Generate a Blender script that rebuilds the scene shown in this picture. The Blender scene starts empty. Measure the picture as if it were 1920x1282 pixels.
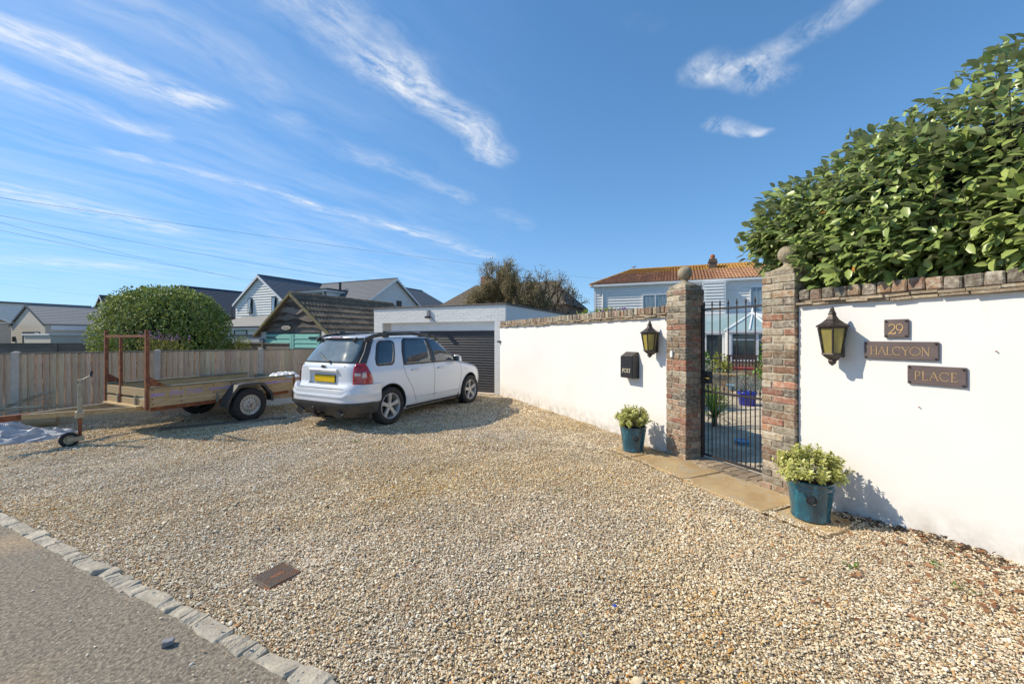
import bpy, bmesh, math, random
import numpy as np
from mathutils import Vector, Matrix, noise as mnoise
R = math.radians
rng = np.random.default_rng(7); random.seed(7)
sc = bpy.context.scene
COL = sc.collection

# ---------------------------------------------------------------- camera
cam_d = bpy.data.cameras.new("camera"); cam = bpy.data.objects.new("camera", cam_d); COL.objects.link(cam)
cam.location = (0, 0, 1.6); cam.rotation_euler = (R(90), 0, 0)
cam_d.sensor_width = 36; cam_d.lens = 750 / 1920 * 36
cam_d.shift_y = -(641 - 632) / 1920
cam_d.clip_start = .05; cam_d.clip_end = 2000
sc.camera = cam
sc.render.resolution_x, sc.render.resolution_y = 1024, 683

# ---------------------------------------------------------------- sun, sky, exposure
SUN_EL, SUN_AZ = 41.0, -82.5          # azimuth clockwise from +Y
sd = bpy.data.lights.new("sun", 'SUN'); sun = bpy.data.objects.new("sun", sd); COL.objects.link(sun)
sd.energy = 3.1; sd.angle = R(.53); sd.color = (1, .90, .73)
_s = Vector((math.cos(R(SUN_EL)) * math.sin(R(SUN_AZ)), math.cos(R(SUN_EL)) * math.cos(R(SUN_AZ)), math.sin(R(SUN_EL))))
sun.rotation_euler = _s.to_track_quat('Z', 'Y').to_euler(); sun.location = _s * 60
sc.view_settings.view_transform = 'Standard'; sc.view_settings.look = 'None'
sc.view_settings.exposure = 0.75; sc.view_settings.gamma = 1; sc.view_settings.use_curve_mapping = False
sc.cycles.use_denoising = True
sc.cycles.max_bounces = 8; sc.cycles.diffuse_bounces = 4; sc.cycles.transparent_max_bounces = 16

W = bpy.data.worlds.new("World"); sc.world = W; W.use_nodes = True
wt = W.node_tree; wt.nodes.clear()
def wn(t, **k):
    n = wt.nodes.new(t)
    for a, b in k.items(): setattr(n, a, b)
    return n
def wl(a, b): wt.links.new(a, b)
def wmath(op, a, b=None, c=None, clamp=False):
    n = wn('ShaderNodeMath', operation=op, use_clamp=clamp)
    for i, q in enumerate((a, b, c)):
        if q is None: continue
        if isinstance(q, (int, float)): n.inputs[i].default_value = q
        else: wl(q, n.inputs[i])
    return n.outputs[0]
sky = wn('ShaderNodeTexSky', sky_type='NISHITA', sun_disc=False, sun_elevation=R(SUN_EL), sun_rotation=R(SUN_AZ))
sky.altitude = 0; sky.air_density = 1.0; sky.dust_density = .1; sky.ozone_density = 2.2
hs = wn('ShaderNodeHueSaturation'); hs.inputs['Saturation'].default_value = 1.21; hs.inputs['Value'].default_value = 1.0
_k = wn('ShaderNodeVectorMath', operation='MULTIPLY_ADD'); wl(sky.outputs[0], _k.inputs[0]); _k.inputs[1].default_value = (1 / 3.4, 1 / 5.4, 1 / 11.); _k.inputs[2].default_value = (1, 1, 1)
_d = wn('ShaderNodeVectorMath', operation='DIVIDE'); wl(sky.outputs[0], _d.inputs[0]); wl(_k.outputs[0], _d.inputs[1]); _t = wn('ShaderNodeVectorMath', operation='MULTIPLY'); wl(_d.outputs[0], _t.inputs[0]); _t.inputs[1].default_value = (1.0, 1.03, .97); wl(_t.outputs[0], hs.inputs['Color'])   # soft shoulder for the glare round the sun
tc = wn('ShaderNodeTexCoord'); sx = wn('ShaderNodeSeparateXYZ'); wl(tc.outputs['Generated'], sx.inputs[0])
zc = wmath('MAXIMUM', sx.outputs[2], .03)
U, V = wmath('DIVIDE', sx.outputs[0], zc), wmath('DIVIDE', sx.outputs[1], zc)
uv = wn('ShaderNodeCombineXYZ'); wl(U, uv.inputs[0]); wl(V, uv.inputs[1])
# slow warp so that streaks are not straight
wnz = wn('ShaderNodeTexNoise'); wnz.inputs['Scale'].default_value = 1.6; wnz.inputs['Detail'].default_value = 6; wl(uv.outputs[0], wnz.inputs['Vector'])
wsub = wn('ShaderNodeVectorMath', operation='SUBTRACT'); wl(wnz.outputs['Color'], wsub.inputs[0]); wsub.inputs[1].default_value = (.5, .5, .5)
wsc = wn('ShaderNodeVectorMath', operation='SCALE'); wl(wsub.outputs[0], wsc.inputs[0]); wsc.inputs['Scale'].default_value = .37
wadd = wn('ShaderNodeVectorMath', operation='ADD'); wl(uv.outputs[0], wadd.inputs[0]); wl(wsc.outputs[0], wadd.inputs[1])
mp = wn('ShaderNodeMapping'); mp.inputs['Rotation'].default_value = (0, 0, R(-60)); mp.inputs['Scale'].default_value = (1, 1, 1)
wl(wadd.outputs[0], mp.inputs['Vector'])
mp2 = wn('ShaderNodeMapping'); mp2.inputs['Scale'].default_value = (.55, 2.2, 1); wl(mp.outputs[0], mp2.inputs['Vector'])
n1 = wn('ShaderNodeTexNoise'); n1.inputs['Scale'].default_value = 1.7; n1.inputs['Detail'].default_value = 9; n1.inputs['Roughness'].default_value = .62; wl(mp2.outputs[0], n1.inputs['Vector'])
mp3 = wn('ShaderNodeMapping'); mp3.inputs['Scale'].default_value = (1.5, 3.0, 1); mp3.inputs['Rotation'].default_value = (0, 0, R(14)); wl(mp.outputs[0], mp3.inputs['Vector'])
n2 = wn('ShaderNodeTexNoise'); n2.inputs['Scale'].default_value = 2.6; n2.inputs['Detail'].default_value = 10; n2.inputs['Roughness'].default_value = .68; wl(mp3.outputs[0], n2.inputs['Vector'])
def capsule(a, b, r, amp):
    a, b = Vector(a), Vector(b); d = b - a; L2 = d.length_squared
    s = wn('ShaderNodeVectorMath', operation='SUBTRACT'); wl(wadd.outputs[0], s.inputs[0]); s.inputs[1].default_value = (a.x, a.y, 0)
    dt = wn('ShaderNodeVectorMath', operation='DOT_PRODUCT'); wl(s.outputs[0], dt.inputs[0]); dt.inputs[1].default_value = (d.x / L2, d.y / L2, 0)
    t = wmath('ADD', dt.outputs['Value'], 0, clamp=True)
    pj = wn('ShaderNodeVectorMath', operation='SCALE'); pj.inputs[0].default_value = (d.x, d.y, 0); wl(t, pj.inputs['Scale'])
    ds = wn('ShaderNodeVectorMath', operation='DISTANCE'); wl(s.outputs[0], ds.inputs[0]); wl(pj.outputs[0], ds.inputs[1])
    q = wmath('SUBTRACT', 1, wmath('DIVIDE', ds.outputs['Value'], r), clamp=True)
    q = wmath('SMOOTHSTEP', q, 0, 1) if False else wmath('MULTIPLY', wmath('MULTIPLY', q, q), wmath('SUBTRACT', 3, wmath('MULTIPLY', q, 2)))
    return wmath('MULTIPLY', q, amp)
caps = [((-.70, 1.02), (-.42, 1.55), .22, .9), ((-.44, 1.5), (-.10, 2.2), .17, 1.35), ((-1.75, 1.15), (-1.38, 1.72), .20, 1.5),
        ((-2.05, 1.45), (-1.75, 1.95), .14, .9), ((-2.15, 2.15), (-1.55, 2.95), .12, 1.0), ((-1.55, 2.95), (-.95, 3.9), .16, .9), ((-.95, 3.7), (-.35, 4.9), .28, .8),
        ((.74, 1.52), (1.0, 1.60), .13, 1.5), ((.93, 1.5), (1.03, 1.24), .11, 1.3), ((.98, 1.9), (1.2, 1.93), .075, 1.3), ((.37, 1.27), (.47, 1.30), .07, .45),
        ((-3.6, 2.4), (-3.2, 3.6), .5, .9), ((-7.0, 5.0), (-5.6, 5.6), .7, .9), ((-1.25, 1.1), (-.95, 1.6), .2, .35), ((-.1, 3.2), (.1, 3.6), .2, .3), ((-1.0, 1.9), (-.35, 2.9), .16, .55)]
tot = None
for c in caps:
    q = capsule(*c); tot = q if tot is None else wmath('ADD', tot, q)
wis = wn('ShaderNodeMapRange'); wl(n2.outputs[0], wis.inputs[0]); wis.inputs[1].default_value = .37; wis.inputs[2].default_value = .78
streak = wmath('MULTIPLY', tot, wis.outputs[0])
gen = wn('ShaderNodeMapRange'); wl(n1.outputs[0], gen.inputs[0]); gen.inputs[1].default_value = .40; gen.inputs[2].default_value = .95
leftm = wn('ShaderNodeMapRange'); wl(U, leftm.inputs[0]); leftm.inputs[1].default_value = .1; leftm.inputs[2].default_value = -1.6
veil = wmath('MULTIPLY', gen.outputs[0], wmath('MULTIPLY', leftm.outputs[0], .40))
cl = wmath('ADD', wmath('MULTIPLY', streak, .80), veil, clamp=True)
hz = wn('ShaderNodeMapRange'); wl(sx.outputs[2], hz.inputs[0]); hz.inputs[1].default_value = .0; hz.inputs[2].default_value = .12
cl = wmath('MULTIPLY', cl, hz.outputs[0]); cl = wmath('MINIMUM', cl, .8)
cm = wn('ShaderNodeMix', data_type='RGBA'); wl(cl, cm.inputs[0]); wl(hs.outputs[0], cm.inputs[6]); cm.inputs[7].default_value = (3.9, 4.0, 4.1, 1)
bg = wn('ShaderNodeBackground'); wl(cm.outputs[2], bg.inputs[0]); bg.inputs[1].default_value = .15
wo = wn('ShaderNodeOutputWorld'); wl(bg.outputs[0], wo.inputs[0])

# ---------------------------------------------------------------- materials
def M(name, a, b=None, sc_=6., rough=.7, bump=.0, bsc=None, rand=0., metal=0., spec=.5, coat=0., det=6, stretch=None, contrast=(.35, .65), hue=0., c=None, csc=20., cth=(.6, .7), trans=0., emis=None):
    m = bpy.data.materials.new(name); m.use_nodes = True; t = m.node_tree; P = t.nodes['Principled BSDF']
    N = lambda ty: t.nodes.new(ty); L = t.links.new
    P.inputs['Roughness'].default_value = rough; P.inputs['Metallic'].default_value = metal; P.inputs['Specular IOR Level'].default_value = spec
    P.inputs['Coat Weight'].default_value = coat; P.inputs['Coat Roughness'].default_value = .05
    tcn = N('ShaderNodeTexCoord'); oi = N('ShaderNodeObjectInfo')
    vm = N('ShaderNodeVectorMath'); vm.operation = 'MULTIPLY_ADD'; cx = N('ShaderNodeCombineXYZ')
    for i in range(3): L(oi.outputs['Random'], cx.inputs[i])
    L(cx.outputs[0], vm.inputs[0]); vm.inputs[1].default_value = (37., 53., 71.); L(tcn.outputs['Object'], vm.inputs[2])
    vec = vm.outputs[0]
    if stretch:
        mpn = N('ShaderNodeMapping'); mpn.inputs['Scale'].default_value = stretch; L(vec, mpn.inputs[0]); vec = mpn.outputs[0]
    if b is None: b = tuple(x * .82 for x in a)
    nz = N('ShaderNodeTexNoise'); nz.inputs['Scale'].default_value = sc_; nz.inputs['Detail'].default_value = det; nz.inputs['Roughness'].default_value = .62; L(vec, nz.inputs['Vector'])
    mr = N('ShaderNodeMapRange'); L(nz.outputs[0], mr.inputs[0]); mr.inputs[1].default_value, mr.inputs[2].default_value = contrast
    mx = N('ShaderNodeMix'); mx.data_type = 'RGBA'; L(mr.outputs[0], mx.inputs[0]); mx.inputs[6].default_value = (*a, 1); mx.inputs[7].default_value = (*b, 1)
    out = mx.outputs[2]
    if c is not None:
        n3 = N('ShaderNodeTexNoise'); n3.inputs['Scale'].default_value = csc; n3.inputs['Detail'].default_value = 5; n3.inputs['Roughness'].default_value = .7; L(vec, n3.inputs['Vector'])
        m3 = N('ShaderNodeMapRange'); L(n3.outputs[0], m3.inputs[0]); m3.inputs[1].default_value, m3.inputs[2].default_value = cth
        x3 = N('ShaderNodeMix'); x3.data_type = 'RGBA'; L(m3.outputs[0], x3.inputs[0]); L(out, x3.inputs[6]); x3.inputs[7].default_value = (*c, 1); out = x3.outputs[2]
    if rand or hue:
        h = N('ShaderNodeHueSaturation'); L(out, h.inputs['Color'])
        r1 = N('ShaderNodeMapRange'); L(oi.outputs['Random'], r1.inputs[0]); r1.inputs[3].default_value = 1 - rand; r1.inputs[4].default_value = 1 + rand; L(r1.outputs[0], h.inputs['Value'])
        if hue:
            mm = N('ShaderNodeMath'); mm.operation = 'MULTIPLY'; L(oi.outputs['Random'], mm.inputs[0]); mm.inputs[1].default_value = 7.31
            fr = N('ShaderNodeMath'); fr.operation = 'FRACT'; L(mm.outputs[0], fr.inputs[0])
            r2 = N('ShaderNodeMapRange'); L(fr.outputs[0], r2.inputs[0]); r2.inputs[3].default_value = .5 - hue; r2.inputs[4].default_value = .5 + hue; L(r2.outputs[0], h.inputs['Hue'])
        out = h.outputs[0]
    L(out, P.inputs['Base Color'])
    if bump:
        bn = N('ShaderNodeTexNoise'); bn.inputs['Scale'].default_value = bsc or sc_ * 5; bn.inputs['Detail'].default_value = 6; L(vec, bn.inputs['Vector'])
        bp = N('ShaderNodeBump'); bp.inputs['Strength'].default_value = bump; bp.inputs['Distance'].default_value = .01; L(bn.outputs[0], bp.inputs['Height']); L(bp.outputs[0], P.inputs['Normal'])
    if trans: P.inputs['Transmission Weight'].default_value = trans; P.inputs['IOR'].default_value = 1.45
    if emis: P.inputs['Emission Color'].default_value = (*emis[0], 1); P.inputs['Emission Strength'].default_value = emis[1]
    return m

mt = {}
mt['render'] = M('white_render', (.79, .765, .73), (.75, .725, .69), .9, .85, .10, 14, contrast=(.4, .75), c=(.60, .57, .52), csc=5, cth=(.70, .82))
# splash dirt at the foot of the render, thin rain streaks below the coping
_t2 = mt['render'].node_tree; _P = _t2.nodes['Principled BSDF']; _N = _t2.nodes.new; _L = _t2.links.new
_tc = _N('ShaderNodeTexCoord'); _sx = _N('ShaderNodeSeparateXYZ'); _L(_tc.outputs['Object'], _sx.inputs[0])
def _mask(z0, z1, scale, stretch, lo, hi, amt, colr):
    a_ = _N('ShaderNodeMapRange'); _L(_sx.outputs[2], a_.inputs[0]); a_.inputs[1].default_value = z0; a_.inputs[2].default_value = z1
    mp_ = _N('ShaderNodeMapping'); mp_.inputs['Scale'].default_value = stretch; _L(_tc.outputs['Object'], mp_.inputs[0])
    n_ = _N('ShaderNodeTexNoise'); n_.inputs['Scale'].default_value = scale; n_.inputs['Detail'].default_value = 7; n_.inputs['Roughness'].default_value = .65; _L(mp_.outputs[0], n_.inputs['Vector'])
    b_ = _N('ShaderNodeMapRange'); _L(n_.outputs[0], b_.inputs[0]); b_.inputs[1].default_value = lo; b_.inputs[2].default_value = hi
    m_ = _N('ShaderNodeMath'); m_.operation = 'MULTIPLY'; _L(a_.outputs[0], m_.inputs[0]); _L(b_.outputs[0], m_.inputs[1])
    m2 = _N('ShaderNodeMath'); m2.operation = 'MULTIPLY'; _L(m_.outputs[0], m2.inputs[0]); m2.inputs[1].default_value = amt
    x_ = _N('ShaderNodeMix'); x_.data_type = 'RGBA'; _L(m2.outputs[0], x_.inputs[0]); _L(_P.inputs['Base Color'].links[0].from_socket, x_.inputs[6]); x_.inputs[7].default_value = (*colr, 1); _L(x_.outputs[2], _P.inputs['Base Color'])
_mask(.34, .02, 7, (1, 1, 1), .35, .65, .75, (.34, .28, .20)); _mask(1.5, 1.86, 3, (3, 3, .22), .56, .72, .22, (.42, .39, .33))
_mask(2.5, 0., 1.1, (1, 1, 1.2), .48, .8, .25, (.55, .52, .47))
mt['brick_brown'] = M('brick_brown', (.33, .19, .115), (.18, .11, .07), 22, .92, .7, 90, rand=.35, c=(.40, .36, .28), csc=26, cth=(.45, .68), hue=.012)
mt['brick_red'] = M('brick_red', (.38, .17, .10), (.24, .115, .07), 16, .9, .6, 90, rand=.35, c=(.44, .36, .26), csc=26, cth=(.46, .70), hue=.012)
mt['brick_dark'] = M('brick_dark', (.13, .105, .085), (.21, .165, .12), 18, .93, .7, 90, rand=.3, c=(.42, .38, .3), csc=28, cth=(.44, .66))
mt['brick_pale'] = M('brick_pale', (.38, .30, .205), (.25, .185, .12), 20, .93, .7, 80, rand=.3, c=(.46, .42, .33), csc=24, cth=(.42, .62))
mt['mortar'] = M('mortar', (.50, .44, .34), (.34, .29, .22), 14, .95, .8, 60)
mt['lichen_stone'] = M('lichened_stone', (.38, .32, .22), (.23, .195, .14), 12, .93, .7, 60, c=(.42, .36, .23), csc=25, cth=(.5, .68))
mt['tile_crease'] = M('creasing_tile', (.42, .33, .22), (.24, .17, .11), 14, .93, .8, 70, rand=.25, c=(.46, .42, .33), csc=28, cth=(.5, .66))
mt['iron'] = M('wrought_iron', (.035, .032, .034), (.06, .045, .04), 30, .5, .2, 120, metal=.4)
mt['blackmetal'] = M('black_metal', (.02, .021, .024), (.03, .03, .033), 30, .38, .05)
mt['lamp_metal'] = M('lamp_bronze', (.045, .038, .034), (.11, .09, .075), 30, .45, .35, 120, metal=.55, c=(.2, .17, .13), csc=50, cth=(.6, .75))
mt['lamp_glass'] = M('amber_glass', (.42, .36, .13), (.55, .45, .10), 8, .35, .1, 60, coat=.3, trans=.45)
mt['brass'] = M('brass', (.6, .42, .12), None, 20, .3, metal=.9)
mt['plaque'] = M('plaque', (.10, .072, .068), (.135, .10, .092), 6, .5, .15, 120, stretch=(1, 1, 4))
mt['gold'] = M('gold_letter', (.80, .52, .20), (.55, .36, .17), 30, .4, metal=.35)
mt['cream_letter'] = M('cream_letter', (.75, .68, .48), None, 10, .5)
mt['glaze'] = M('teal_glaze', (.012, .115, .17), (.02, .06, .085), 5, .13, .15, 14, coat=.8, stretch=(2.2, 2.2, .5), c=(.03, .20, .26), csc=9, cth=(.52, .68))
mt['soil'] = M('soil', (.05, .035, .025), None, 30, .95, .8)
mt['sandstone'] = M('sandstone', (.50, .36, .18), (.38, .25, .115), 3.2, .85, .35, 60, rand=.08, c=(.42, .35, .24), csc=7, cth=(.5, .66))
mt['paver'] = M('paver_brick', (.36, .27, .17), (.24, .175, .115), 12, .9, .6, 70, rand=.25, c=(.36, .31, .22), csc=22, cth=(.55, .72))
mt['garden_slab'] = M('garden_slab', (.60, .50, .35), (.44, .36, .25), 5, .9, .5, 50, rand=.2)
mt['kerb'] = M('kerb_stone', (.50, .445, .35), (.37, .325, .25), 14, .93, 1.0, 45, rand=.10, c=(.33, .28, .21), csc=32, cth=(.56, .68))
mt['painted_brick'] = M('painted_brick', (.78, .77, .74), (.74, .73, .70), 10, .7, .15, 60, rand=.02)
mt['white_paint'] = M('white_paint', (.80, .80, .79), (.75, .745, .73), 4, .45)
mt['upvc'] = M('white_upvc', (.82, .82, .82), (.78, .78, .78), 3, .3)
mt['shutter'] = M('shutter', (.035, .036, .042), (.055, .055, .06), 9, .38, .05, metal=.2)
mt['roof_felt'] = M('roof_trim', (.11, .105, .10), (.16, .15, .14), 8, .85, .3)
mt['fence'] = M('fence_timber', (.72, .53, .35), (.54, .385, .25), 9, .85, .5, 40, rand=.14, stretch=(6, 6, .55), hue=.012, c=(.12, .07, .045), csc=7, cth=(.70, .76))
mt['fence_grey'] = M('fence_cap', (.26, .225, .17), (.17, .145, .11), 9, .85, .4, 40, rand=.1, stretch=(.6, 6, 6))
mt['concrete'] = M('concrete_post', (.58, .49, .40), (.47, .40, .33), 8, .9, .4, 60, rand=.06)
mt['old_fence'] = M('old_fence', (.24, .195, .15), (.15, .122, .095), 8, .9, .5, stretch=(.6, 6, 6), rand=.12)
mt['plank'] = M('trailer_timber', (.56, .41, .21), (.36, .26, .15), 7, .85, .4, 40, rand=.1, stretch=(.7, 7, 7), c=(.50, .33, .13), csc=5, cth=(.55, .66))
mt['plank_grey'] = M('trailer_plywood', (.25, .24, .18), (.16, .165, .12), 7, .85, .3, 40, stretch=(.7, 5, 5))
mt['purple'] = M('purple_stripe', (.32, .20, .52), (.42, .30, .50), 12, .5, c=(.42, .31, .18), csc=30, cth=(.55, .62))
mt['lilac'] = M('lilac_letter', (.55, .42, .68), (.42, .30, .55), 14, .5)
mt['rust'] = M('rusty_steel', (.25, .085, .038), (.13, .05, .03), 18, .85, .5, 70, c=(.36, .14, .05), csc=14, cth=(.5, .65))
mt['galv'] = M('galvanised_steel', (.46, .42, .32), (.32, .27, .18), 12, .5, .3, metal=.15, c=(.22, .12, .05), csc=9, cth=(.58, .72))
mt['rubber'] = M('tyre_rubber', (.018, .018, .02), (.03, .029, .028), 20, .8, .3, 60)
mt['fender'] = M('fender_plastic', (.035, .036, .037), (.075, .072, .065), 10, .6, .2)
mt['wheel_steel'] = M('wheel_steel', (.58, .56, .50), (.42, .39, .33), 9, .45, .2, metal=.1, c=(.22, .12, .06), csc=12, cth=(.6, .74))
mt['alloy'] = M('alloy_wheel', (.62, .60, .57), (.54, .52, .49), 8, .35, metal=.25)
mt['tarp'] = M('grey_tarp', (.48, .49, .52), (.38, .385, .39), 5, .6, .3, 30, c=(.42, .37, .28), csc=4, cth=(.58, .66))
mt['carpaint'] = M('car_paint', (.74, .765, .80), (.71, .735, .77), 2, .3, coat=1., spec=.5)
mt['carglass'] = M('car_glass', (.02, .035, .05), (.045, .065, .08), 3, .04, coat=1., spec=.8)
mt['rearglass'] = M('rear_glass', (.20, .235, .225), (.10, .125, .125), 2.2, .05, coat=1., spec=.8)  # lighter than the side glass: sky reflection and pale interior put into the colour
mt['carblack'] = M('car_trim', (.045, .045, .047), (.07, .068, .065), 10, .55, .1)
mt['redlamp'] = M('tail_lamp', (.50, .012, .012), (.30, .006, .008), 12, .12, coat=1.)
mt['clearlamp'] = M('clear_lamp', (.62, .52, .50), None, 12, .12, coat=1.)
mt['plate'] = M('plate_yellow', (.85, .55, .01), None, 1, .35)
mt['chrome'] = M('chrome', (.55, .55, .56), None, 5, .12, metal=1.)
mt['redlens'] = M('brake_lens', (.42, .05, .05), None, 5, .2, coat=.6)
mt['rustplate'] = M('inspection_cover', (.20, .16, .13), (.13, .105, .09), 20, .75, .5, 80, metal=.3, c=(.25, .10, .035), csc=7, cth=(.50, .60))
mt['teal'] = M('teal_paint', (.30, .66, .55), (.25, .58, .49), 6, .6, .2, rand=.06)
mt['waney'] = M('waney_board', (.19, .155, .13), (.30, .25, .21), 8, .92, .8, 30, rand=.3, stretch=(.6, 4, 4))
mt['shed_tile'] = M('shed_tile', (.19, .15, .11), (.12, .095, .072), 10, .93, .6, 50, rand=.25, c=(.32, .27, .15), csc=9, cth=(.55, .68))
mt['verge_moss'] = M('mossy_verge', (.26, .215, .13), (.16, .135, .085), 9, .95, .7, c=(.3, .25, .06), csc=8, cth=(.5, .64))
mt['clad_white'] = M('cladding_white', (.80, .79, .75), (.74, .73, .69), 3, .6, rand=.03)
mt['clad_blue'] = M('cladding_blue', (.82, .80, .76), (.76, .74, .70), 3, .6)
mt['slate'] = M('slate', (.145, .15, .16), (.10, .105, .115), 9, .6, .3, stretch=(2, 2, 2), rand=.1)
mt['slate_pale'] = M('slate_pale', (.30, .295, .285), (.235, .23, .22), 9, .7, .3)
mt['slate_blue'] = M('slate_blue', (.055, .065, .085), (.035, .042, .058), 6, .6, .3)
mt['brown_tile'] = M('brown_tile', (.16, .125, .095), (.10, .08, .062), 7, .9, .5, c=(.24, .2, .13), csc=4, cth=(.56, .7))
mt['red_tile'] = M('red_tile', (.17, .07, .055), (.25, .20, .19), 12, .9, .4)
mt['pantile'] = M('pantile', (.50, .28, .15), (.33, .155, .085), 5.5, .88, .5, rand=.0, c=(.46, .33, .22), csc=14, cth=(.56, .70))
mt['pantile_lichen'] = M('pantile_lichen', (.55, .33, .06), (.42, .22, .07), 6, .9, .4, c=(.33, .13, .07), csc=9, cth=(.52, .66))
mt['chimney'] = M('chimney_brick', (.20, .14, .10), (.11, .08, .06), 9, .93, .5, c=(.42, .39, .33), csc=14, cth=(.56, .7))
mt['beige_render'] = M('beige_render', (.60, .53, .44), (.55, .485, .40), 3, .9)
mt['grey_render'] = M('grey_render', (.42, .42, .41), None, 3, .9)
mt['winglass'] = M('window_glass', (.03, .045, .055), (.06, .075, .08), 2.5, .05, coat=1.)
mt['wincurtain'] = M('curtained_glass', (.30, .38, .42), (.12, .17, .2), 3, .1, coat=1., stretch=(4, 4, .5))
mt['consroof'] = M('conservatory_roof', (.36, .47, .46), (.30, .41, .40), 2, .25, coat=.4)
mt['anthracite'] = M('anthracite_frame', (.035, .038, .042), None, 4, .5)
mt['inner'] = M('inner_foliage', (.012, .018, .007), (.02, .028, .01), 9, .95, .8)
mt['trunk'] = M('bark', (.11, .08, .058), (.07, .05, .038), 14, .95, .8)
mt['cobalt'] = M('cobalt_glaze', (.012, .03, .42), None, 5, .2, coat=.6)
mt['lightblue'] = M('pale_blue', (.16, .42, .66), None, 5, .5)
mt['terracotta'] = M('terracotta', (.42, .15, .06), None, 6, .8)
mt['bench'] = M('bench_wood', (.085, .045, .035), None, 9, .7, stretch=(.6, 6, 6))
mt['cushion'] = M('red_cushion', (.40, .05, .06), None, 9, .9)
mt['stonegrey'] = M('grey_stone', (.28, .28, .29), (.2, .2, .21), 15, .8, .4)
mt['wire'] = M('cable', (.03, .03, .035), None, 3, .7)
mt['earth'] = M('garden_earth', (.11, .095, .055), (.07, .08, .035), 1.2, .95, .5)
mt['bluescrap'] = M('blue_scrap', (.03, .12, .6), None, 3, .4)

def leafmat(name, dark, light, mid, back=None, rough=.35, yellow=None, midamt=.6, spec=.5, trl=.25):
    m = bpy.data.materials.new(name); m.use_nodes = True; t = m.node_tree; P = t.nodes['Principled BSDF']; N = lambda ty: t.nodes.new(ty); L = t.links.new
    at = N('ShaderNodeAttribute'); at.attribute_name = 'lf'; s = N('ShaderNodeSeparateColor'); L(at.outputs['Color'], s.inputs[0])
    cr = N('ShaderNodeValToRGB'); L(s.outputs[0], cr.inputs[0]); e = cr.color_ramp.elements
    e[0].position = .0; e[0].color = (*dark, 1); e[1].position = .8; e[1].color = (*light, 1)
    if yellow: q = cr.color_ramp.elements.new(.985); q.color = (*light, 1); q = cr.color_ramp.elements.new(.993); q.color = (*yellow, 1)
    mx = N('ShaderNodeMix'); mx.data_type = 'RGBA'; f = N('ShaderNodeMath'); f.operation = 'POWER'; L(s.outputs[1], f.inputs[0]); f.inputs[1].default_value = 3.
    f2 = N('ShaderNodeMath'); f2.operation = 'MULTIPLY'; L(f.outputs[0], f2.inputs[0]); f2.inputs[1].default_value = midamt
    L(f2.outputs[0], mx.inputs[0]); L(cr.outputs[0], mx.inputs[6]); mx.inputs[7].default_value = (*mid, 1); out = mx.outputs[2]
    if back:
        ge = N('ShaderNodeNewGeometry'); m2 = N('ShaderNodeMix'); m2.data_type = 'RGBA'; L(ge.outputs['Backfacing'], m2.inputs[0]); L(out, m2.inputs[6]); m2.inputs[7].default_value = (*back, 1); out = m2.outputs[2]
    L(out, P.inputs['Base Color']); P.inputs['Roughness'].default_value = rough; P.inputs['Specular IOR Level'].default_value = spec
    if trl:
        tr = N('ShaderNodeBsdfTranslucent'); L(out, tr.inputs[0]); ms = N('ShaderNodeMixShader'); ms.inputs[0].default_value = trl
        L(P.outputs[0], ms.inputs[1]); L(tr.outputs[0], ms.inputs[2]); L(ms.outputs[0], t.nodes['Material Output'].inputs[0])
    return m
mt['leaf_big'] = leafmat('shrub_leaf', (.10, .17, .045), (.40, .49, .13), (.50, .56, .25), back=(.28, .32, .17), rough=.34, yellow=(.5, .2, .03), midamt=.35)
mt['leaf_hedge'] = leafmat('hedge_leaf', (.11, .17, .035), (.31, .37, .08), (.28, .34, .1), rough=.55, midamt=.2)
mt['leaf_pot'] = leafmat('variegated_leaf', (.60, .58, .15), (.72, .68, .26), (.20, .30, .04), rough=.4, midamt=1.0)
mt['leaf_tree'] = leafmat('tree_leaf', (.21, .165, .08), (.38, .31, .16), (.25, .2, .1), rough=.5, midamt=.1)
mt['leaf_green'] = leafmat('garden_leaf', (.05, .13, .02), (.17, .30, .04), (.2, .3, .07), rough=.4, midamt=.2)
mt['leaf_grey'] = leafmat('grey_leaf', (.16, .19, .16), (.34, .36, .32), (.3, .3, .3), rough=.6, midamt=.1)
mt['leaf_lime'] = leafmat('lime_leaf', (.22, .27, .03), (.42, .42, .08), (.3, .35, .06), rough=.5, midamt=.2)
mt['petal'] = leafmat('purple_petal', (.20, .08, .24), (.36, .18, .40), (.3, .15, .35), rough=.6, midamt=.1)
mt['litter'] = leafmat('dry_leaf', (.22, .09, .04), (.42, .21, .10), (.3, .14, .06), rough=.7, midamt=.1)

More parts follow.
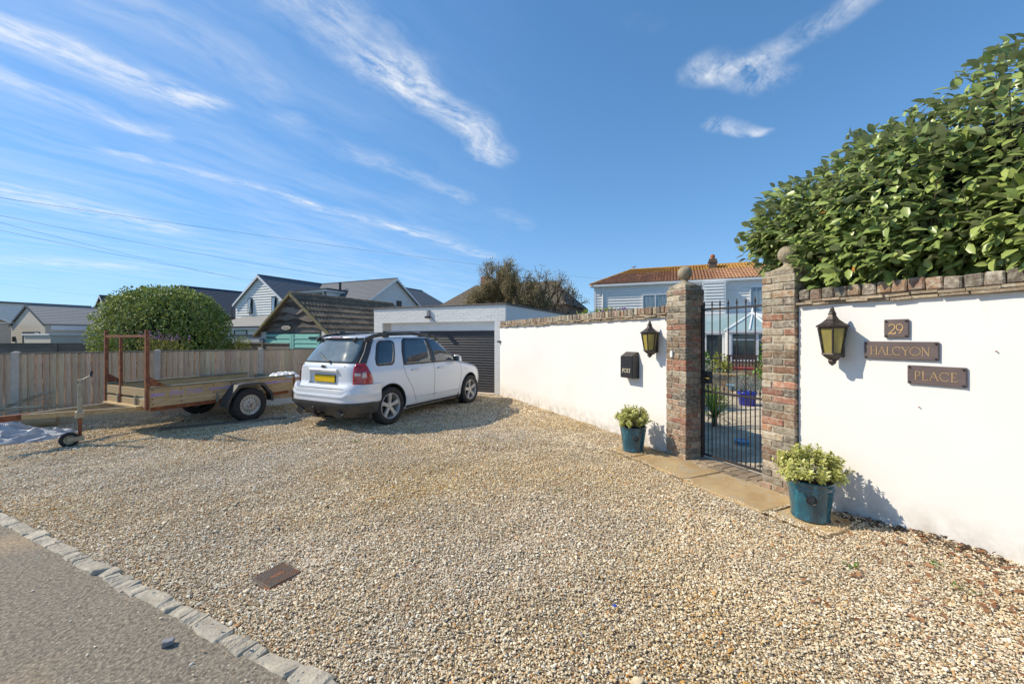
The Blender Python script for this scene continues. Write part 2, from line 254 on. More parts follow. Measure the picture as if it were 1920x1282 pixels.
# ---------------------------------------------------------------- object helpers
class MB:
    def __init__(s): s.v = []; s.f = []; s.mi = []; s.cur = 0
    def add(s, vs, fs):
        n = len(s.v); s.v += [tuple(map(float, q)) for q in vs]; s.f += [tuple(i + n for i in q) for q in fs]; s.mi += [s.cur] * len(fs); return s
    def box(s, x0, x1, y0, y1, z0, z1):
        return s.add([(x0, y0, z0), (x1, y0, z0), (x1, y1, z0), (x0, y1, z0), (x0, y0, z1), (x1, y0, z1), (x1, y1, z1), (x0, y1, z1)],
                     [(0, 3, 2, 1), (4, 5, 6, 7), (0, 1, 5, 4), (1, 2, 6, 5), (2, 3, 7, 6), (3, 0, 4, 7)])
    def hexa(s, b, t):           # 4 bottom points (ccw from above), 4 top points
        return s.add(list(b) + list(t), [(0, 3, 2, 1), (4, 5, 6, 7), (0, 1, 5, 4), (1, 2, 6, 5), (2, 3, 7, 6), (3, 0, 4, 7)])
    def tube(s, p0, p1, r0, r1=None, n=8, caps=True):
        p0, p1 = Vector(p0), Vector(p1); r1 = r0 if r1 is None else r1
        d = (p1 - p0).normalized(); a = d.orthogonal().normalized(); b = d.cross(a); vs = []
        for p, r in ((p0, r0), (p1, r1)):
            for i in range(n):
                q = 2 * math.pi * i / n; vs.append(p + a * (r * math.cos(q)) + b * (r * math.sin(q)))
        fs = [(i, (i + 1) % n, n + (i + 1) % n, n + i) for i in range(n)]
        if caps: fs += [tuple(range(n - 1, -1, -1)), tuple(range(n, 2 * n))]
        return s.add(vs, fs)
    def path(s, pts, r, n=6):
        for p, q in zip(pts[:-1], pts[1:]): s.tube(p, q, r, n=n)
        return s
    def lathe(s, prof, n=24, c=(0, 0, 0), axis='z'):
        vs = []
        for r, z in prof:
            for i in range(n):
                q = 2 * math.pi * i / n; x, y = r * math.cos(q), r * math.sin(q)
                vs.append((c[0] + x, c[1] + y, c[2] + z) if axis == 'z' else (c[0] + x, c[1] + z, c[2] + y))
        fs = []
        for k in range(len(prof) - 1):
            for i in range(n):
                j = (i + 1) % n; q = (k * n + i, k * n + j, (k + 1) * n + j, (k + 1) * n + i); fs.append(q if axis == 'z' else q[::-1])
        return s.add(vs, fs)
    def extr(s, poly, y0, y1, plane='xz'):   # polygon extruded
        n = len(poly); vs = []
        for y in (y0, y1):
            for a, b in poly: vs.append((a, y, b) if plane == 'xz' else ((a, b, y) if plane == 'xy' else (y, a, b)))
        return s.add(vs, [tuple(range(n)), tuple(range(2 * n - 1, n - 1, -1))] + [(i, n + i, n + (i + 1) % n, (i + 1) % n) for i in range(n)])
    def grid(s, fn, us, vs_):
        P = [fn(u, v) for v in vs_ for u in us]; n = len(us)
        return s.add(P, [(j * n + i, j * n + i + 1, (j + 1) * n + i + 1, (j + 1) * n + i) for j in range(len(vs_) - 1) for i in range(n - 1)])
    def mesh(s, name, mats, smooth=False, fixn=True):
        me = bpy.data.meshes.new(name); me.from_pydata(s.v, [], s.f)
        for m in (mats if isinstance(mats, (list, tuple)) else [mats]): me.materials.append(m)
        if any(s.mi): me.polygons.foreach_set('material_index', s.mi)
        if fixn:
            bm = bmesh.new(); bm.from_mesh(me); bmesh.ops.recalc_face_normals(bm, faces=bm.faces); bm.to_mesh(me); bm.free()
        if smooth: me.polygons.foreach_set('use_smooth', [True] * len(me.polygons))
        me.update(); return me
    def obj(s, name, mats, parent=None, smooth=False, bevel=0, fixn=True, seg=1):
        return link(name, s.mesh(name, mats, smooth, fixn), parent, bevel=bevel, seg=seg)
def link(name, me, parent=None, loc=None, rot=None, scale=None, bevel=0, seg=1):
    o = bpy.data.objects.new(name, me); COL.objects.link(o)
    if parent is not None: o.parent = parent
    if loc is not None: o.location = loc
    if rot is not None: o.rotation_euler = rot
    if scale is not None: o.scale = scale
    if bevel:
        b = o.modifiers.new('edge', 'BEVEL'); b.width = bevel; b.segments = seg; b.limit_method = 'ANGLE'; b.angle_limit = R(35); b.harden_normals = False
    return o
def tag(o, label=None, cat=None, group=None, kind=None):
    if label: o['label'] = label
    if cat: o['category'] = cat
    if group: o['group'] = group
    if kind: o['kind'] = kind
    return o
def thing(name, label, cat, loc=(0, 0, 0), rz=0., group=None):
    o = bpy.data.objects.new(name, None); o.empty_display_size = .2; COL.objects.link(o); o.location = loc; o.rotation_euler = (0, 0, rz)
    return tag(o, label, cat, group)
def copy_tree(o, parent=None):
    c = o.copy(); COL.objects.link(c)
    if parent is not None: c.parent = parent
    for ch in list(o.children): copy_tree(ch, c)
    return c
def shade_auto(o, ang=40):
    me = o.data; me.polygons.foreach_set('use_smooth', [True] * len(me.polygons)); me.set_sharp_from_angle(angle=R(ang)); return o

LT_V = np.array([(0, 0, 0), (.5, .35, .09), (.40, .72, .06), (0, 1, -.06), (-.40, .72, .06), (-.5, .35, .09), (0, .36, 0), (0, .72, -.01)])
LT_M = np.array([.9, 0, 0, .5, 0, 0, 1, 1])
LT_F = [(0, 1, 6), (1, 2, 7, 6), (2, 3, 7), (0, 6, 5), (6, 7, 4, 5), (7, 3, 4)]
SL_V = np.array([(0, 0, 0), (.5, .45, .05), (0, 1, 0), (-.5, .45, .05)]); SL_M = np.array([1, 0, .3, 0]); SL_F = [(0, 1, 2, 3)]
def unit(a): return a / np.maximum(np.linalg.norm(a, axis=-1, keepdims=True), 1e-9)
def leaf_frames(N, axis_mix, up=.3, jit=.6):
    n = len(N); d = unit(rng.normal(size=(n, 3)) * jit + axis_mix)
    nn = unit(N + rng.normal(size=(n, 3)) * .35 + np.array([0, 0, up])); s = unit(np.cross(d, nn)); u = np.cross(s, d); return s, d, u
def leaf_mesh(name, Pp, S, D, Un, size, asp, mat, simple=False, rnd=None):
    V, Mi, F = (SL_V, SL_M, SL_F) if simple else (LT_V, LT_M, LT_F)
    n = len(Pp); size = np.broadcast_to(size, (n,)); rnd = rng.random(n) if rnd is None else rnd
    vs = Pp[:, None, :] + size[:, None, None] * (V[None, :, 0:1] * asp * S[:, None, :] + V[None, :, 1:2] * D[:, None, :] + V[None, :, 2:3] * Un[:, None, :])
    vs = vs.reshape(-1, 3); k = len(V); fs = []
    loops = np.concatenate([np.array([i for f in F for i in f])[None, :] + k * np.arange(n)[:, None]]).reshape(-1)
    lens = np.tile(np.array([len(f) for f in F]), n); starts = np.concatenate([[0], np.cumsum(lens)[:-1]])
    me = bpy.data.meshes.new(name); me.vertices.add(len(vs)); me.vertices.foreach_set('co', vs.astype(np.float32).ravel())
    me.loops.add(len(loops)); me.loops.foreach_set('vertex_index', loops.astype(np.int32)); me.polygons.add(len(lens))
    me.polygons.foreach_set('loop_start', starts.astype(np.int32)); me.polygons.foreach_set('loop_total', lens.astype(np.int32))
    me.update(calc_edges=True); me.polygons.foreach_set('use_smooth', [not simple] * len(lens))
    ca = me.color_attributes.new('lf', 'FLOAT_COLOR', 'POINT')
    cc = np.ones((n, k, 4), np.float32); cc[:, :, 0] = rnd[:, None]; cc[:, :, 1] = Mi[None, :]; ca.data.foreach_set('color', cc.ravel())
    me.materials.append(mat); me.validate(); return me
def ell_points(ells, n, depth=.12, e=2.0, seed_up=0):
    """points on the union surface of (super)ellipsoids (centre, radii), with outward normals"""
    out, nor = [], []
    A = np.array([4 * (r[0] * r[1] + r[1] * r[2] + r[0] * r[2]) for c, r in ells]); cnt = (n * 2.2 * A / A.sum()).astype(int)
    for (c, r), k in zip(ells, cnt):
        g = unit(rng.normal(size=(k, 3)))
        if e != 2.0: g = g / (np.sum(np.abs(g) ** e, axis=1) ** (1 / e))[:, None]
        c, r = np.array(c), np.array(r); q = g * r; N_ = unit(np.sign(g) * np.abs(g) ** (e - 1) / r)
        out.append(c + q - N_ * rng.random((k, 1)) ** 1.6 * depth); nor.append(N_)
    P_, N_ = np.concatenate(out), np.concatenate(nor); keep = np.ones(len(P_), bool)
    for c, r in ells:
        v = np.sum(np.abs((P_ - np.array(c)) / (np.array(r) - depth * 1.3)) ** e, axis=1); keep &= v > 1.0
    P_, N_ = P_[keep], N_[keep]; i = rng.permutation(len(P_))[:n]; return P_[i], N_[i]
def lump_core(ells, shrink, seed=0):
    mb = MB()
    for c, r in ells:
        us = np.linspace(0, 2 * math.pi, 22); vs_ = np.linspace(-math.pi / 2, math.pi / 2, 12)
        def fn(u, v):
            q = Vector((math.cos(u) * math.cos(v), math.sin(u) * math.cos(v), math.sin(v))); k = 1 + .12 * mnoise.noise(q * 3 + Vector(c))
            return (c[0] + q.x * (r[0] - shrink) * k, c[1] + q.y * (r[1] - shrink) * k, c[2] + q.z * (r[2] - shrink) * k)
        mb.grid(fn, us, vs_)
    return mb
# ================================================================ the setting
WO = Vector((2.13, 5.53, 0)); WR = R(-65.93); _cw, _sw = math.cos(WR), math.sin(WR)
def wl_local(X, Y): dx, dy = X - WO.x, Y - WO.y; return dx * _cw + dy * _sw, -dx * _sw + dy * _cw      # world -> wall frame (a, y)
def wl_world(a, y): return WO.x + a * _cw - y * _sw, WO.y + a * _sw + y * _cw
GO = Vector((-.176, 11.0, 0)); GR = R(-24.3); _cg, _sg = math.cos(GR), math.sin(GR)
def g_local(X, Y): dx, dy = X - GO.x, Y - GO.y; return dx * _cg + dy * _sg, -dx * _sg + dy * _cg
FO = Vector((-8.28, 7.47, 0)); FR = R(36.6); _cf, _sf = math.cos(FR), math.sin(FR)
def f_local(X, Y): dx, dy = X - FO.x, Y - FO.y; return dx * _cf + dy * _sf, -dx * _sf + dy * _cf
KA = R(-25.3); KD = Vector((math.cos(KA), math.sin(KA), 0)); KP = Vector((-4.683, 3.659, 0)); KN = Vector((-KD.y, KD.x, 0))   # kerb line, KN points to the gravel
def k_dist(X, Y): return (X - KP.x) * KN.x + (Y - KP.y) * KN.y
def sstep(x, a, b): t = np.clip((x - a) / (b - a), 0, 1); return t * t * (3 - 2 * t)
def gravel_z(X, Y):
    a, y = wl_local(X, Y)
    z = .075 * sstep(a, 2.0, 2.7) * (1 - sstep(-y, .0, .75))
    z = z + .035 * sstep(a, -6, -5) * (1 - sstep(-y, 0, .5)) * (1 - sstep(a, -1.2, -.5))
    z = z + .012 * np.sin(X * 2.1 + .6 * np.sin(Y * 1.7)) * np.sin(Y * 1.9 + 1.3 * np.sin(X * .9)) * sstep(k_dist(X, Y), .1, .8)
    z = z + .010 * np.sin(X * 7.3 + 2.1 * np.sin(Y * 3.1 + X)) * np.sin(Y * 6.7 + 1.9 * np.sin(X * 4.3 - Y)) * sstep(k_dist(X, Y), .05, .5)
    return z

g = MB(); g.add([(-300, -60, -.06), (300, -60, -.06), (300, 500, -.06), (-300, 500, -.06)], [(0, 1, 2, 3)])
tag(g.obj('ground', mt['earth'], fixn=False), kind='structure')

def bisected(bm, co, no):      # keep the side the normal points away from
    bmesh.ops.bisect_plane(bm, geom=bm.verts[:] + bm.edges[:] + bm.faces[:], plane_co=co, plane_no=no, clear_outer=True)
mt['bed'] = M('gravel_bed', (.36, .28, .175), (.20, .155, .10), 70, .95, 1.0, 90, contrast=(.38, .62), c=(.12, .10, .08), csc=60, cth=(.56, .66))
bm = bmesh.new(); n = 150
vs = {}
for i in range(n + 1):
    for j in range(n + 1):
        X, Y = -14 + 19.5 * i / n, -1 + 15 * j / n
        vs[i, j] = bm.verts.new((X, Y, float(gravel_z(X, Y)) - .004))
for i in range(n):
    for j in range(n): bm.faces.new((vs[i, j], vs[i + 1, j], vs[i + 1, j + 1], vs[i, j + 1]))
bisected(bm, KP + KN * .0, -KN)
wn_ = Vector((-_sw, _cw, 0)); bisected(bm, WO + wn_ * .01, wn_)
gn_ = Vector((-_sg, _cg, 0)); bisected(bm, GO + gn_ * .12, gn_)
me = bpy.data.meshes.new('gravel_bed'); bm.to_mesh(me); bm.free(); me.materials.append(mt['bed'])
tag(link('driveway_bed', me), kind='structure')

# road
mt['asphalt'] = M('asphalt', (.31, .26, .19), (.12, .10, .078), 48, .95, 1.0, 70, contrast=(.36, .64), c=(.50, .43, .33), csc=60, cth=(.57, .67))
tt = mt['asphalt'].node_tree; Pn = tt.nodes['Principled BSDF']
tcn = tt.nodes.new('ShaderNodeTexCoord'); nz = tt.nodes.new('ShaderNodeTexNoise'); nz.inputs['Scale'].default_value = 1.1; nz.inputs['Detail'].default_value = 5; tt.links.new(tcn.outputs['Object'], nz.inputs['Vector'])
mr = tt.nodes.new('ShaderNodeMapRange'); tt.links.new(nz.outputs[0], mr.inputs[0]); mr.inputs[1].default_value = .56; mr.inputs[2].default_value = .74; mr.inputs[4].default_value = .8
src = Pn.inputs['Base Color'].links[0].from_socket; mx = tt.nodes.new('ShaderNodeMix'); mx.data_type = 'RGBA'
n5 = tt.nodes.new('ShaderNodeTexNoise'); n5.inputs['Scale'].default_value = 45; tt.links.new(tcn.outputs['Object'], n5.inputs['Vector'])
mu = tt.nodes.new('ShaderNodeMath'); mu.operation = 'MULTIPLY'; tt.links.new(mr.outputs[0], mu.inputs[0]); m9 = tt.nodes.new('ShaderNodeMapRange'); tt.links.new(n5.outputs[0], m9.inputs[0]); m9.inputs[1].default_value = .35; m9.inputs[2].default_value = .6; tt.links.new(m9.outputs[0], mu.inputs[1])
tt.links.new(mu.outputs[0], mx.inputs[0]); tt.links.new(src, mx.inputs[6]); mx.inputs[7].default_value = (.52, .36, .20, 1); tt.links.new(mx.outputs[2], Pn.inputs['Base Color'])
p0, p1 = KP - KD * 12 - KN * .07, KP + KD * 12 - KN * .07
bm = bmesh.new(); nx, ny = 240, 60; vv = []
for i in range(nx + 1):
    row = []
    for j in range(ny + 1):
        q = p0.lerp(p1, i / nx) - KN * (9 * (j / ny) ** 1.8); row.append(bm.verts.new((q.x, q.y, .004 + .006 * mnoise.noise(q * 3))))
    vv.append(row)
for i in range(nx):
    for j in range(ny): bm.faces.new((vv[i][j], vv[i][j + 1], vv[i + 1][j + 1], vv[i + 1][j]))
me = bpy.data.meshes.new('road'); bm.to_mesh(me); bm.free(); me.materials.append(mt['asphalt']); tag(link('road', me), kind='structure')

# kerb of rough narrow stones
def rough_box(lx, ly, lz, amp, cuts=2, seed=0, taper=.0):
    bm = bmesh.new(); bmesh.ops.create_cube(bm, size=1)
    bmesh.ops.scale(bm, verts=bm.verts, vec=(lx, ly, lz)); 
    if cuts: bmesh.ops.subdivide_edges(bm, edges=[e for e in bm.edges if abs((e.verts[0].co - e.verts[1].co).x) > lx * .5], cuts=cuts)
    bmesh.ops.bevel(bm, geom=[e for e in bm.edges if e.calc_face_angle(0) > .5], offset=min(lx, ly, lz) * .1, segments=1, affect='EDGES')
    for v in bm.verts:
        v.co += amp * Vector(mnoise.noise_vector(v.co * (1.2 / max(ly, lz)) + Vector((seed * 7.3, seed * 3.1, 0))))
    me = bpy.data.meshes.new('rough'); bm.to_mesh(me); bm.free(); return me
kerb = thing('kerb', None, None); kerb['kind'] = 'structure'
del kerb['kind']; kerb['kind'] = 'structure'
km = [rough_box(1, 1, .09, .0, 2, i) for i in range(1)]
kms = []
for i in range(7):
    me = rough_box(.17, .100, .10, .017, 5, i); me.materials.append(mt['kerb']); kms.append(me)
s = -2.5; i = 0
while s < 8.2:
    L_ = random.choice((random.uniform(.08, .13), random.uniform(.14, .30))); q = KP + KD * (s + L_ / 2) - KN * random.uniform(.022, .042)
    link('kerb_stone', kms[i % 7], kerb, (q.x, q.y, -.034 + random.uniform(-.008, .004)), (random.uniform(-.10, .10), random.uniform(-.05, .05), KA + random.uniform(-.06, .06)), (L_ / .17, random.uniform(.85, 1.12), 1))
    s += L_ - .004; i += 1

# flagstones, pavers in the gateway
path = thing('path', None, None, WO, WR); path['kind'] = 'structure'
def slab(a0, a1, y0, y1, z, m, name='flagstone', bev=.008, jit=0.006, par=None):
    r = lambda: random.uniform(-jit, jit); mb = MB()
    mb.hexa([(a0 + r(), y0 + r(), z - .05), (a1 + r(), y0 + r(), z - .05), (a1 + r(), y1 + r(), z - .05), (a0 + r(), y1 + r(), z - .05)],
            [(a0 + r(), y0 + r(), z + r() * .4), (a1 + r(), y0 + r(), z + r() * .4), (a1 + r(), y1 + r(), z + r() * .4), (a0 + r(), y1 + r(), z + r() * .4)])
    return mb.obj(name, m, par or path, bevel=bev)
slab(.0, .893, -.62, -.062, .024, mt['sandstone']); slab(.905, 1.80, -.66, -.062, .022, mt['sandstone'])
slab(-.47, -.02, -.60, -.12, .018, mt['sandstone']); slab(1.83, 2.30, -.62, -.10, .016, mt['sandstone'])
x = .392
for k in range(6):      # bricks laid flat, then a soldier row, then the step under the gate
    slab(x, x + .155, -.052, .052, .022, mt['paver'], 'paving_brick', .005, .005); x += .165
x = .392
for k in range(9):
    slab(x, x + .1, .062, .27, .026, mt['paver'], 'paving_brick', .005, .005); x += .11
# garden ground and its slabs
garden = MB(); garden.add([(-7, .22, -.012), (9, .22, -.012), (9, 26, -.012), (-7, 26, -.012)], [(0, 1, 2, 3)])
go = garden.obj('garden_path', mt['paver'], fixn=False); go.location = WO; go.rotation_euler = (0, 0, WR); tag(go, kind='structure')
terr = thing('terrace', None, None, WO, WR); terr['kind'] = 'structure'
row = 0; y = .285
while y < 9.5:
    d = random.choice((.3, .45)); x = -3.6 - random.random() * .3
    while x < 2.2:
        w = random.choice((.3, .45, .6))
        X, Y = wl_world(x + w / 2, y + d / 2); rat = X / Y
        if .40 < rat < .68: slab(x, x + w - .014, y, y + d - .014, .012, mt['garden_slab'], 'paving_slab', .004, .004, terr)
        x += w
    y += d

# ---------------------------------------------------------------- gravel stones
ico = []
for k in range(7):
    bm = bmesh.new(); bmesh.ops.create_icosphere(bm, subdivisions=1 if k < 5 else 2, radius=1)
    for v in bm.verts:
        v.co *= 1 + .42 * mnoise.noise(v.co * 1.4 + Vector((k * 5.1, 0, 0)))
        v.co.x *= 1.0; v.co.y *= .68; v.co.z *= .42
    me = bpy.data.meshes.new('pebble'); bm.to_mesh(me); bm.free(); ico.append(me)
gm = bpy.data.materials.new('shingle'); gm.use_nodes = True; t = gm.node_tree; P = t.nodes['Principled BSDF']; P.inputs['Roughness'].default_value = .75
oi = t.nodes.new('ShaderNodeObjectInfo'); cr = t.nodes.new('ShaderNodeValToRGB'); cr.color_ramp.interpolation = 'CONSTANT'; t.links.new(oi.outputs['Random'], cr.inputs[0])
pal = [(0, (.72, .58, .37)), (.16, (.84, .74, .54)), (.32, (.60, .44, .25)), (.45, (.76, .61, .38)), (.56, (.50, .33, .16)), (.64, (.82, .74, .58)), (.72, (.56, .32, .11)), (.79, (.44, .38, .30)), (.835, (.70, .55, .34)), (.955, (.24, .20, .165)), (.975, (.55, .25, .07))]
cr.color_ramp.elements[0].color = (*pal[0][1], 1); cr.color_ramp.elements[1].position = pal[1][0]; cr.color_ramp.elements[1].color = (*pal[1][1], 1)
for p_, c_ in pal[2:]: e = cr.color_ramp.elements.new(p_); e.color = (*c_, 1)
tcn = t.nodes.new('ShaderNodeTexCoord'); nz = t.nodes.new('ShaderNodeTexNoise'); nz.inputs['Scale'].default_value = 1.3; t.links.new(tcn.outputs['Object'], nz.inputs['Vector'])
h = t.nodes.new('ShaderNodeHueSaturation'); mr = t.nodes.new('ShaderNodeMapRange'); t.links.new(nz.outputs[0], mr.inputs[0]); mr.inputs[3].default_value = .7; mr.inputs[4].default_value = 1.25; t.links.new(mr.outputs[0], h.inputs['Value']); t.links.new(cr.outputs[0], h.inputs['Color'])
lc = t.nodes.new('ShaderNodeTexNoise'); lc.inputs['Scale'].default_value = .9; lc.inputs['Detail'].default_value = 4; t.links.new(oi.outputs['Location'], lc.inputs['Vector'])
l1 = t.nodes.new('ShaderNodeMapRange'); t.links.new(lc.outputs[0], l1.inputs[0]); l1.inputs[1].default_value = .3; l1.inputs[2].default_value = .7; l1.inputs[3].default_value = .90; l1.inputs[4].default_value = 1.16
lc2 = t.nodes.new('ShaderNodeTexNoise'); lc2.inputs['Scale'].default_value = .55; lc2.inputs['Detail'].default_value = 3; vq = t.nodes.new('ShaderNodeVectorMath'); vq.operation = 'ADD'; vq.inputs[1].default_value = (31, 7, 0); t.links.new(oi.outputs['Location'], vq.inputs[0]); t.links.new(vq.outputs[0], lc2.inputs['Vector'])
l2 = t.nodes.new('ShaderNodeMapRange'); t.links.new(lc2.outputs[0], l2.inputs[0]); l2.inputs[1].default_value = .3; l2.inputs[2].default_value = .7; l2.inputs[3].default_value = .78; l2.inputs[4].default_value = 1.16
h2 = t.nodes.new('ShaderNodeHueSaturation'); t.links.new(h.outputs[0], h2.inputs['Color']); t.links.new(l1.outputs[0], h2.inputs['Value']); t.links.new(l2.outputs[0], h2.inputs['Saturation']); t.links.new(h2.outputs[0], P.inputs['Base Color'])
scol = bpy.data.collections.new('pebble_sources')
for k, me in enumerate(ico):
    me.materials.append(gm); o = bpy.data.objects.new('pebble_source', me); scol.objects.link(o)
def scatter(n, x0, x1, y0, y1): return rng.uniform(x0, x1, n), rng.uniform(y0, y1, n)
PX, PY, PS = [], [], []
for (d0, d1, dens, s0) in ((1.2, 3.3, 13500, .0052), (3.3, 5.6, 10000, .0056), (5.6, 8.2, 6000, .0068), (8.2, 12.6, 2600, .0096)):
    A_ = 17.5 * (d1 - d0); X, Y = scatter(int(A_ * dens), -12.5, 5, d0, d1)
    a, y = wl_local(X, Y); gx, gy = g_local(X, Y); fx, fy = f_local(X, Y)
    ok = (y < -.005) & (k_dist(X, Y) > .012) & (gy < -.03) & (np.abs(X) < 1.36 * Y + .8)
    ok &= ~((fy > .02) & (fx < 5.3)) & ~((gx < -4.9) & (fx > 5.2))
    ok &= ~((a > 0) & (a < 1.8) & (y > -.64 + .025 * np.sin(a * 9))) | (rng.random(len(X)) < .012)
    ok &= ~((a > .38) & (a < 1.4) & (y > -.05))
    ok &= ~(((a > -.45) & (a < 0) | (a > 1.83) & (a < 2.28)) & (y > -.55) & (y < -.1)) | (rng.random(len(X)) < .15)
    ok &= (np.abs((X + 1.574) * .86 - (Y - 2.68) * .5 ) > .115) | (np.abs((X + 1.574) * .5 + (Y - 2.68) * .86) > .115)
    X, Y = X[ok], Y[ok]; PX.append(X); PY.append(Y); PS.append(s0 * np.exp(rng.normal(-.03, .36, len(X))))
# strays on road and kerb
X, Y = scatter(16000, -6, 2, .5, 4.6); kd = k_dist(X, Y); ok = (kd < 0) & (rng.random(len(X)) < .10 + .75 * np.exp(kd / .06)) & (np.abs(X) < 1.36 * Y + .8)
PX.append(X[ok]); PY.append(Y[ok]); PS.append(.005 * np.exp(rng.normal(0, .35, ok.sum())))
PX, PY, PS = map(np.concatenate, (PX, PY, PS)); npt = len(PX); print('stones', npt)
a, y = wl_local(PX, PY); on_slab = (y > -.66) & (a > -.47) & (a < 2.3) & (y < -.06)
kd = k_dist(PX, PY)
PZ = gravel_z(PX, PY) + PS * .35 + rng.uniform(-.002, .007, npt) + np.where(on_slab, .022, 0) + np.where((kd < 0) & (kd > -.075), .03, 0) + np.where(kd < -.075, .002, 0)
me = bpy.data.meshes.new('gravel'); me.vertices.add(npt); me.vertices.foreach_set('co', np.stack([PX, PY, PZ], 1).astype(np.float32).ravel())
at = me.attributes.new('rot', 'FLOAT_VECTOR', 'POINT'); at.data.foreach_set('vector', np.stack([rng.normal(0, .30, npt), rng.normal(0, .30, npt), rng.uniform(0, 6.28, npt)], 1).astype(np.float32).ravel())
at = me.attributes.new('scl', 'FLOAT', 'POINT'); at.data.foreach_set('value', PS.astype(np.float32))
at = me.attributes.new('pick', 'INT', 'POINT'); at.data.foreach_set('value', rng.integers(0, 7, npt).astype(np.int32))
me.materials.append(gm); grav = link('gravel', me); tag(grav, kind='stuff')
ng = bpy.data.node_groups.new('stones', 'GeometryNodeTree'); ng.interface.new_socket('Geometry', in_out='INPUT', socket_type='NodeSocketGeometry'); ng.interface.new_socket('Geometry', in_out='OUTPUT', socket_type='NodeSocketGeometry')
gi, gout = ng.nodes.new('NodeGroupInput'), ng.nodes.new('NodeGroupOutput'); ci = ng.nodes.new('GeometryNodeCollectionInfo'); ci.inputs[0].default_value = scol; ci.inputs['Separate Children'].default_value = True; ci.inputs['Reset Children'].default_value = True
ip = ng.nodes.new('GeometryNodeInstanceOnPoints'); ip.inputs['Pick Instance'].default_value = True
def na(n, ty): q = ng.nodes.new('GeometryNodeInputNamedAttribute'); q.data_type = ty; q.inputs[0].default_value = n; return [o for o in q.outputs if o.enabled and o.name == 'Attribute'][0]
ng.links.new(gi.outputs[0], ip.inputs['Points']); ng.links.new(ci.outputs[0], ip.inputs['Instance']); ng.links.new(na('pick', 'INT'), ip.inputs['Instance Index'])
e2r = ng.nodes.new('FunctionNodeEulerToRotation'); ng.links.new(na('rot', 'FLOAT_VECTOR'), e2r.inputs[0]); ng.links.new(e2r.outputs[0], ip.inputs['Rotation'])
ng.links.new(na('scl', 'FLOAT'), ip.inputs['Scale']); ng.links.new(ip.outputs[0], gout.inputs[0])
grav.modifiers.new('stones', 'NODES').node_group = ng

# ================================================================ walls, pillars, gate
def brick_set(n, lx, ly, lz, amp, mats, cuts=1):
    out = []
    for i in range(n):
        me = rough_box(lx, ly, lz, amp, cuts, i + random.random()); 
        vs = {}
        for key in mats:
            m2 = me.copy(); m2.materials.append(mt[key]); vs[key] = m2
        out.append(vs)
    return out
BK = ('brick_brown', 'brick_red', 'brick_dark', 'brick_pale')
pil_b = brick_set(8, .2235, .1045, .067, .0075, BK, 2)
def pillar(a, label, seed):
    rnd = random.Random(seed)
    t = thing('gate_pillar', label, 'pillar', (*wl_world(a, .117), 0), WR, 'brick pillars either side of the gate')
    MB().box(-.158, .158, -.158, .158, 0, 2.235).obj('mortar_core', mt['mortar'], t)
    H = .1675; cz = 29
    for k in range(cz):
        z = .0375 + k * .0768; fl = k % 2
        for q in range(4):
            # pinwheel: each face shows one stretcher and one header
            x, y = ((H - .1118, -H + .0525) if not fl else (-H + .1118, -H + .0525)); ang = q * math.pi / 2
            X, Y = x * math.cos(ang) - y * math.sin(ang), x * math.sin(ang) + y * math.cos(ang)
            f = k / cz; r_ = rnd.random()
            key = ('brick_dark' if r_ < .22 else 'brick_pale' if r_ < .80 else 'brick_brown') if f > .8 else \
                  ('brick_dark' if r_ < .25 else 'brick_brown' if r_ < .62 else 'brick_pale' if r_ < .78 else 'brick_red') if f > .62 else \
                  ('brick_red' if r_ < .30 else 'brick_dark' if r_ < .45 else 'brick_brown' if r_ < .80 else 'brick_pale') if f > .2 else \
                  ('brick_brown' if r_ < .55 else 'brick_pale' if r_ < .85 else 'brick_dark')
            link('brick', pil_b[rnd.randrange(8)][key], t, (X + rnd.uniform(-.002, .002), Y + rnd.uniform(-.002, .002), z), (rnd.uniform(-.012, .012), rnd.uniform(-.012, .012), ang + rnd.uniform(-.012, .012)))
    for q in range(4):
        x, y, ang = .045, -.095, q * math.pi / 2
        link('brick', pil_b[rnd.randrange(6)]['brick_pale'], t, (x * math.cos(ang) - y * math.sin(ang), x * math.sin(ang) + y * math.cos(ang), 2.262), (0, 0, ang), (.9, 1, .75))
    c = MB(); c.hexa([(-.13, -.13, 2.285), (.13, -.13, 2.285), (.13, .13, 2.285), (-.13, .13, 2.285)], [(-.05, -.05, 2.335), (.05, -.05, 2.335), (.05, .05, 2.335), (-.05, .05, 2.335)])
    c.obj('cap_mortar', mt['lichen_stone'], t, bevel=.012)
    b = MB(); prof = [(.062, 2.325), (.056, 2.338), (.040, 2.35), (.036, 2.372), (.046, 2.378)]
    prof += [(.0915 * math.sin(q), 2.459 - .0915 * math.cos(q)) for q in np.linspace(.5, math.pi - .02, 16)]
    b.lathe(prof, 28).obj('ball_finial', mt['lichen_stone'], t, smooth=True)
    return t
pl1 = pillar(.2175, 'brick gate pillar between the post box wall and the iron gate', 3)
pl2 = pillar(1.5515, 'brick gate pillar beside the name plaques, leaves over its ball', 11)
MB().extr([(-.02, 0), (.02, 0), (.02, .07), (.01, .09), (-.01, .09), (-.02, .07)], -.197, -.168, 'xz').obj('bell_push', mt['upvc'], pl1, bevel=.004).location = (-.055, 0, 1.33)

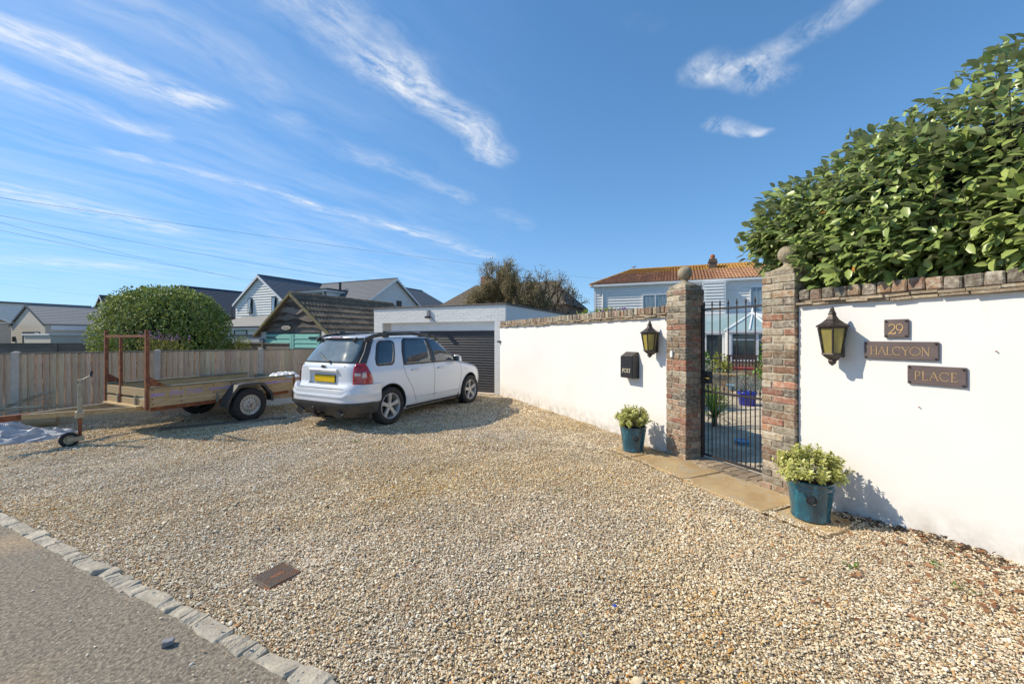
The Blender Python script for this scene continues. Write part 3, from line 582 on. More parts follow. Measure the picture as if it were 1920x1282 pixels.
cop_b = brick_set(6, .069, .225, .105, .005, BK, 0); cop_b2 = brick_set(6, .094, .235, .10, .006, BK, 0)
ctile = [rough_box(.165, .30, .022, .005, 2, i) for i in range(5)]
for m_ in ctile: m_.materials.append(mt['tile_crease'])
def coped_wall(name, label, a0, a1, h0, h1, bset, bw, seed):
    rnd = random.Random(seed); t = thing(name, label, 'wall', WO, WR)
    mb = MB(); n = int((a1 - a0) / .12); us = np.linspace(a0, a1, n + 1); zs = np.linspace(-.1, 1, 16)
    hh = lambda a: h0 + (h1 - h0) * (a - a0) / (a1 - a0)
    def fn(u, v, y): z = -.1 + (hh(u) + .1) * (v + .1) / 1.1; return (u, y + .006 * mnoise.noise(Vector((u * 1.3, z * 1.5, y))) , z)
    mb.grid(lambda u, v: fn(u, v, 0), us, zs); o = mb.obj('render', mt['render'], t, smooth=True, fixn=False)
    MB().box(a0, a1, .012, .215, -.1, min(h0, h1) - .004).obj('wall_core', mt['render'], t)
    for row in range(2):
        x = a0 + (.08 if row else 0)
        while x < a1 - .03:
            w = rnd.uniform(.13, .17); w = min(w, a1 - x); z = hh(x) + .013 + row * .026
            link('creasing_tile', ctile[rnd.randrange(5)], t, (x + w / 2, .108 + rnd.uniform(-.012, .012) - .008 * row, z + rnd.uniform(-.004, .004)), (rnd.uniform(-.05, .05), rnd.uniform(-.02, .02), rnd.uniform(-.03, .03)), (w / .167, 1, 1)); x += w + .004
    x = a0
    while x < a1 - bw * .6:
        r_ = rnd.random(); key = 'brick_pale' if r_ < .4 else 'brick_brown' if r_ < .8 else 'brick_dark'
        link('coping_brick', bset[rnd.randrange(6)][key], t, (x + bw / 2, .11 + rnd.uniform(-.008, .008), hh(x) + .108 + rnd.uniform(-.004, .006)), (rnd.uniform(-.04, .04), rnd.uniform(-.05, .05), rnd.uniform(-.04, .04)))
        x += bw + .008
    MB().box(a0, a1, .03, .19, min(h0, h1), min(h0, h1) + .13).obj('coping_mortar', mt['mortar'], t)
    return t
wall1 = coped_wall('white_wall', 'white rendered garden wall with post box, running back to the garage', -6.03, .045, 1.866, 1.873, cop_b, .070, 5)
wall2 = coped_wall('white_wall', 'white rendered garden wall carrying the name plaques, leafy shrub above', 1.727, 4.6, 1.905, 1.905, cop_b2, .095, 8)

# gate
gt = thing('iron_gate', 'black wrought iron gate with spear tips between the brick pillars', 'gate', (*wl_world(.884, .24), 0), WR)
def spear(mb, x, z0, z1, r=.0068):
    mb.tube((x, 0, z0), (x, 0, z1 - .05), r, n=8); mb.lathe([(r, 0), (.0115, .012), (.0115, .02), (.006, .05), (.0005, .075)], 8, (x, 0, z1 - .055))
for k in range(9):
    mb = MB(); spear(mb, -.46 + .115 * k, .07, 2.055); mb.obj('bar', mt['iron'], gt, smooth=False)
for k in range(8):
    mb = MB(); spear(mb, -.4025 + .115 * k, .07, .99, .006); mb.obj('short_bar', mt['iron'], gt)
for nm, z, hh in (('top_rail', 1.958, .011), ('middle_rail', .897, .011), ('bottom_rail', .075, .012)):
    MB().box(-.49, .49, -.016, .016, z - hh, z + hh).obj(nm, mt['iron'], gt, bevel=.002)
for s_ in (-1, 1): MB().box(s_ * .488 - .009, s_ * .488 + .009, -.018, .018, .05, 2.0).obj('stile', mt['iron'], gt, bevel=.002)
lk = MB().box(-.482, -.37, -.03, .03, 1.0, 1.16).obj('lock_box', mt['blackmetal'], gt, bevel=.004)
MB().path([(-.415, -.03, 1.075), (-.415, -.065, 1.075), (-.33, -.07, 1.073)], .008, 8).obj('handle', mt['brass'], lk)
fr = MB(); fr.box(-.5, -.492, -.02, .02, .02, 2.02); fr.obj('latch_post', mt['iron'], gt)

# wall lanterns
def lantern(a, z, label):
    t = thing('wall_lantern', label, 'lantern', (*wl_world(a, 0), z), WR, 'lanterns on the white walls')     # z: underside of the roof
    def hexr(r, y, zz, q0=0): return [(r * math.cos(q0 + k * math.pi / 3), -.128 + r * math.sin(q0 + k * math.pi / 3), zz) for k in range(6)]
    def loft(mb, rings):
        vs = [p for r_ in rings for p in r_]; fs = []
        for k in range(len(rings) - 1):
            for i in range(6): fs.append((k * 6 + i, k * 6 + (i + 1) % 6, (k + 1) * 6 + (i + 1) % 6, (k + 1) * 6 + i))
        fs += [tuple(range(5, -1, -1)), tuple(range(len(rings) * 6 - 6, len(rings) * 6))]; mb.add(vs, fs)
    mb = MB(); loft(mb, [hexr(.132, 0, 0), hexr(.136, 0, .012), hexr(.095, 0, .035), hexr(.052, 0, .07), hexr(.034, 0, .10), hexr(.03, 0, .112), hexr(.036, 0, .118), hexr(.022, 0, .135)])
    rf = mb.obj('lantern_roof', mt['lamp_metal'], t)
    MB().lathe([(.02, .13), (.024, .14), (.014, .15), (.018, .158), (.012, .168), (.004, .182), (.0005, .184)], 12, (0, -.128, 0)).obj('finial', mt['lamp_metal'], rf)
    rt, rb, zt, zb = .112, .074, -.004, -.235
    for k in range(6):
        A, B = hexr(rt, 0, zt)[k], hexr(rb, 0, zb)[k]; MB().tube(A, B, .0095, .008, 6).obj('corner_bar', mt['lamp_metal'], t)
        C, D = hexr(rt, 0, zt)[(k + 1) % 6], hexr(rb, 0, zb)[(k + 1) % 6]; cx = Vector((0, -.128, 0)); ins = lambda p: Vector(p) + (cx - Vector((p[0], p[1], 0))) * .06
        MB().add([ins(B), ins(D), ins(C), ins(A)], [(0, 1, 2, 3)]).obj('glass_pane', mt['lamp_glass'], t)
    mb = MB(); loft(mb, [hexr(.086, 0, -.232), hexr(.090, 0, -.243), hexr(.07, 0, -.262), hexr(.04, 0, -.285), hexr(.03, 0, -.29), hexr(.036, 0, -.30), hexr(.028, 0, -.325), hexr(.012, 0, -.338), hexr(.004, 0, -.345)])
    mb.obj('lantern_base', mt['lamp_metal'], t)
    mb = MB(); loft(mb, [hexr(.113, 0, -.012), hexr(.113, 0, 0)]); mb.obj('top_ring', mt['lamp_metal'], t)
    MB().box(-.035, .035, -.018, 0, -.27, .02).obj('wall_plate', mt['lamp_metal'], t, bevel=.003)
    MB().path([(0, -.01, -.255), (0, -.06, -.29), (0, -.11, -.30)], .012, 8).obj('bracket', mt['lamp_metal'], t)
    MB().lathe([(.001, -.09), (.016, -.10), (.022, -.125), (.018, -.155), (.012, -.17), (.012, -.21)], 14, (0, -.128, 0)).obj('bulb', mt['upvc'], t, smooth=True)
lantern(-.176, 1.655, 'bronze wall lantern with amber glass above and right of the post box')
lantern(2.083, 1.69, 'bronze wall lantern with amber glass beside the number 29 plaque')

# letters from strokes: unit boxes, (width, [polylines]); thick and thin strokes like cut Roman capitals
def arc(cx, cy, rx, ry, a0, a1, n=14): return [(cx + rx * math.cos(R(a0 + (a1 - a0) * i / n)), cy + ry * math.sin(R(a0 + (a1 - a0) * i / n))) for i in range(n + 1)]
T_, t_ = .085, .045
def ser(x, y, w=.12): return ([(x - w, y), (x + w, y)], t_ * .8)
GL = {
 'H': (.78, [([(.12, 0), (.12, 1)], T_), ([(.66, 0), (.66, 1)], T_), ([(.12, .5), (.66, .5)], t_), ser(.12, 0), ser(.12, 1), ser(.66, 0), ser(.66, 1)]),
 'A': (.80, [([(.05, 0), (.40, 1)], t_), ([(.40, 1), (.75, 0)], T_), ([(.17, .36), (.62, .36)], t_), ser(.06, 0, .09), ser(.74, 0, .09)]),
 'L': (.58, [([(.12, 0), (.12, 1)], T_), ([(.02, 0), (.54, 0), (.56, .14)], t_), ser(.12, 1)]),
 'C': (.84, [(arc(.46, .5, .42, .5, 48, 312, 22), .065), ([(.74, .98), (.75, .74)], t_)]),
 'Y': (.74, [([(.05, 1), (.37, .48)], T_), ([(.69, 1), (.37, .48)], t_), ([(.37, .48), (.37, 0)], T_), ser(.37, 0), ser(.06, 1, .09), ser(.68, 1, .09)]),
 'O': (.98, [(arc(.49, .5, .46, .5, 0, 360, 30), .062)]),
 'N': (.80, [([(.12, 0), (.12, 1)], t_), ([(.10, 1), (.68, 0)], T_), ([(.68, 0), (.68, 1)], t_), ser(.12, 0, .09), ser(.68, 1, .09), ser(.08, 1, .07)]),
 'P': (.60, [([(.12, 0), (.12, 1)], T_), ([(.12, 1), (.30, 1)] + arc(.30, .73, .24, .27, 90, -90, 10) + [(.12, .46)], .055), ser(.12, 0)]),
 'E': (.56, [([(.12, 0), (.12, 1)], T_), ([(.02, 0), (.50, 0), (.52, .12)], t_), ([(.02, 1), (.47, 1), (.49, .88)], t_), ([(.12, .52), (.42, .52)], t_)]),
 'S': (.60, [(arc(.30, .75, .23, .25, 30, 270, 12) + arc(.30, .25, .23, .25, 90, -150, 12), .075)]),
 'T': (.70, [([(.35, 0), (.35, 1)], T_), ([(.03, .88), (.03, 1), (.67, 1), (.67, .88)], t_), ser(.35, 0)]),
 '2': (.62, [(arc(.30, .72, .25, .28, 160, -20, 12) + [(.42, .42), (.05, .02)], .065), ([(.04, .02), (.58, .02), (.60, .16)], T_)]),
 '9': (.66, [(arc(.33, .68, .26, .32, 0, 360, 20), .062), (arc(.03, .68, .56, .68, 0, -62, 10), .06)]),
 ' ': (.4, [])}
def letter(par, ch, x, z, h, y, mat, wide=1., thick=1.):
    w, st = GL[ch]; mb = MB(); k = 0
    for pts, th in st:
        th *= thick
        for p, q in zip(pts[:-1], pts[1:]):
            d = Vector((q[0] - p[0], q[1] - p[1])); L_ = d.length or 1e-6; nrm = Vector((-d.y, d.x)) / L_ * th / 2; e_ = d / L_ * th * .3
            yy = y - .0002 * (k % 9); k += 1
            P4 = [(p[0] - e_.x + nrm.x, p[1] - e_.y + nrm.y), (p[0] - e_.x - nrm.x, p[1] - e_.y - nrm.y), (q[0] + e_.x - nrm.x, q[1] + e_.y - nrm.y), (q[0] + e_.x + nrm.x, q[1] + e_.y + nrm.y)]
            mb.extr([(x + a_ * h * wide, z + b_ * h) for a_, b_ in P4], yy - .0015, y + .001, 'xz')
    if mb.v: mb.obj('letter', mat, par)
    return w * h * wide
def word(par, s, x0, x1, z, h, y, mat, thick=1.):
    tw = sum(GL[c][0] for c in s) * h; gap = ((x1 - x0) - tw) / max(len(s) - 1, 1); x = x0
    for c in s: x += letter(par, c, x, z, h, y, mat, 1, thick) + gap
def plaque(a0, a1, z0, z1, s, label, h, group='name plaques on the white wall'):
    t = thing('name_plaque', label, 'plaque', (*wl_world((a0 + a1) / 2, 0), (z0 + z1) / 2), WR, group); w, hh = (a1 - a0) / 2, (z1 - z0) / 2
    MB().box(-w, w, -.022, -.004, -hh, hh).obj('plate', mt['plaque'], t, bevel=.003)
    word(t, s, -w + (.028 if len(s) < 3 else .042), w - (.028 if len(s) < 3 else .045), -h / 2 - .004, h, -.022, mt['gold'], 1.15 if len(s) < 3 else .72)
    for sx_ in (-1, 1):
        for sz in (-1, 1): MB().lathe([(.0001, -.012), (.004, -.0115), (.0065, -.008), (.007, 0)], 10, (sx_ * (w - .014), -.022, sz * (hh - .014)), 'y').obj('screw', mt['blackmetal'], t)
plaque(2.406, 2.56, 1.597, 1.745, '29', 'small square slate plaque with the gold number 29', .078)
plaque(2.27, 2.734, 1.42, 1.564, 'HALCYON', 'long plaque lettered HALCYON on the white wall', .066)
plaque(2.554, 2.88, 1.233, 1.378, 'PLACE', 'plaque lettered PLACE, lowest of the three plaques', .064)

# post box
pb = thing('post_box', 'dark grey metal post box with cream word POST on white wall', 'post box', (*wl_world(-.667, 0), .98), WR)
MB().box(-.14, .14, -.128, -.002, 0, .325).obj('body', mt['blackmetal'], pb, bevel=.004)
MB().box(-.128, .128, -.134, -.1285, .012, .31).obj('door', mt['blackmetal'], pb, bevel=.003)
lid = MB(); lid.extr([(-.14, .326), (-.002, .326), (-.002, .395), (-.03, .395)], -.125, .125, 'yz'); lid.obj('lid', mt['lamp_metal'], pb, bevel=.004)
for z_ in (.03, .292): MB().box(-.118, .118, -.1365, -.1342, z_ - .003, z_ + .003).obj('door_rib', mt['lamp_metal'], pb)
MB().lathe([(.0001, -.008), (.006, -.007), (.0065, 0)], 10, (-.105, -.134, .16), 'y').obj('lock', mt['chrome'], pb)
word(pb, 'POST', -.085, .095, .085, .056, -.134, mt['cream_letter'], 1.9)

# glazed pots with variegated shrubs
def pot(a, y, rz, label, spread, seed):
    global rng
    rng = np.random.default_rng(seed)
    t = thing('potted_shrub', label, 'plant pot', (*wl_world(a, y), .018), rz, 'blue glazed pots either side of the gate')
    prof = [(.001, 0), (.132, 0), (.140, .008), (.143, .022), (.139, .03), (.150, .12), (.168, .26), (.170, .275), (.1755, .28), (.171, .286), (.178, .325), (.186, .332), (.187, .343), (.178, .348), (.168, .344), (.165, .32)]
    po = MB().lathe(prof, 48).obj('pot', mt['glaze'], t, smooth=True)
    MB().lathe([(.001, .318), (.166, .315)], 24).obj('soil', mt['soil'], t)
    bd = MB(); q = math.pi * -.62
    ring = [Vector((math.cos(q) * .172, math.sin(q) * .172, .19))]; u_ = Vector((-math.sin(q), math.cos(q), 0)); n_ = Vector((math.cos(q), math.sin(q), -.1)); w_ = Vector((0, 0, 1))
    C = Vector((math.cos(q), math.sin(q), 0)) * .163 + Vector((0, 0, .20))
    pts = [C + (u_ * math.cos(k) + w_ * math.sin(k)) * .036 for k in np.linspace(0, 2 * math.pi, 19)]
    bd.path(pts, .0045, 6)
    for dx in (-.018, 0, .018): bd.tube(C + u_ * dx - w_ * .012, C + u_ * (dx * 1.3) + w_ * .016, .0035, n=5)
    bd.tube(C - w_ * .03, C + w_ * .012, .004, n=5); bd.obj('seal', mt['lamp_metal'], t)
    # stems radiate from the soil, whorls of leaves at their ends
    stems = MB(); Pl, Nl, Dl, Sz = [], [], [], []
    for k in range(105):
        az = rng.uniform(0, 2 * math.pi); rr = spread * math.sqrt(rng.random()); h_ = .24 * math.sqrt(max(0, 1 - (rr / spread) ** 2 * .8)) * rng.uniform(.8, 1.2) + .03
        tip = Vector((rr * math.cos(az), rr * math.sin(az), .33 + h_ - .06 * (rr / spread) ** 2)); b0 = Vector((tip.x * .35, tip.y * .35, .31))
        stems.tube(b0, tip, .0035, .0022, 4)
        ax = (tip - b0).normalized()
        for j in range(26):
            f = rng.uniform(.35, 1.0) ** .6; p = b0.lerp(tip, f); d_ = Vector(rng.normal(size=3)); d_ = (d_ - ax * d_.dot(ax)).normalized() + ax * rng.uniform(.2, 1.0) * (f ** 2 + .3)
            Pl.append(p + d_.normalized() * .004); Dl.append(d_.normalized()); Nl.append((ax + Vector((0, 0, .4))).normalized()); Sz.append(rng.uniform(.030, .048))
    stems.obj('stem', mt['trunk'], t)
    Pl, Nl, Dl, Sz = map(np.array, (Pl, Nl, Dl, Sz)); S = unit(np.cross(Dl, Nl)); Un = np.cross(S, Dl)
    fo = link('foliage', leaf_mesh('foliage', Pl, S, Dl, Un, Sz, .42, mt['leaf_pot']), t); fo['kind'] = 'stuff'
pot(-.235, -.375, .3, 'blue glazed pot of variegated shrub standing below the post box', .275, 21)
pot(2.04, -.375, -.2, 'blue glazed pot of variegated shrub at the foot of the plaque wall', .31, 33)
rng = np.random.default_rng(99)

# ---------------------------------------------------------------- garage
gar = thing('garage', 'flat roofed white painted brick garage with black roller shutter', 'garage', GO, GR)
mk = [rough_box(.215, .1, .065, .002, 1, i) for i in range(4)]
for m_ in mk: m_.materials.append(mt['painted_brick'])
core = MB(); core.box(-.345, 0, .012, .34, -.1, 2.04); core.box(-4.708, -4.354, .012, .34, -.1, 2.04); core.box(-4.708, 0, .012, .34, 2.04, 2.50); core.box(-4.708, 0, .34, 7, -.1, 2.50) 
core = MB(); core.box(-.343, -.002, .0045, .34, -.1, 2.04); core.box(-4.706, -4.356, .0045, .34, -.1, 2.04); core.box(-4.706, -.002, .0045, .34, 2.04, 2.50)
core.box(-.16, -.004, .34, 7, -.1, 2.50); core.box(-4.704, -4.548, .34, 7, -.1, 2.5); core.box(-4.548, -.16, 6.85, 7, -.1, 2.5); core.box(-4.548, -.16, .34, 6.85, 2.38, 2.46)
core.obj('wall', mt['painted_brick'], gar)
def gbricks(x0, x1, z0, z1):
    z, k = z0 + .0375, 0
    while z < z1 - .02:
        x = x0 - (.1125 if k % 2 else 0)
        while x < x1 - .03:
            l0, l1 = max(x, x0), min(x + .215, x1)
            if l1 - l0 > .03: link('brick', mk[random.randrange(4)], gar, ((l0 + l1) / 2, .052 + random.uniform(-.0015, .001), z), None, ((l1 - l0) / .2155, 1, 1.13))
            x += .225
        z += .0755; k += 1
gbricks(-4.708, 0, 2.045, 2.50); gbricks(-.345, 0, 0, 2.04); gbricks(-4.708, -4.354, .0, 2.04)
tr = MB(); tr.box(-4.76, .05, -.03, 7.05, 2.498, 2.545); tr.obj('roof', mt['roof_felt'], gar, bevel=.01)
lt = MB().box(-4.35, -.349, .13, .17, 1.79, 2.04).obj('shutter_box', mt['white_paint'], gar, bevel=.003)
MB().box(-4.35, -4.12, .09, .128, 1.80, 2.036).obj('inner_pier', mt['beige_render'], gar)
prof = [(.150 - .013 * math.sin(math.pi * k / 6), k / 6) for k in range(7)]
sl = MB(); sh = .0735
def sfn(u, v): k = int(round(v)); return (u, prof[k][0], prof[k][1] * (sh - .004))
sl.grid(sfn, [-4.352, -.347], range(7)); slm = sl.mesh('slat', mt['shutter'], smooth=True, fixn=False)
for k in range(24): link('shutter_slat', slm, gar, (0, random.uniform(-.001, .001), .03 + k * sh))
MB().box(-4.352, -.347, .152, .158, .03, 1.8).obj('shutter_backing', mt['blackmetal'], gar)
MB().box(-4.37, -.33, -.10, .15, -.05, .028).obj('door_sill', mt['concrete'], gar, bevel=.01)
MB().box(-.352, -.338, .10, .16, .03, 1.79).obj('guide_rail', mt['upvc'], gar)
fl = thing('security_light', 'small grey security light on the garage fascia above the shutter', 'light', (GO.x + -2.55 * _cg, GO.y + -2.55 * _sg, 2.21), GR)
MB().box(-.055, .055, -.05, 0, 0, .20).obj('housing', mt['stonegrey'], fl, bevel=.006); MB().box(-.07, .07, -.13, -.02, -.045, .02).obj('lamp_head', mt['blackmetal'], fl, bevel=.008)
MB().path([(.055, -.02, .02), (.12, -.012, -.05), (.2, -.01, -.13), (.28, -.008, -.15)], .006, 5).obj('cable', mt['wire'], fl)
fl2 = thing('pier_light', 'small black downlight on the garage pier near the white wall', 'light', (GO.x - .15 * _cg, GO.y - .15 * _sg, 1.48), GR)
MB().box(-.07, .07, -.10, 0, -.02, .02).obj('lamp_head', mt['blackmetal'], fl2, bevel=.006); MB().box(-.02, .02, -.03, 0, -.10, -.02).obj('bracket', mt['upvc'], fl2, bevel=.004)

# ---------------------------------------------------------------- fence with feather-edge boards
fen = thing('timber_fence', 'close boarded timber fence with concrete posts behind the trailer', 'fence', FO, FR)
posts = [-4.29, -2.46, -.637, 1.25, 3.05, 4.88]; FH = 1.30
fb = []
for i in range(6):
    w0 = .112; mb = MB(); zs = np.linspace(.15, FH, 5)
    for a_, b_ in zip(zs[:-1], zs[1:]):
        d = lambda z, k: .003 * math.sin(z * 5 + i * 2 + k)
        mb.hexa([(d(a_, 0), -.012, a_), (w0 + d(a_, 1), -.040, a_), (w0 + d(a_, 1), -.016, a_), (d(a_, 0), -.003, a_)], [(d(b_, 0), -.012, b_), (w0 + d(b_, 1), -.040, b_), (w0 + d(b_, 1), -.016, b_), (d(b_, 0), -.003, b_)])
    bm = bmesh.new(); me = mb.mesh('board', mt['fence']); bm.from_mesh(me); bmesh.ops.remove_doubles(bm, verts=bm.verts, dist=1e-4)
    bmesh.ops.delete(bm, geom=[f for f in bm.faces if abs(f.normal.z) > .9 and .16 < f.calc_center_median().z < FH - .02], context='FACES'); bm.to_mesh(me); bm.free(); fb.append(me)
for p0_, p1_ in zip(posts[:-1], posts[1:]):
    x = p0_ + .045; n_b = round((p1_ - p0_ - .09) / .088); st = (p1_ - p0_ - .09) / n_b
    for k in range(n_b):
        link('board', fb[random.randrange(6)], fen, (x, random.uniform(-.002, .002), random.uniform(-.004, .004)), (random.uniform(-.004, .004), 0, random.uniform(-.01, .01)), (random.uniform(.74, .80) * st / .088, 1, 1)); x += st
    MB().box(p0_ + .055, p1_ - .055, -.035, .02, FH - .005, FH + .022).obj('capping_rail', mt['fence_grey'], fen, bevel=.004)
    MB().box(p0_ + .052, p1_ - .052, -.028, .02, -.04, .155).obj('gravel_board', mt['white_paint'] if p0_ > 2.9 else mt['fence'], fen, bevel=.004)  # far bay: pale concrete, its sunlit brightness put in as white paint
    for z_ in (.35, .75, 1.12): MB().box(p0_ + .05, p1_ - .05, .0, .035, z_ - .03, z_ + .03).obj('arris_rail', mt['fence'], fen)
for p_ in posts:
    mb = MB().box(p_ - .05, p_ + .05, -.05, .05, -.1, FH + .025); mb.hexa([(p_ - .05, -.05, FH + .025), (p_ + .05, -.05, FH + .025), (p_ + .05, .05, FH + .025), (p_ - .05, .05, FH + .025)], [(p_ - .02, -.02, FH + .05), (p_ + .02, -.02, FH + .05), (p_ + .02, .02, FH + .05), (p_ - .02, .02, FH + .05)])
    mb.obj('post', mt['concrete'], fen, bevel=.004)
# low dark panel fence further back
def panel_fence(X, Y, rz, n, w, h, label):
    t = thing('panel_fence', label, 'fence', (X, Y, 0), rz)
    for k in range(n):
        z = .1
        while z < h - .05:
            MB().hexa([(k * w + .05, -.02, z), (k * w + w - .05, -.02, z), (k * w + w - .05, .0, z), (k * w + .05, .0, z)], [(k * w + .05, -.008, z + .17), (k * w + w - .05, -.008, z + .17), (k * w + w - .05, 0, z + .17), (k * w + .05, 0, z + .17)]).obj('board', mt['old_fence'], t); z += .16
        MB().box(k * w + .05, k * w + w - .05, -.04, .02, h, h + .03).obj('cap', mt['fence_grey'], t)
        MB().box(k * w - .05, k * w + .05, -.05, .05, 0, h + .02).obj('post', mt['old_fence'], t)
panel_fence(-22, 13.4, R(12), 7, 1.85, 1.36, 'low dark panelled fence seen over the boarded fence')
panel_fence(-9.3, 13.6, R(-24.3), 2, 1.3, 1.38, 'short dark panelled fence between round hedge and old garage')
# ================================================================ car
def sm(zs, pts, k=.018):
    z, v = zip(*pts); fine = np.linspace(.1, 1.8, 681); f = np.interp(fine, z, v); w = np.exp(-.5 * (np.arange(-24, 25) * .0025 / k) ** 2); w /= w.sum()
    f = np.convolve(np.pad(f, 24, mode='edge'), w, 'valid'); return np.interp(zs, fine, f)
XR = [(.2, .16), (.42, .06), (.70, .07), (.76, .10), (.80, .13), (1.08, .13), (1.15, .17), (1.32, .29), (1.52, .42), (1.585, .455), (1.625, .50), (1.65, .75), (1.665, 1.3)]
XF = [(.2, 4.18), (.35, 4.31), (.6, 4.35), (.78, 4.30), (.88, 4.18), (.95, 3.92), (1.0, 3.62), (1.05, 3.32), (1.3, 2.97), (1.52, 2.60), (1.59, 2.38), (1.635, 1.98), (1.665, 1.5)]
WW = [(.2, .80), (.27, .855), (.32, .872), (.45, .885), (.70, .895), (.85, .895), (.98, .880), (1.04, .862), (1.07, .850), (1.3, .792), (1.5, .730), (1.575, .69), (1.62, .615), (1.65, .47), (1.665, .25)]
NR = [(.2, 7), (1.0, 7), (1.5, 4.6), (1.66, 3)]; NF = [(.2, 4.5), (1.0, 4.5), (1.06, 5), (1.5, 4.5), (1.66, 3)]
XC = 1.9
def outline(z, n=220, off=0.):
    """right half of the plan outline at height z, rear centre -> front centre"""
    xr, xf, w = float(sm(z, XR)) - off, float(sm(z, XF)) + off, float(sm(z, WW)) + off; nr, nf = np.interp(z, *zip(*NR)), np.interp(z, *zip(*NF))
    xc = min(max(XC, xr + .05), xf - .05); th = np.linspace(0, math.pi / 2, n // 2)
    xa = xc - (xc - xr) * np.cos(th) ** (2 / nr); ya = -w * np.sin(th) ** (2 / nr)
    xb = xc + (xf - xc) * np.sin(th) ** (2 / nf); yb = -w * np.cos(th) ** (2 / nf)
    return np.concatenate([xa, xb[1:]]), np.concatenate([ya, yb[1:]])
_oc = {}
def oc(z, off):
    k = (round(z, 4), round(off, 4))
    if k not in _oc:
        x, y = outline(z, 400, off); s = np.concatenate([[0], np.cumsum(np.hypot(np.diff(x), np.diff(y)))]); _oc[k] = (x, y, s)
    return _oc[k]
def pt_s(s, z, off=.003):     # s: arc length from the rear centre, right side positive
    x, y, S = oc(z, off); a = abs(s); X, Y = np.interp(a, S, x), np.interp(a, S, y); return (X, Y if s >= 0 else -Y, z)
def pt_x(X, z, off=.003, side=1):
    x, y, S = oc(z, off); return (X, np.interp(X, x, y) * side, z)
def patch(par, name, mat, z0, z1, lo, hi, kind='x', off=.003, side=1, nz=14, nu=10, smooth=True):
    """patch bounded by curves lo(z) and hi(z) given as tables of (z, value)"""
    mb = MB(); zs = np.linspace(z0, z1, nz); f = (lambda u, z: pt_x(u, z, off, side)) if kind == 'x' else (lambda u, z: pt_s(u, z, off))
    P = []
    for z in zs:
        a_, b_ = np.interp(z, *zip(*lo)), np.interp(z, *zip(*hi))
        for u in np.linspace(a_, b_, nu): P.append(f(u, z))
    mb.add(P, [(j * nu + i, j * nu + i + 1, (j + 1) * nu + i + 1, (j + 1) * nu + i) for j in range(nz - 1) for i in range(nu - 1)])
    o = mb.obj(name, mat, par, smooth=smooth, fixn=False)
    m = o.data; 
    # face outward
    c = sum((p.center for p in m.polygons), Vector()) / len(m.polygons); nn = sum((p.normal for p in m.polygons), Vector())
    if nn.dot(c - Vector((XC, 0, c.z))) < 0: m.flip_normals()
    s_ = o.modifiers.new('thickness', 'SOLIDIFY'); s_.thickness = .004; s_.offset = -1
    return o
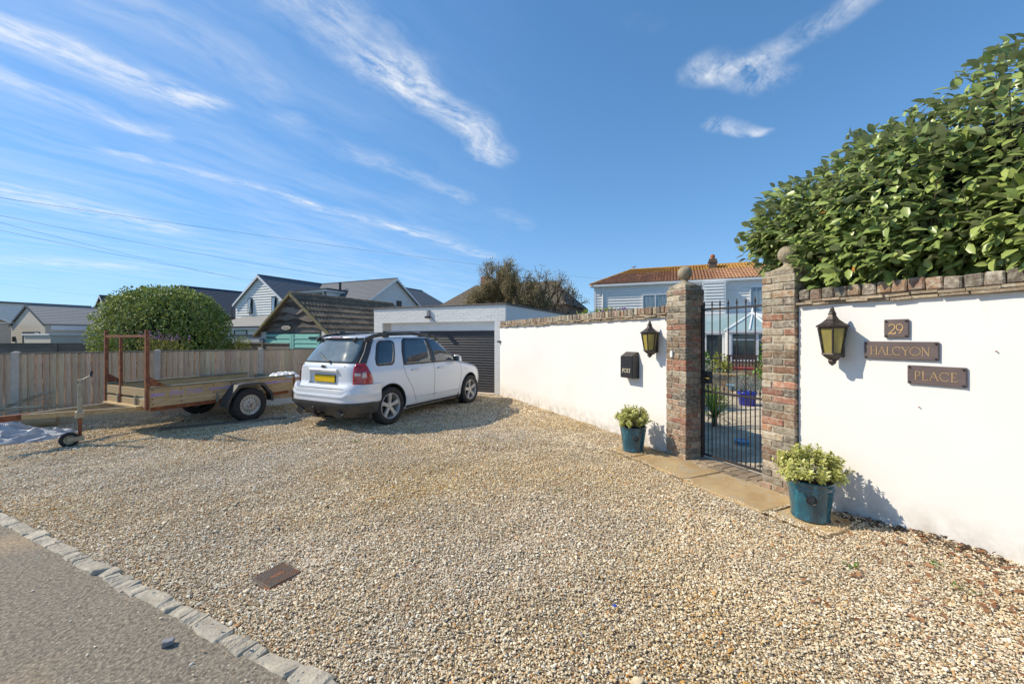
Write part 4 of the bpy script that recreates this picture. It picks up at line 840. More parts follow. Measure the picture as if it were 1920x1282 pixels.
def make_car():
    t = thing('parked_car', 'white five door off-road car with yellow plate parked facing the garage shutter', 'car', (-2.996, 7.731, 0), R(62.4))
    c0 = bpy.data.objects.new('body_tmp', None)
    OX = -.86                                     # car local x = body x - .86 (origin at the rear axle)
    zs = np.unique(np.concatenate([np.linspace(.22, .44, 8), np.linspace(.44, .95, 26), np.linspace(.95, 1.10, 20), np.linspace(1.10, 1.55, 26), np.linspace(1.55, 1.665, 16)]))
    rings = []
    for z in zs:
        x, y = outline(z, 150); X = np.concatenate([x, x[::-1][1:-1]]); Y = np.concatenate([y, -y[::-1][1:-1]]); rings.append(np.stack([X, Y, np.full_like(X, z)], 1))
    n = len(rings[0]); mb = MB(); V = np.concatenate(rings); fs = []
    for k in range(len(rings) - 1):
        for i in range(n): fs.append((k * n + i, (k + 1) * n + i, (k + 1) * n + (i + 1) % n, k * n + (i + 1) % n))
    last = (len(rings) - 1) * n; fs.append(tuple(range(n))); 
    mb.add(V, fs)
    # crowned roof cap
    cen = V[last:last + n].mean(0); rr = []
    for f_ in (.75, .5, .25): rr.append([(cen[0] + (p[0] - cen[0]) * f_, p[1] * f_, 1.665 + .018 * (1 - f_)) for p in V[last:last + n]])
    b0 = len(mb.v); 
    mb.v += [tuple(p) for q in rr for p in q] + [(cen[0], 0, 1.684)]
    lv = [last, b0, b0 + n, b0 + 2 * n]
    for a_, b_ in zip(lv[:-1], lv[1:]):
        for i in range(n): mb.f.append((a_ + i, b_ + i, b_ + (i + 1) % n, a_ + (i + 1) % n)); mb.mi.append(0)
    for i in range(n): mb.f.append((lv[-1] + i, len(mb.v) - 1, lv[-1] + (i + 1) % n)); mb.mi.append(0)
    me = mb.mesh('body', [mt['carpaint'], mt['carblack']], smooth=True)
    body = link('body', me, t, (OX, 0, 0))
    # recess round the number plate, sunk into the tailgate
    cb = MB(); cb.hexa([(.0, -.42, .745), (.168, -.38, .785), (.168, .38, .785), (.0, .42, .745)], [(.0, -.39, 1.035), (.168, -.37, 1.02), (.168, .37, 1.02), (.0, .39, 1.035)]); cme = cb.mesh('cut', mt['carpaint']); co = bpy.data.objects.new('cut', cme); COL.objects.link(co); co.location = (OX, 0, 0); co.parent = t
    m = body.modifiers.new('recess', 'BOOLEAN'); m.object = co; m.operation = 'DIFFERENCE'; m.solver = 'EXACT'
    bpy.context.view_layer.update(); dg = bpy.context.evaluated_depsgraph_get(); nm = bpy.data.meshes.new_from_object(body.evaluated_get(dg)); body.modifiers.clear(); body.data = nm; bpy.data.objects.remove(co)
    # wheel arches cut out
    for wx in (.86, 3.49):
        for s_ in (-1, 1):
            cb = MB(); cb.lathe([(.0001, 0), (.405, 0), (.405, .42), (.0001, .42)], 48, (wx, 0, .352), 'y'); cme = cb.mesh('cut', mt['carblack']); co = bpy.data.objects.new('cut', cme); COL.objects.link(co)
            co.location = (OX, (.62 if s_ > 0 else -1.04), 0); co.parent = t
            m = body.modifiers.new('arch', 'BOOLEAN'); m.object = co; m.operation = 'DIFFERENCE'; m.solver = 'EXACT'
            bpy.context.view_layer.update(); dg = bpy.context.evaluated_depsgraph_get(); nm = bpy.data.meshes.new_from_object(body.evaluated_get(dg)); body.modifiers.clear(); body.data = nm; bpy.data.objects.remove(co)
    m = body.data; mi = []
    for p in m.polygons:
        c = p.center; ix = 0
        for wx in (.86, 3.49):
            if math.hypot(c.x - wx, c.z - .352) < .409 and abs(c.y) < .885 and (abs(p.normal.y) > .5 and abs(c.y) < .7 or abs(p.normal.y) < .12): ix = 1
        if p.normal.z < -.9 and c.z < .25: ix = 1
        if c.z < .44 and c.x < .55: ix = 1
        mi.append(ix)
    m.materials.clear(); m.materials.append(mt['carpaint']); m.materials.append(mt['carblack'])
    m.polygons.foreach_set('material_index', mi); m.polygons.foreach_set('use_smooth', [True] * len(mi)); m.set_sharp_from_angle(angle=R(42))
    E = bpy.data.objects.new('x', None)
    sub = dict(loc=(OX, 0, 0))
    def P_(*a, **k): o = patch(t, *a, **k); o.location = (OX, 0, 0); return o
    # rear bumper, standing proud, dark lower half
    def bumper(name, mat, z0, z1, off0, off1, smax, zt=None):
        mb = MB(); zz = np.linspace(z0, z1, 12); uu = np.linspace(-smax, smax, 110); P = []
        top = (lambda u: .695 + .088 * float(sstep(abs(u), .585, .70))) if z1 > .6 else (lambda u: z1)
        for j, z in enumerate(zz):
            f = j / 11; o_ = off0 + (off1 - off0) * f; o_ *= 1 + (.25 if .38 < f < .62 and z1 > .6 else 0)
            for u in uu:
                z_ = z0 + (top(u) - z0) * f; q = pt_s(u, z_, o_ * min(1, max(.12, (smax - abs(u)) / .12))); P.append(q)
        nu = len(uu); fs_ = [(j * nu + i, j * nu + i + 1, (j + 1) * nu + i + 1, (j + 1) * nu + i) for j in range(11) for i in range(nu - 1)]
        n0 = len(P)
        for u in uu: q = pt_s(u, top(u) + .004, .0); P.append(q)
        fs_ += [(11 * nu + i, 11 * nu + i + 1, n0 + i + 1, n0 + i) for i in range(nu - 1)]
        o = mb.add(P, fs_).obj(name, mat, t, smooth=False, fixn=False); o.location = (OX, 0, 0); shade_auto(o, 38)
        m_ = o.modifiers.new('t', 'SOLIDIFY'); m_.thickness = .01; m_.offset = 1; return o
    bp = bumper('rear_bumper', mt['carpaint'], .475, .735, .045, .05, 1.27)
    bl = bumper('bumper_lower', mt['carblack'], .285, .48, .02, .062, 1.25)
    # load step on the bumper top, between the lamps
    mb = MB(); uu = np.linspace(-.56, .56, 30); P = [pt_s(u, .700, .040) for u in uu] + [pt_s(u, .712, .0) for u in uu]; mb.add(P, [(i, i + 1, 31 + i - 0, 30 + i) for i in range(29)]); o = mb.obj('bumper_step', mt['carblack'], t); o.location = (OX, 0, .004)
    # glass: rear window in its black surround
    P_('rear_window_surround', mt['carblack'], 1.145, 1.585, [(1.145, -.735), (1.18, -.74), (1.34, -.70), (1.54, -.64), (1.585, -.60)], [(1.145, .735), (1.18, .74), (1.34, .70), (1.54, .64), (1.585, .60)], 's', .003, nz=20, nu=24)
    P_('rear_window', mt['rearglass'], 1.165, 1.565, [(1.165, -.60), (1.19, -.645), (1.34, -.625), (1.53, -.575), (1.565, -.53)], [(1.165, .60), (1.19, .645), (1.34, .625), (1.53, .575), (1.565, .53)], 's', .008, nz=20, nu=24)
    for s_ in (-1, 1):     # spoiler feet + black corner pillar trims
        P_('pillar_trim', mt['carblack'], 1.14, 1.62, [(1.14, .74 * s_), (1.34, .70 * s_), (1.54, .62 * s_), (1.62, .50 * s_)], [(1.14, .88 * s_), (1.34, .81 * s_), (1.54, .73 * s_), (1.62, .64 * s_)], 's', .010, nz=20, nu=6)
    def win(name, z0, z1, lo, hi, mat=mt['carglass'], off=.006):
        zm = lambda z: z if z < 1.085 else 1.085 + (z - 1.085) * 1.12
        z0, z1, lo, hi = zm(z0), zm(z1), [(zm(a), b) for a, b in lo], [(zm(a), b) for a, b in hi]
        for sd_ in (1, -1):
            P_(name, mat, z0, z1, lo, hi, 'x', off, sd_, nz=18, nu=14)
    # (x in body coordinates)
    win('window_frame', 1.085, 1.495, [(1.085, .60), (1.11, .565), (1.2, .575), (1.38, .665), (1.46, .72), (1.495, .80)], [(1.085, .93), (1.13, 1.00), (1.3, 1.065), (1.44, 1.10), (1.47, 1.09), (1.495, 1.05)], mt['carblack'], .003)
    win('quarter_window', 1.105, 1.475, [(1.105, .64), (1.13, .60), (1.2, .61), (1.38, .70), (1.45, .755), (1.475, .82)], [(1.105, .89), (1.15, .96), (1.3, 1.025), (1.42, 1.06), (1.455, 1.05), (1.475, 1.01)])
    win('door_frame', 1.065, 1.525, [(1.065, 1.22), (1.3, 1.235), (1.48, 1.30), (1.525, 1.38)], [(1.065, 3.16), (1.10, 3.13), (1.3, 2.80), (1.46, 2.47), (1.505, 2.32), (1.525, 2.15)], mt['carblack'], .003)
    win('rear_door_glass', 1.085, 1.50, [(1.085, 1.27), (1.3, 1.285), (1.46, 1.34), (1.50, 1.40)], [(1.085, 2.05), (1.3, 2.03), (1.50, 1.99)])
    win('front_door_glass', 1.085, 1.50, [(1.085, 2.15), (1.3, 2.13), (1.50, 2.09)], [(1.085, 3.00), (1.3, 2.71), (1.44, 2.44), (1.48, 2.33), (1.50, 2.20)])
    P_('windscreen', mt['carglass'], 1.075, 1.56, [(1.075, 2.55), (1.3, 2.45), (1.56, 2.35)], [(1.075, 2.6), (1.56, 2.4)], 's') if False else None
    # windscreen from the front centre line outwards
    mb = MB(); P = []; zz = np.linspace(1.07, 1.57, 12); nn_ = 21
    for z in zz:
        x, y, S = oc(float(z), .004); L_ = S[-1]
        for u in np.linspace(-1, 1, nn_): a_ = L_ - abs(u) * (.66 - (z - 1.07) * .28); P.append((np.interp(a_, S, x), np.interp(a_, S, y) * (1 if u > 0 else -1), z))
    mb.add(P, [(j * nn_ + i, j * nn_ + i + 1, (j + 1) * nn_ + i + 1, (j + 1) * nn_ + i) for j in range(11) for i in range(nn_ - 1)]); o = mb.obj('windscreen', mt['carglass'], t, smooth=True); o.location = (OX, 0, 0)
    # seams
    def seam(name, tab, z0, z1, w=.007, sides=(1, -1), mat=None, off=.0015):
        for sd_ in sides: P_(name, mat or mt['carblack'], z0, z1, tab, [(z, x + w) for z, x in tab], 'x', off, sd_, nz=22, nu=2)
    seam('door_seam', [(.33, 1.56), (.45, 1.50), (.60, 1.44), (.75, 1.33), (.90, 1.235), (1.06, 1.20), (1.53, 1.29)], .33, 1.07)
    seam('door_seam', [(.32, 2.10), (1.08, 2.105)], .32, 1.07); seam('door_seam', [(.36, 3.00), (.7, 3.07), (.95, 3.10), (1.07, 3.10)], .36, 1.04)
    P_('sill_strip', mt['carblack'], .235, .285, [(.2, 1.30), (.3, 1.28)], [(.2, 3.06), (.3, 3.06)], 'x', .012, 1, nz=4, nu=12); P_('sill_strip', mt['carblack'], .235, .285, [(.2, 1.30), (.3, 1.28)], [(.2, 3.06), (.3, 3.06)], 'x', .012, -1, nz=4, nu=12)
    for sd_ in (1, -1): 
        for xa, xb in ((1.50, 2.09), (2.115, 3.03)): P_('door_rib', mt['carpaint'], .418, .445, [(.4, xa), (.5, xa)], [(.4, xb), (.5, xb)], 'x', .008, sd_, nz=5, nu=12)
    P_('tailgate_seam', mt['carblack'], .77, 1.06, [(.77, .70), (1.06, .72)], [(.77, .706), (1.06, .726)], 's', .0015, nz=6, nu=2); P_('tailgate_seam', mt['carblack'], .77, 1.06, [(.77, -.706), (1.06, -.726)], [(.77, -.70), (1.06, -.72)], 's', .0015, nz=6, nu=2)
    for sd_ in (1, -1): P_('bumper_seam', mt['carblack'], .780, .786, [(.77, .10), (.8, .10)], [(.77, .56), (.8, .56)], 'x', .004, sd_, nz=2, nu=14)
    # wheel arch lips
    for wx in (.86, 3.49):
        for sd_ in (1, -1):
            mb = MB(); pts = []
            for q in np.linspace(R(-8), R(188), 30):
                x, z = wx + .412 * math.cos(q), .352 + .412 * math.sin(q)
                if z > .26: y = pt_x(x, z, .0, sd_)[1]; pts.append((x, y * .998, z))
            mb.path(pts, .010, 6); o = mb.obj('arch_lip', mt['carpaint'], t, smooth=True); o.location = (OX, 0, 0)
    # tail lamps
    for s_ in (1, -1):
        lo, hi = [(.775, .705 * s_), (.95, .705 * s_), (1.14, .705 * s_)], [(.775, 1.06 * s_), (.88, 1.05 * s_), (.98, 1.01 * s_), (1.07, .95 * s_), (1.125, .89 * s_), (1.145, .85 * s_)]
        lamp = P_('tail_lamp', mt['redlamp'], .777, 1.143, lo, hi, 's', .016, nz=16, nu=12)
        for (z0, z1, a_, b_, m_) in ((.935, .985, .735, .84, 'clearlamp'), (.90, 1.0, .855, .94, 'clearlamp')):
            q = patch(lamp, 'lamp_segment', mt[m_], z0, z1, [(z0, a_ * s_), (z1, (a_ + .01) * s_)], [(z0, b_ * s_), (z1, (b_ - .012) * s_)], 's', .020, nz=5, nu=5)
        for z in (.83, .87, 1.02, 1.06): patch(lamp, 'lamp_rib', mt['redlens'], z, z + .005, [(z, .75 * s_), (z + .005, .75 * s_)], [(z, (1.01 - .75 * max(0, z - .9)) * s_), (z + .005, (1.01 - .75 * max(0, z - .9)) * s_)], 's', .0195, nz=2, nu=8)
    # number plate in its recess
    x0 = pt_s(0, .88, 0)[0]
    def rear_box(name, mat, y0, y1, z0, z1, d0, d1, bev=.004, par=t):
        xa = pt_s(0, (z0 + z1) / 2, 0)[0]; o = MB().box(xa - d1, xa - d0, y0, y1, z0, z1).obj(name, mat, par, bevel=bev); o.location = (OX, 0, 0) if par is t else (0, 0, 0); return o
    rear_box('number_plate', mt['plate'], -.262, .262, .812, .927, -.022, -.012, .002)
    rear_box('plate_border', mt['carblack'], -.272, .272, .803, .936, -.045, -.018, .002)
    gr = rear_box('tailgate_handle', mt['carpaint'], -.37, .37, 1.0, 1.045, -.03, .034, .012)
    bd = MB(); pts = [(x0 - .012, .056 * math.cos(q), 1.082 + .026 * math.sin(q)) for q in np.linspace(0, 2 * math.pi, 25)]; bd.path(pts, .0035, 6); bd.box(x0 - .010, x0 + .01, -.05, .05, 1.062, 1.102); 
    bg_ = bd.obj('badge', mt['chrome'], t); bg_.location = (OX, 0, 0)
    def txt(name, s, size, loc, rot, mat, par, ex=.0008, shear=0, xs=1.):
        cu = bpy.data.curves.new(name, 'FONT'); cu.body = s; cu.size = size; cu.extrude = ex; cu.align_x = 'CENTER'; cu.align_y = 'CENTER'; cu.shear = shear; cu.materials.append(mat)
        o = bpy.data.objects.new(name, cu); COL.objects.link(o); o.parent = par; o.location = loc; o.rotation_euler = rot; o.scale = (xs, 1, 1); return o
    make_car.txt = txt
    RR_ = (R(90), 0, R(-90))
    txt('badge_lettering', 'KIA', .036, (OX + x0 - .0135, 0, 1.082), RR_, mt['carblack'], t, xs=1.1)
    txt('model_lettering', 'SPORTAGE', .034, (OX + x0 - .008, .58, 1.105), RR_, mt['carblack'], t, xs=1.0)
    txt('model_lettering', 'XE', .032, (OX + x0 - .008, -.55, 1.095), RR_, mt['carblack'], t, xs=1.2)
    # rear wiper
    wp = MB(); wp.path([pt_s(.12, 1.165, .03), pt_s(-.05, 1.22, .035), pt_s(-.22, 1.29, .028)], .008, 6); wp.path([pt_s(.05, 1.185, .022), pt_s(-.27, 1.31, .016)], .006, 4); wp.tube(pt_s(.12, 1.165, .0), pt_s(.12, 1.165, .045), .022, n=10)
    o = wp.obj('rear_wiper', mt['carblack'], t); o.location = (OX, 0, 0)
    # spoiler with brake light
    sp = MB()
    for j, (zz_, oo) in enumerate(((1.535, .0), (1.535, .055), (1.560, .075), (1.60, .03), (1.615, .0))): pass
    P = []; prof_ = [(1.575, .0), (1.577, .06), (1.592, .085), (1.618, .045), (1.64, .0)]; us = np.linspace(-.58, .58, 25)
    for z, o_ in prof_: P += [pt_s(u, z, o_ * (1 if abs(u) < .5 else .75)) for u in us]
    sp.add(P, [(j * 25 + i, j * 25 + i + 1, (j + 1) * 25 + i + 1, (j + 1) * 25 + i) for j in range(4) for i in range(24)]); o = sp.obj('roof_spoiler', mt['carpaint'], t, smooth=True, fixn=False); o.location = (OX, 0, 0)
    m_ = o.modifiers.new('t', 'SOLIDIFY'); m_.thickness = .008
    q = P_('brake_light', mt['redlens'], 1.594, 1.612, [(1.5, -.15), (1.7, -.15)], [(1.5, .15), (1.7, .15)], 's', .090, nz=3, nu=8)
    for s_ in (1, -1):
        mb = MB(); mb.path([pt_s(.42 * s_, 1.52, .012), pt_s(.43 * s_, 1.55, .05), pt_s(.46 * s_, 1.59, .06)], .022, 8); o = mb.obj('spoiler_foot', mt['carblack'], t); o.location = (OX, 0, 0)
        # roof rails
        pts = [(.47, .635, 1.555), (.55, .635, 1.59), (.70, .63, 1.635), (1.0, .62, 1.668), (1.7, .62, 1.682), (2.2, .61, 1.665), (2.45, .605, 1.625), (2.56, .60, 1.58)]
        mb = MB()
        for (p, q_) in zip(pts[:-1], pts[1:]): mb.tube((p[0], p[1] * s_, p[2]), (q_[0], q_[1] * s_, q_[2]), .026, n=10); mb.hexa([(p[0], p[1] * s_ - .018, p[2] - .045), (q_[0], q_[1] * s_ - .018, q_[2] - .045), (q_[0], q_[1] * s_ + .018, q_[2] - .045), (p[0], p[1] * s_ + .018, p[2] - .045)], [(p[0], p[1] * s_ - .018, p[2]), (q_[0], q_[1] * s_ - .018, q_[2]), (q_[0], q_[1] * s_ + .018, q_[2]), (p[0], p[1] * s_ + .018, p[2])])
        for x_ in (1.0, 2.0): mb.box(x_ - .07, x_ + .07, s_ * .60 - .02, s_ * .60 + .02, 1.60, 1.71)
        rl = mb.obj('roof_rail', mt['carblack'], t, smooth=True); rl.location = (OX, 0, 0)
        MB().tube((.98, .62 * s_, 1.684), (1.95, .618 * s_, 1.697), .014, n=8).obj('rail_cap', mt['alloy'], rl)
        # door handles
        for xh, zh in ((1.50, .965), (2.32, .955)):
            y = pt_x(xh, zh, 0, s_)[1]; o = MB().box(xh - .10, xh + .11, min(y, y - .035 * s_), max(y, y - .035 * s_), zh - .016, zh + .018).obj('door_handle', mt['carpaint'], t, bevel=.012, seg=2); o.location = (OX, 0, 0)
            o = MB().lathe([(.0001, 0), (.035, 0), (.037, .002)], 16, (xh + .01, y - .001 * s_, zh - .004), 'y').obj('handle_recess', mt['carblack'], t) if False else None
        # mirrors
        y = pt_x(2.92, 1.08, 0, s_)[1]; mb = MB(); mb.hexa([(2.80, y - s_ * .04, 1.045), (2.80, y - s_ * .235, 1.05), (2.93, y - s_ * .22, 1.06), (2.95, y - s_ * .04, 1.055)], [(2.81, y - s_ * .05, 1.20), (2.81, y - s_ * .22, 1.20), (2.91, y - s_ * .20, 1.185), (2.93, y - s_ * .05, 1.185)])
        o = mb.obj('door_mirror', mt['carpaint'], t, bevel=.025, seg=3); o.location = (OX, 0, 0); shade_auto(o, 60)
        MB().box(2.795, 2.80, min(y - s_ * .06, y - s_ * .215), max(y - s_ * .06, y - s_ * .215), 1.07, 1.185).obj('mirror_glass', mt['winglass'], o)
        # mudflaps and exhausts
        mb = MB().box(.40, .42, min(-s_ * .66, -s_ * .87), max(-s_ * .66, -s_ * .87), .20, .42); o = mb.obj('mudflap', mt['carblack'], t, bevel=.005); o.location = (OX, 0, 0)
        mb = MB().box(2.985, 3.01, min(-s_ * .68, -s_ * .87), max(-s_ * .68, -s_ * .87), .20, .40); o = mb.obj('mudflap', mt['carblack'], t, bevel=.005); o.location = (OX, 0, 0)
        q = MB(); q.lathe([(.028, 0), (.046, 0), (.048, .01), (.046, .22)], 20, (0, 0, 0)); o = q.obj('exhaust_tip', mt['chrome'], t, smooth=True); o.location = (OX + .045, -s_ * .50, .285); o.rotation_euler = (0, R(82), 0); o.scale = (.75, 1.25, 1)
        q = MB(); q.lathe([(.0001, 0.0), (.07, 0.0)], 20); o = q.obj('exhaust_recess', mt['rubber'], t); o.location = (OX + .015, -s_ * .50, .29); o.rotation_euler = (0, R(82), 0); o.scale = (.9, 1.4, 1)
    for y in (-.55, -.2, .2, .55): 
        p = pt_s(-y, .56, .054); o = MB().lathe([(.0001, 0), (.011, 0), (.012, .004)], 12, (0, 0, 0)).obj('parking_sensor', mt['alloy'], t); o.location = (OX + p[0], p[1], p[2]); o.rotation_euler = (0, R(-90), 0)
    for xs_, zz_ in ((.42, .60), (.20, .64)): p = pt_x(xs_, zz_, .054, 1)
    # tow bar
    tb = MB(); tb.path([(.35, 0, .26), (.02, 0, .26), (-.06, 0, .30)], .022, 8); tb.path([(-.06, 0, .28), (-.07, 0, .37)], .016, 8); tb.lathe([(.0001, -.025)] + [(.025 * math.sin(q), -.025 * math.cos(q)) for q in np.linspace(.2, 3.1, 8)], 14, (-.07, 0, .39)); tb.box(.0, .05, .08, .16, .25, .32); tb.box(-.03, .06, -.09, .09, .22, .25); tb.tube((.3, -.5, .26), (.3, .5, .26), .028, n=8)
    o = tb.obj('tow_bar', mt['iron'], t); o.location = (OX, 0, 0)
    # aerial, badge lamp on wing
    MB().tube((.70, 0, 1.67), (.60, 0, 1.76), .004, n=5).obj('aerial', mt['carblack'], t).location = (OX, 0, 0)
    p = pt_x(3.30, .86, .004, 1); MB().lathe([(.0001, -.006), (.018, -.004), (.02, 0)], 12, (p[0], p[1], p[2]), 'y').obj('wing_repeater', mt['alloy'], t).location = (OX, 0, 0)
    MB().box(.5, 3.9, -.6, .6, .20, .5).obj('underbody', mt['rubber'], t).location = (OX, 0, 0)
    # wheels
    tyre = MB(); w = .108
    prof = [(.232, -w + .012), (.25, -w), (.29, -w - .004), (.325, -w + .004), (.340, -w + .022), (.345, -w + .035), (.346, 0), (.345, w - .035), (.340, w - .022), (.325, w - .004), (.29, w + .004), (.25, w), (.232, w - .012)]
    tyre.lathe(prof, 56, axis='y')
    for z_ in (-.045, 0, .045): pass
    tm = tyre.mesh('tyre', mt['rubber'], smooth=True)
    rim = MB(); rim.lathe([(.236, -w + .008), (.228, -w + .002), (.220, -w + .012), (.212, -w + .05), (.206, .06)], 48, axis='y')
    for k in range(5):
        q = 2 * math.pi * k / 5 + .3
        def rp(r, da, y): return (r * math.cos(q + da), y, r * math.sin(q + da))
        for sgn in (0,):
            rim.hexa([rp(.05, -.55, -.075), rp(.218, -.17, -w + .02), rp(.218, .17, -w + .02), rp(.05, .55, -.075)][::1], [rp(.05, -.5, -.03), rp(.215, -.15, -.05), rp(.215, .15, -.05), rp(.05, .5, -.03)])
            rim.hexa([rp(.07, -.30, -.082), rp(.20, -.10, -w + .012), rp(.20, -.05, -w + .012), rp(.07, -.1, -.082)], [rp(.07, -.30, -.07), rp(.20, -.10, -w + .03), rp(.20, -.05, -w + .03), rp(.07, -.1, -.07)])
            rim.hexa([rp(.07, .1, -.082), rp(.20, .05, -w + .012), rp(.20, .10, -w + .012), rp(.07, .3, -.082)], [rp(.07, .1, -.07), rp(.20, .05, -w + .03), rp(.20, .10, -w + .03), rp(.07, .3, -.07)])
    rim.lathe([(.0001, -.085), (.03, -.084), (.034, -.078), (.06, -.074), (.064, -.03)], 24, axis='y')
    rm = rim.mesh('rim', mt['alloy']); 
    br = MB(); br.lathe([(.0001, -.01), (.15, -.012), (.15, .01)], 32, axis='y'); brm = br.mesh('brake_disc', mt['iron']); inr = MB(); inr.lathe([(.0001, .05), (.21, .05)], 32, axis='y'); inm = inr.mesh('wheel_back', mt['rubber'])
    nutm = MB().lathe([(.0001, -.082), (.007, -.081), (.008, -.072)], 6, axis='y').mesh('wheel_nut', mt['iron'])
    for wx, st_ in ((0, 0), (2.63, 0)):
        for s_ in (1, -1):     # s_=1: right side (negative y)
            wo_ = bpy.data.objects.new('wheel', tm); COL.objects.link(wo_); wo_.parent = t; wo_.location = (wx, -s_ * .782, .345); wo_.rotation_euler = (0, 0.9 * wx, 0 if s_ > 0 else math.pi)
            link('rim', rm, wo_); link('brake_disc', brm, wo_); link('wheel_back', inm, wo_)
            for k in range(5): q = 2 * math.pi * (k + .5) / 5 + .3; link('wheel_nut', nutm, wo_, (.045 * math.cos(q), 0, .045 * math.sin(q)))
    return t
car = make_car(); txt = make_car.txt

# ================================================================ trailer
TR = R(64.0)
tr_ = thing('flatbed_trailer', 'weathered timber flatbed trailer with rusty ladder frame and purple stripe', 'trailer', (-5.817, 6.387, 0), TR)
L, Wd, z0, z1 = 2.51, 1.42, .44, .79
def tb(name, x0, x1, y0, y1, za, zb, m, bev=.004, par=tr_): return MB().box(x0, x1, y0, y1, za, zb).obj(name, mt[m], par, bevel=bev)
# side rails: upper board with the stripe, lower ledge board
for yy, s_ in ((0, 1), (Wd, -1)):
    lo, hi = (yy, yy + .025 * s_); lo, hi = min(lo, hi), max(lo, hi)
    tb('side_board', 0, L, lo, hi, .565, .775, 'plank'); tb('side_board', .03, L - .02, lo - (.012 if s_ > 0 else 0), hi + (.012 if s_ < 0 else 0), .47, .56, 'plank')
    tb('top_rail', -.01, L + .01, min(yy - .02 * s_, yy + .05 * s_), max(yy - .02 * s_, yy + .05 * s_), .776, .80, 'plank_grey'); tb('chassis_rail', .05, L - .1, min(yy + .03 * s_, yy + .09 * s_), max(yy + .03 * s_, yy + .09 * s_), .40, .468, 'rust')
    tb('corner_post', -.012, .03, min(yy - .012, yy + .03 * s_), max(yy + .012, yy + .03 * s_), .42, .81, 'plank'); tb('corner_post', L - .02, L + .02, min(yy - .014 * s_, yy + .03 * s_), max(yy - .014 * s_, yy + .03 * s_), .22, .80, 'rust')
for xx in (.98,): tb('bracket', xx, xx + .04, -.03, -.013, .42, .60, 'plank_grey')
tb('front_board', -.02, .003, .03, Wd - .03, .64, .775, 'plank'); tb('front_board', -.02, .003, .03, Wd - .03, .47, .60, 'plank'); tb('front_ledge', -.10, -.02, .12, Wd - .12, .47, .50, 'plank')
for y in (.3, .9): tb('front_brace', -.05, -.022, y, y + .03, .45, .66, 'galv')
tb('rear_board', L - .02, L + .005, .04, Wd - .04, .55, .765, 'plank_grey'); tb('bed_floor', .01, L - .03, .03, Wd - .03, .50, .52, 'plank_grey')
for xx in (.5, 1.1, 1.9): tb('cross_member', xx, xx + .05, .09, Wd - .09, .42, .495, 'rust')
# purple stripe and lettering on the near side
st = MB(); n_ = 40
for i in range(n_):
    a_, b_ = .04 + (L - .1) * i / n_, .04 + (L - .1) * (i + 1) / n_
    if .55 < a_ < 0: continue
    if (a_ < .22 or .86 < a_): st.box(a_, b_, -.0035, -.0015, .655 - (.012 if a_ < .22 else 0), .690 - .006 * math.sin(i * .9))
st.obj('stripe', mt['purple'], tr_)
txt('lettering', 'Elliot Trailer', .125, (.535, -.004, .672), (R(90), 0, 0), mt['lilac'], tr_, .0012, .35, .80)
# rusty ladder frame at the front
def rb(name, x0, x1, y0, y1, za, zb): return tb(name, x0, x1, y0, y1, za, zb, 'rust', .002)
rb('frame_post', -.035, .012, -.028, .02, .43, 1.715); rb('frame_post', -.035, .012, Wd - .02, Wd + .028, .43, 1.715); rb('middle_post', -.03, .01, .86, .90, .50, 1.59); rb('frame_rail', -.03, .01, .021, Wd - .021, 1.595, 1.635)
for y in (-.026, Wd + .012): 
    m_ = MB(); m_.extr([(.012, .81), (.25, .795), (.012, .97)], y, y + .006, 'xz'); m_.obj('gusset', mt['rust'], tr_)
# drawbar: two converging arms, hitch and jockey wheel
hx, hy = -1.17, Wd / 2
for y, m_ in ((.06, 'plank'), (Wd - .06, 'galv')):
    d = Vector((hx, hy, 0)) - Vector((.35, y, 0)); q = MB(); nn_ = Vector((-d.y, d.x, 0)).normalized() * .022; A, B = Vector((.35, y, 0)), Vector((hx + .02, hy - (.03 if y < 1 else -.03), 0))
    q.hexa([A - nn_ + Vector((0, 0, .405)), B - nn_ + Vector((0, 0, .435)), B + nn_ + Vector((0, 0, .435)), A + nn_ + Vector((0, 0, .405))], [A - nn_ + Vector((0, 0, .475)), B - nn_ + Vector((0, 0, .505)), B + nn_ + Vector((0, 0, .505)), A + nn_ + Vector((0, 0, .475))]); q.obj('drawbar_arm', mt[m_], tr_, bevel=.004)
tb('hitch_plate', hx - .25, hx + .12, hy - .05, hy + .05, .43, .51, 'rust', .006); MB().path([(hx - .25, hy, .49), (hx - .38, hy, .50)], .028, 10).obj('hitch_coupling', mt['galv'], tr_); MB().path([(hx - .2, hy, .51), (hx - .3, hy, .60), (hx - .42, hy, .63)], .012, 6).obj('hitch_lever', mt['galv'], tr_)
jx, jy = -.66, .36
jk = MB(); jk.tube((jx, jy, .40), (jx, jy, .90), .026, n=16); 
for k in range(14): jk.tube((jx, jy, .52 + k * .026), (jx, jy, .528 + k * .026), .0285, n=14)
jo = jk.obj('jockey_tube', mt['galv'], tr_); MB().tube((jx, jy, .13), (jx, jy, .40), .021, n=12).obj('jockey_stem', mt['rust'], tr_)
MB().tube((jx, jy, .90), (jx, jy, .96), .012, n=8).obj('jockey_spindle', mt['galv'], tr_)
MB().path([(jx - .03, jy, .955), (jx + .03, jy - .01, .97), (jx + .11, jy - .03, 1.02)], .010, 8).obj('jockey_crank', mt['galv'], tr_); MB().tube((jx + .11, jy - .03, 1.01), (jx + .12, jy - .03, 1.09), .016, n=10).obj('crank_handle', mt['blackmetal'], tr_)
MB().box(jx - .045, jx + .045, jy - .04, jy + .04, .40, .50).obj('jockey_clamp', mt['galv'], tr_, bevel=.006)
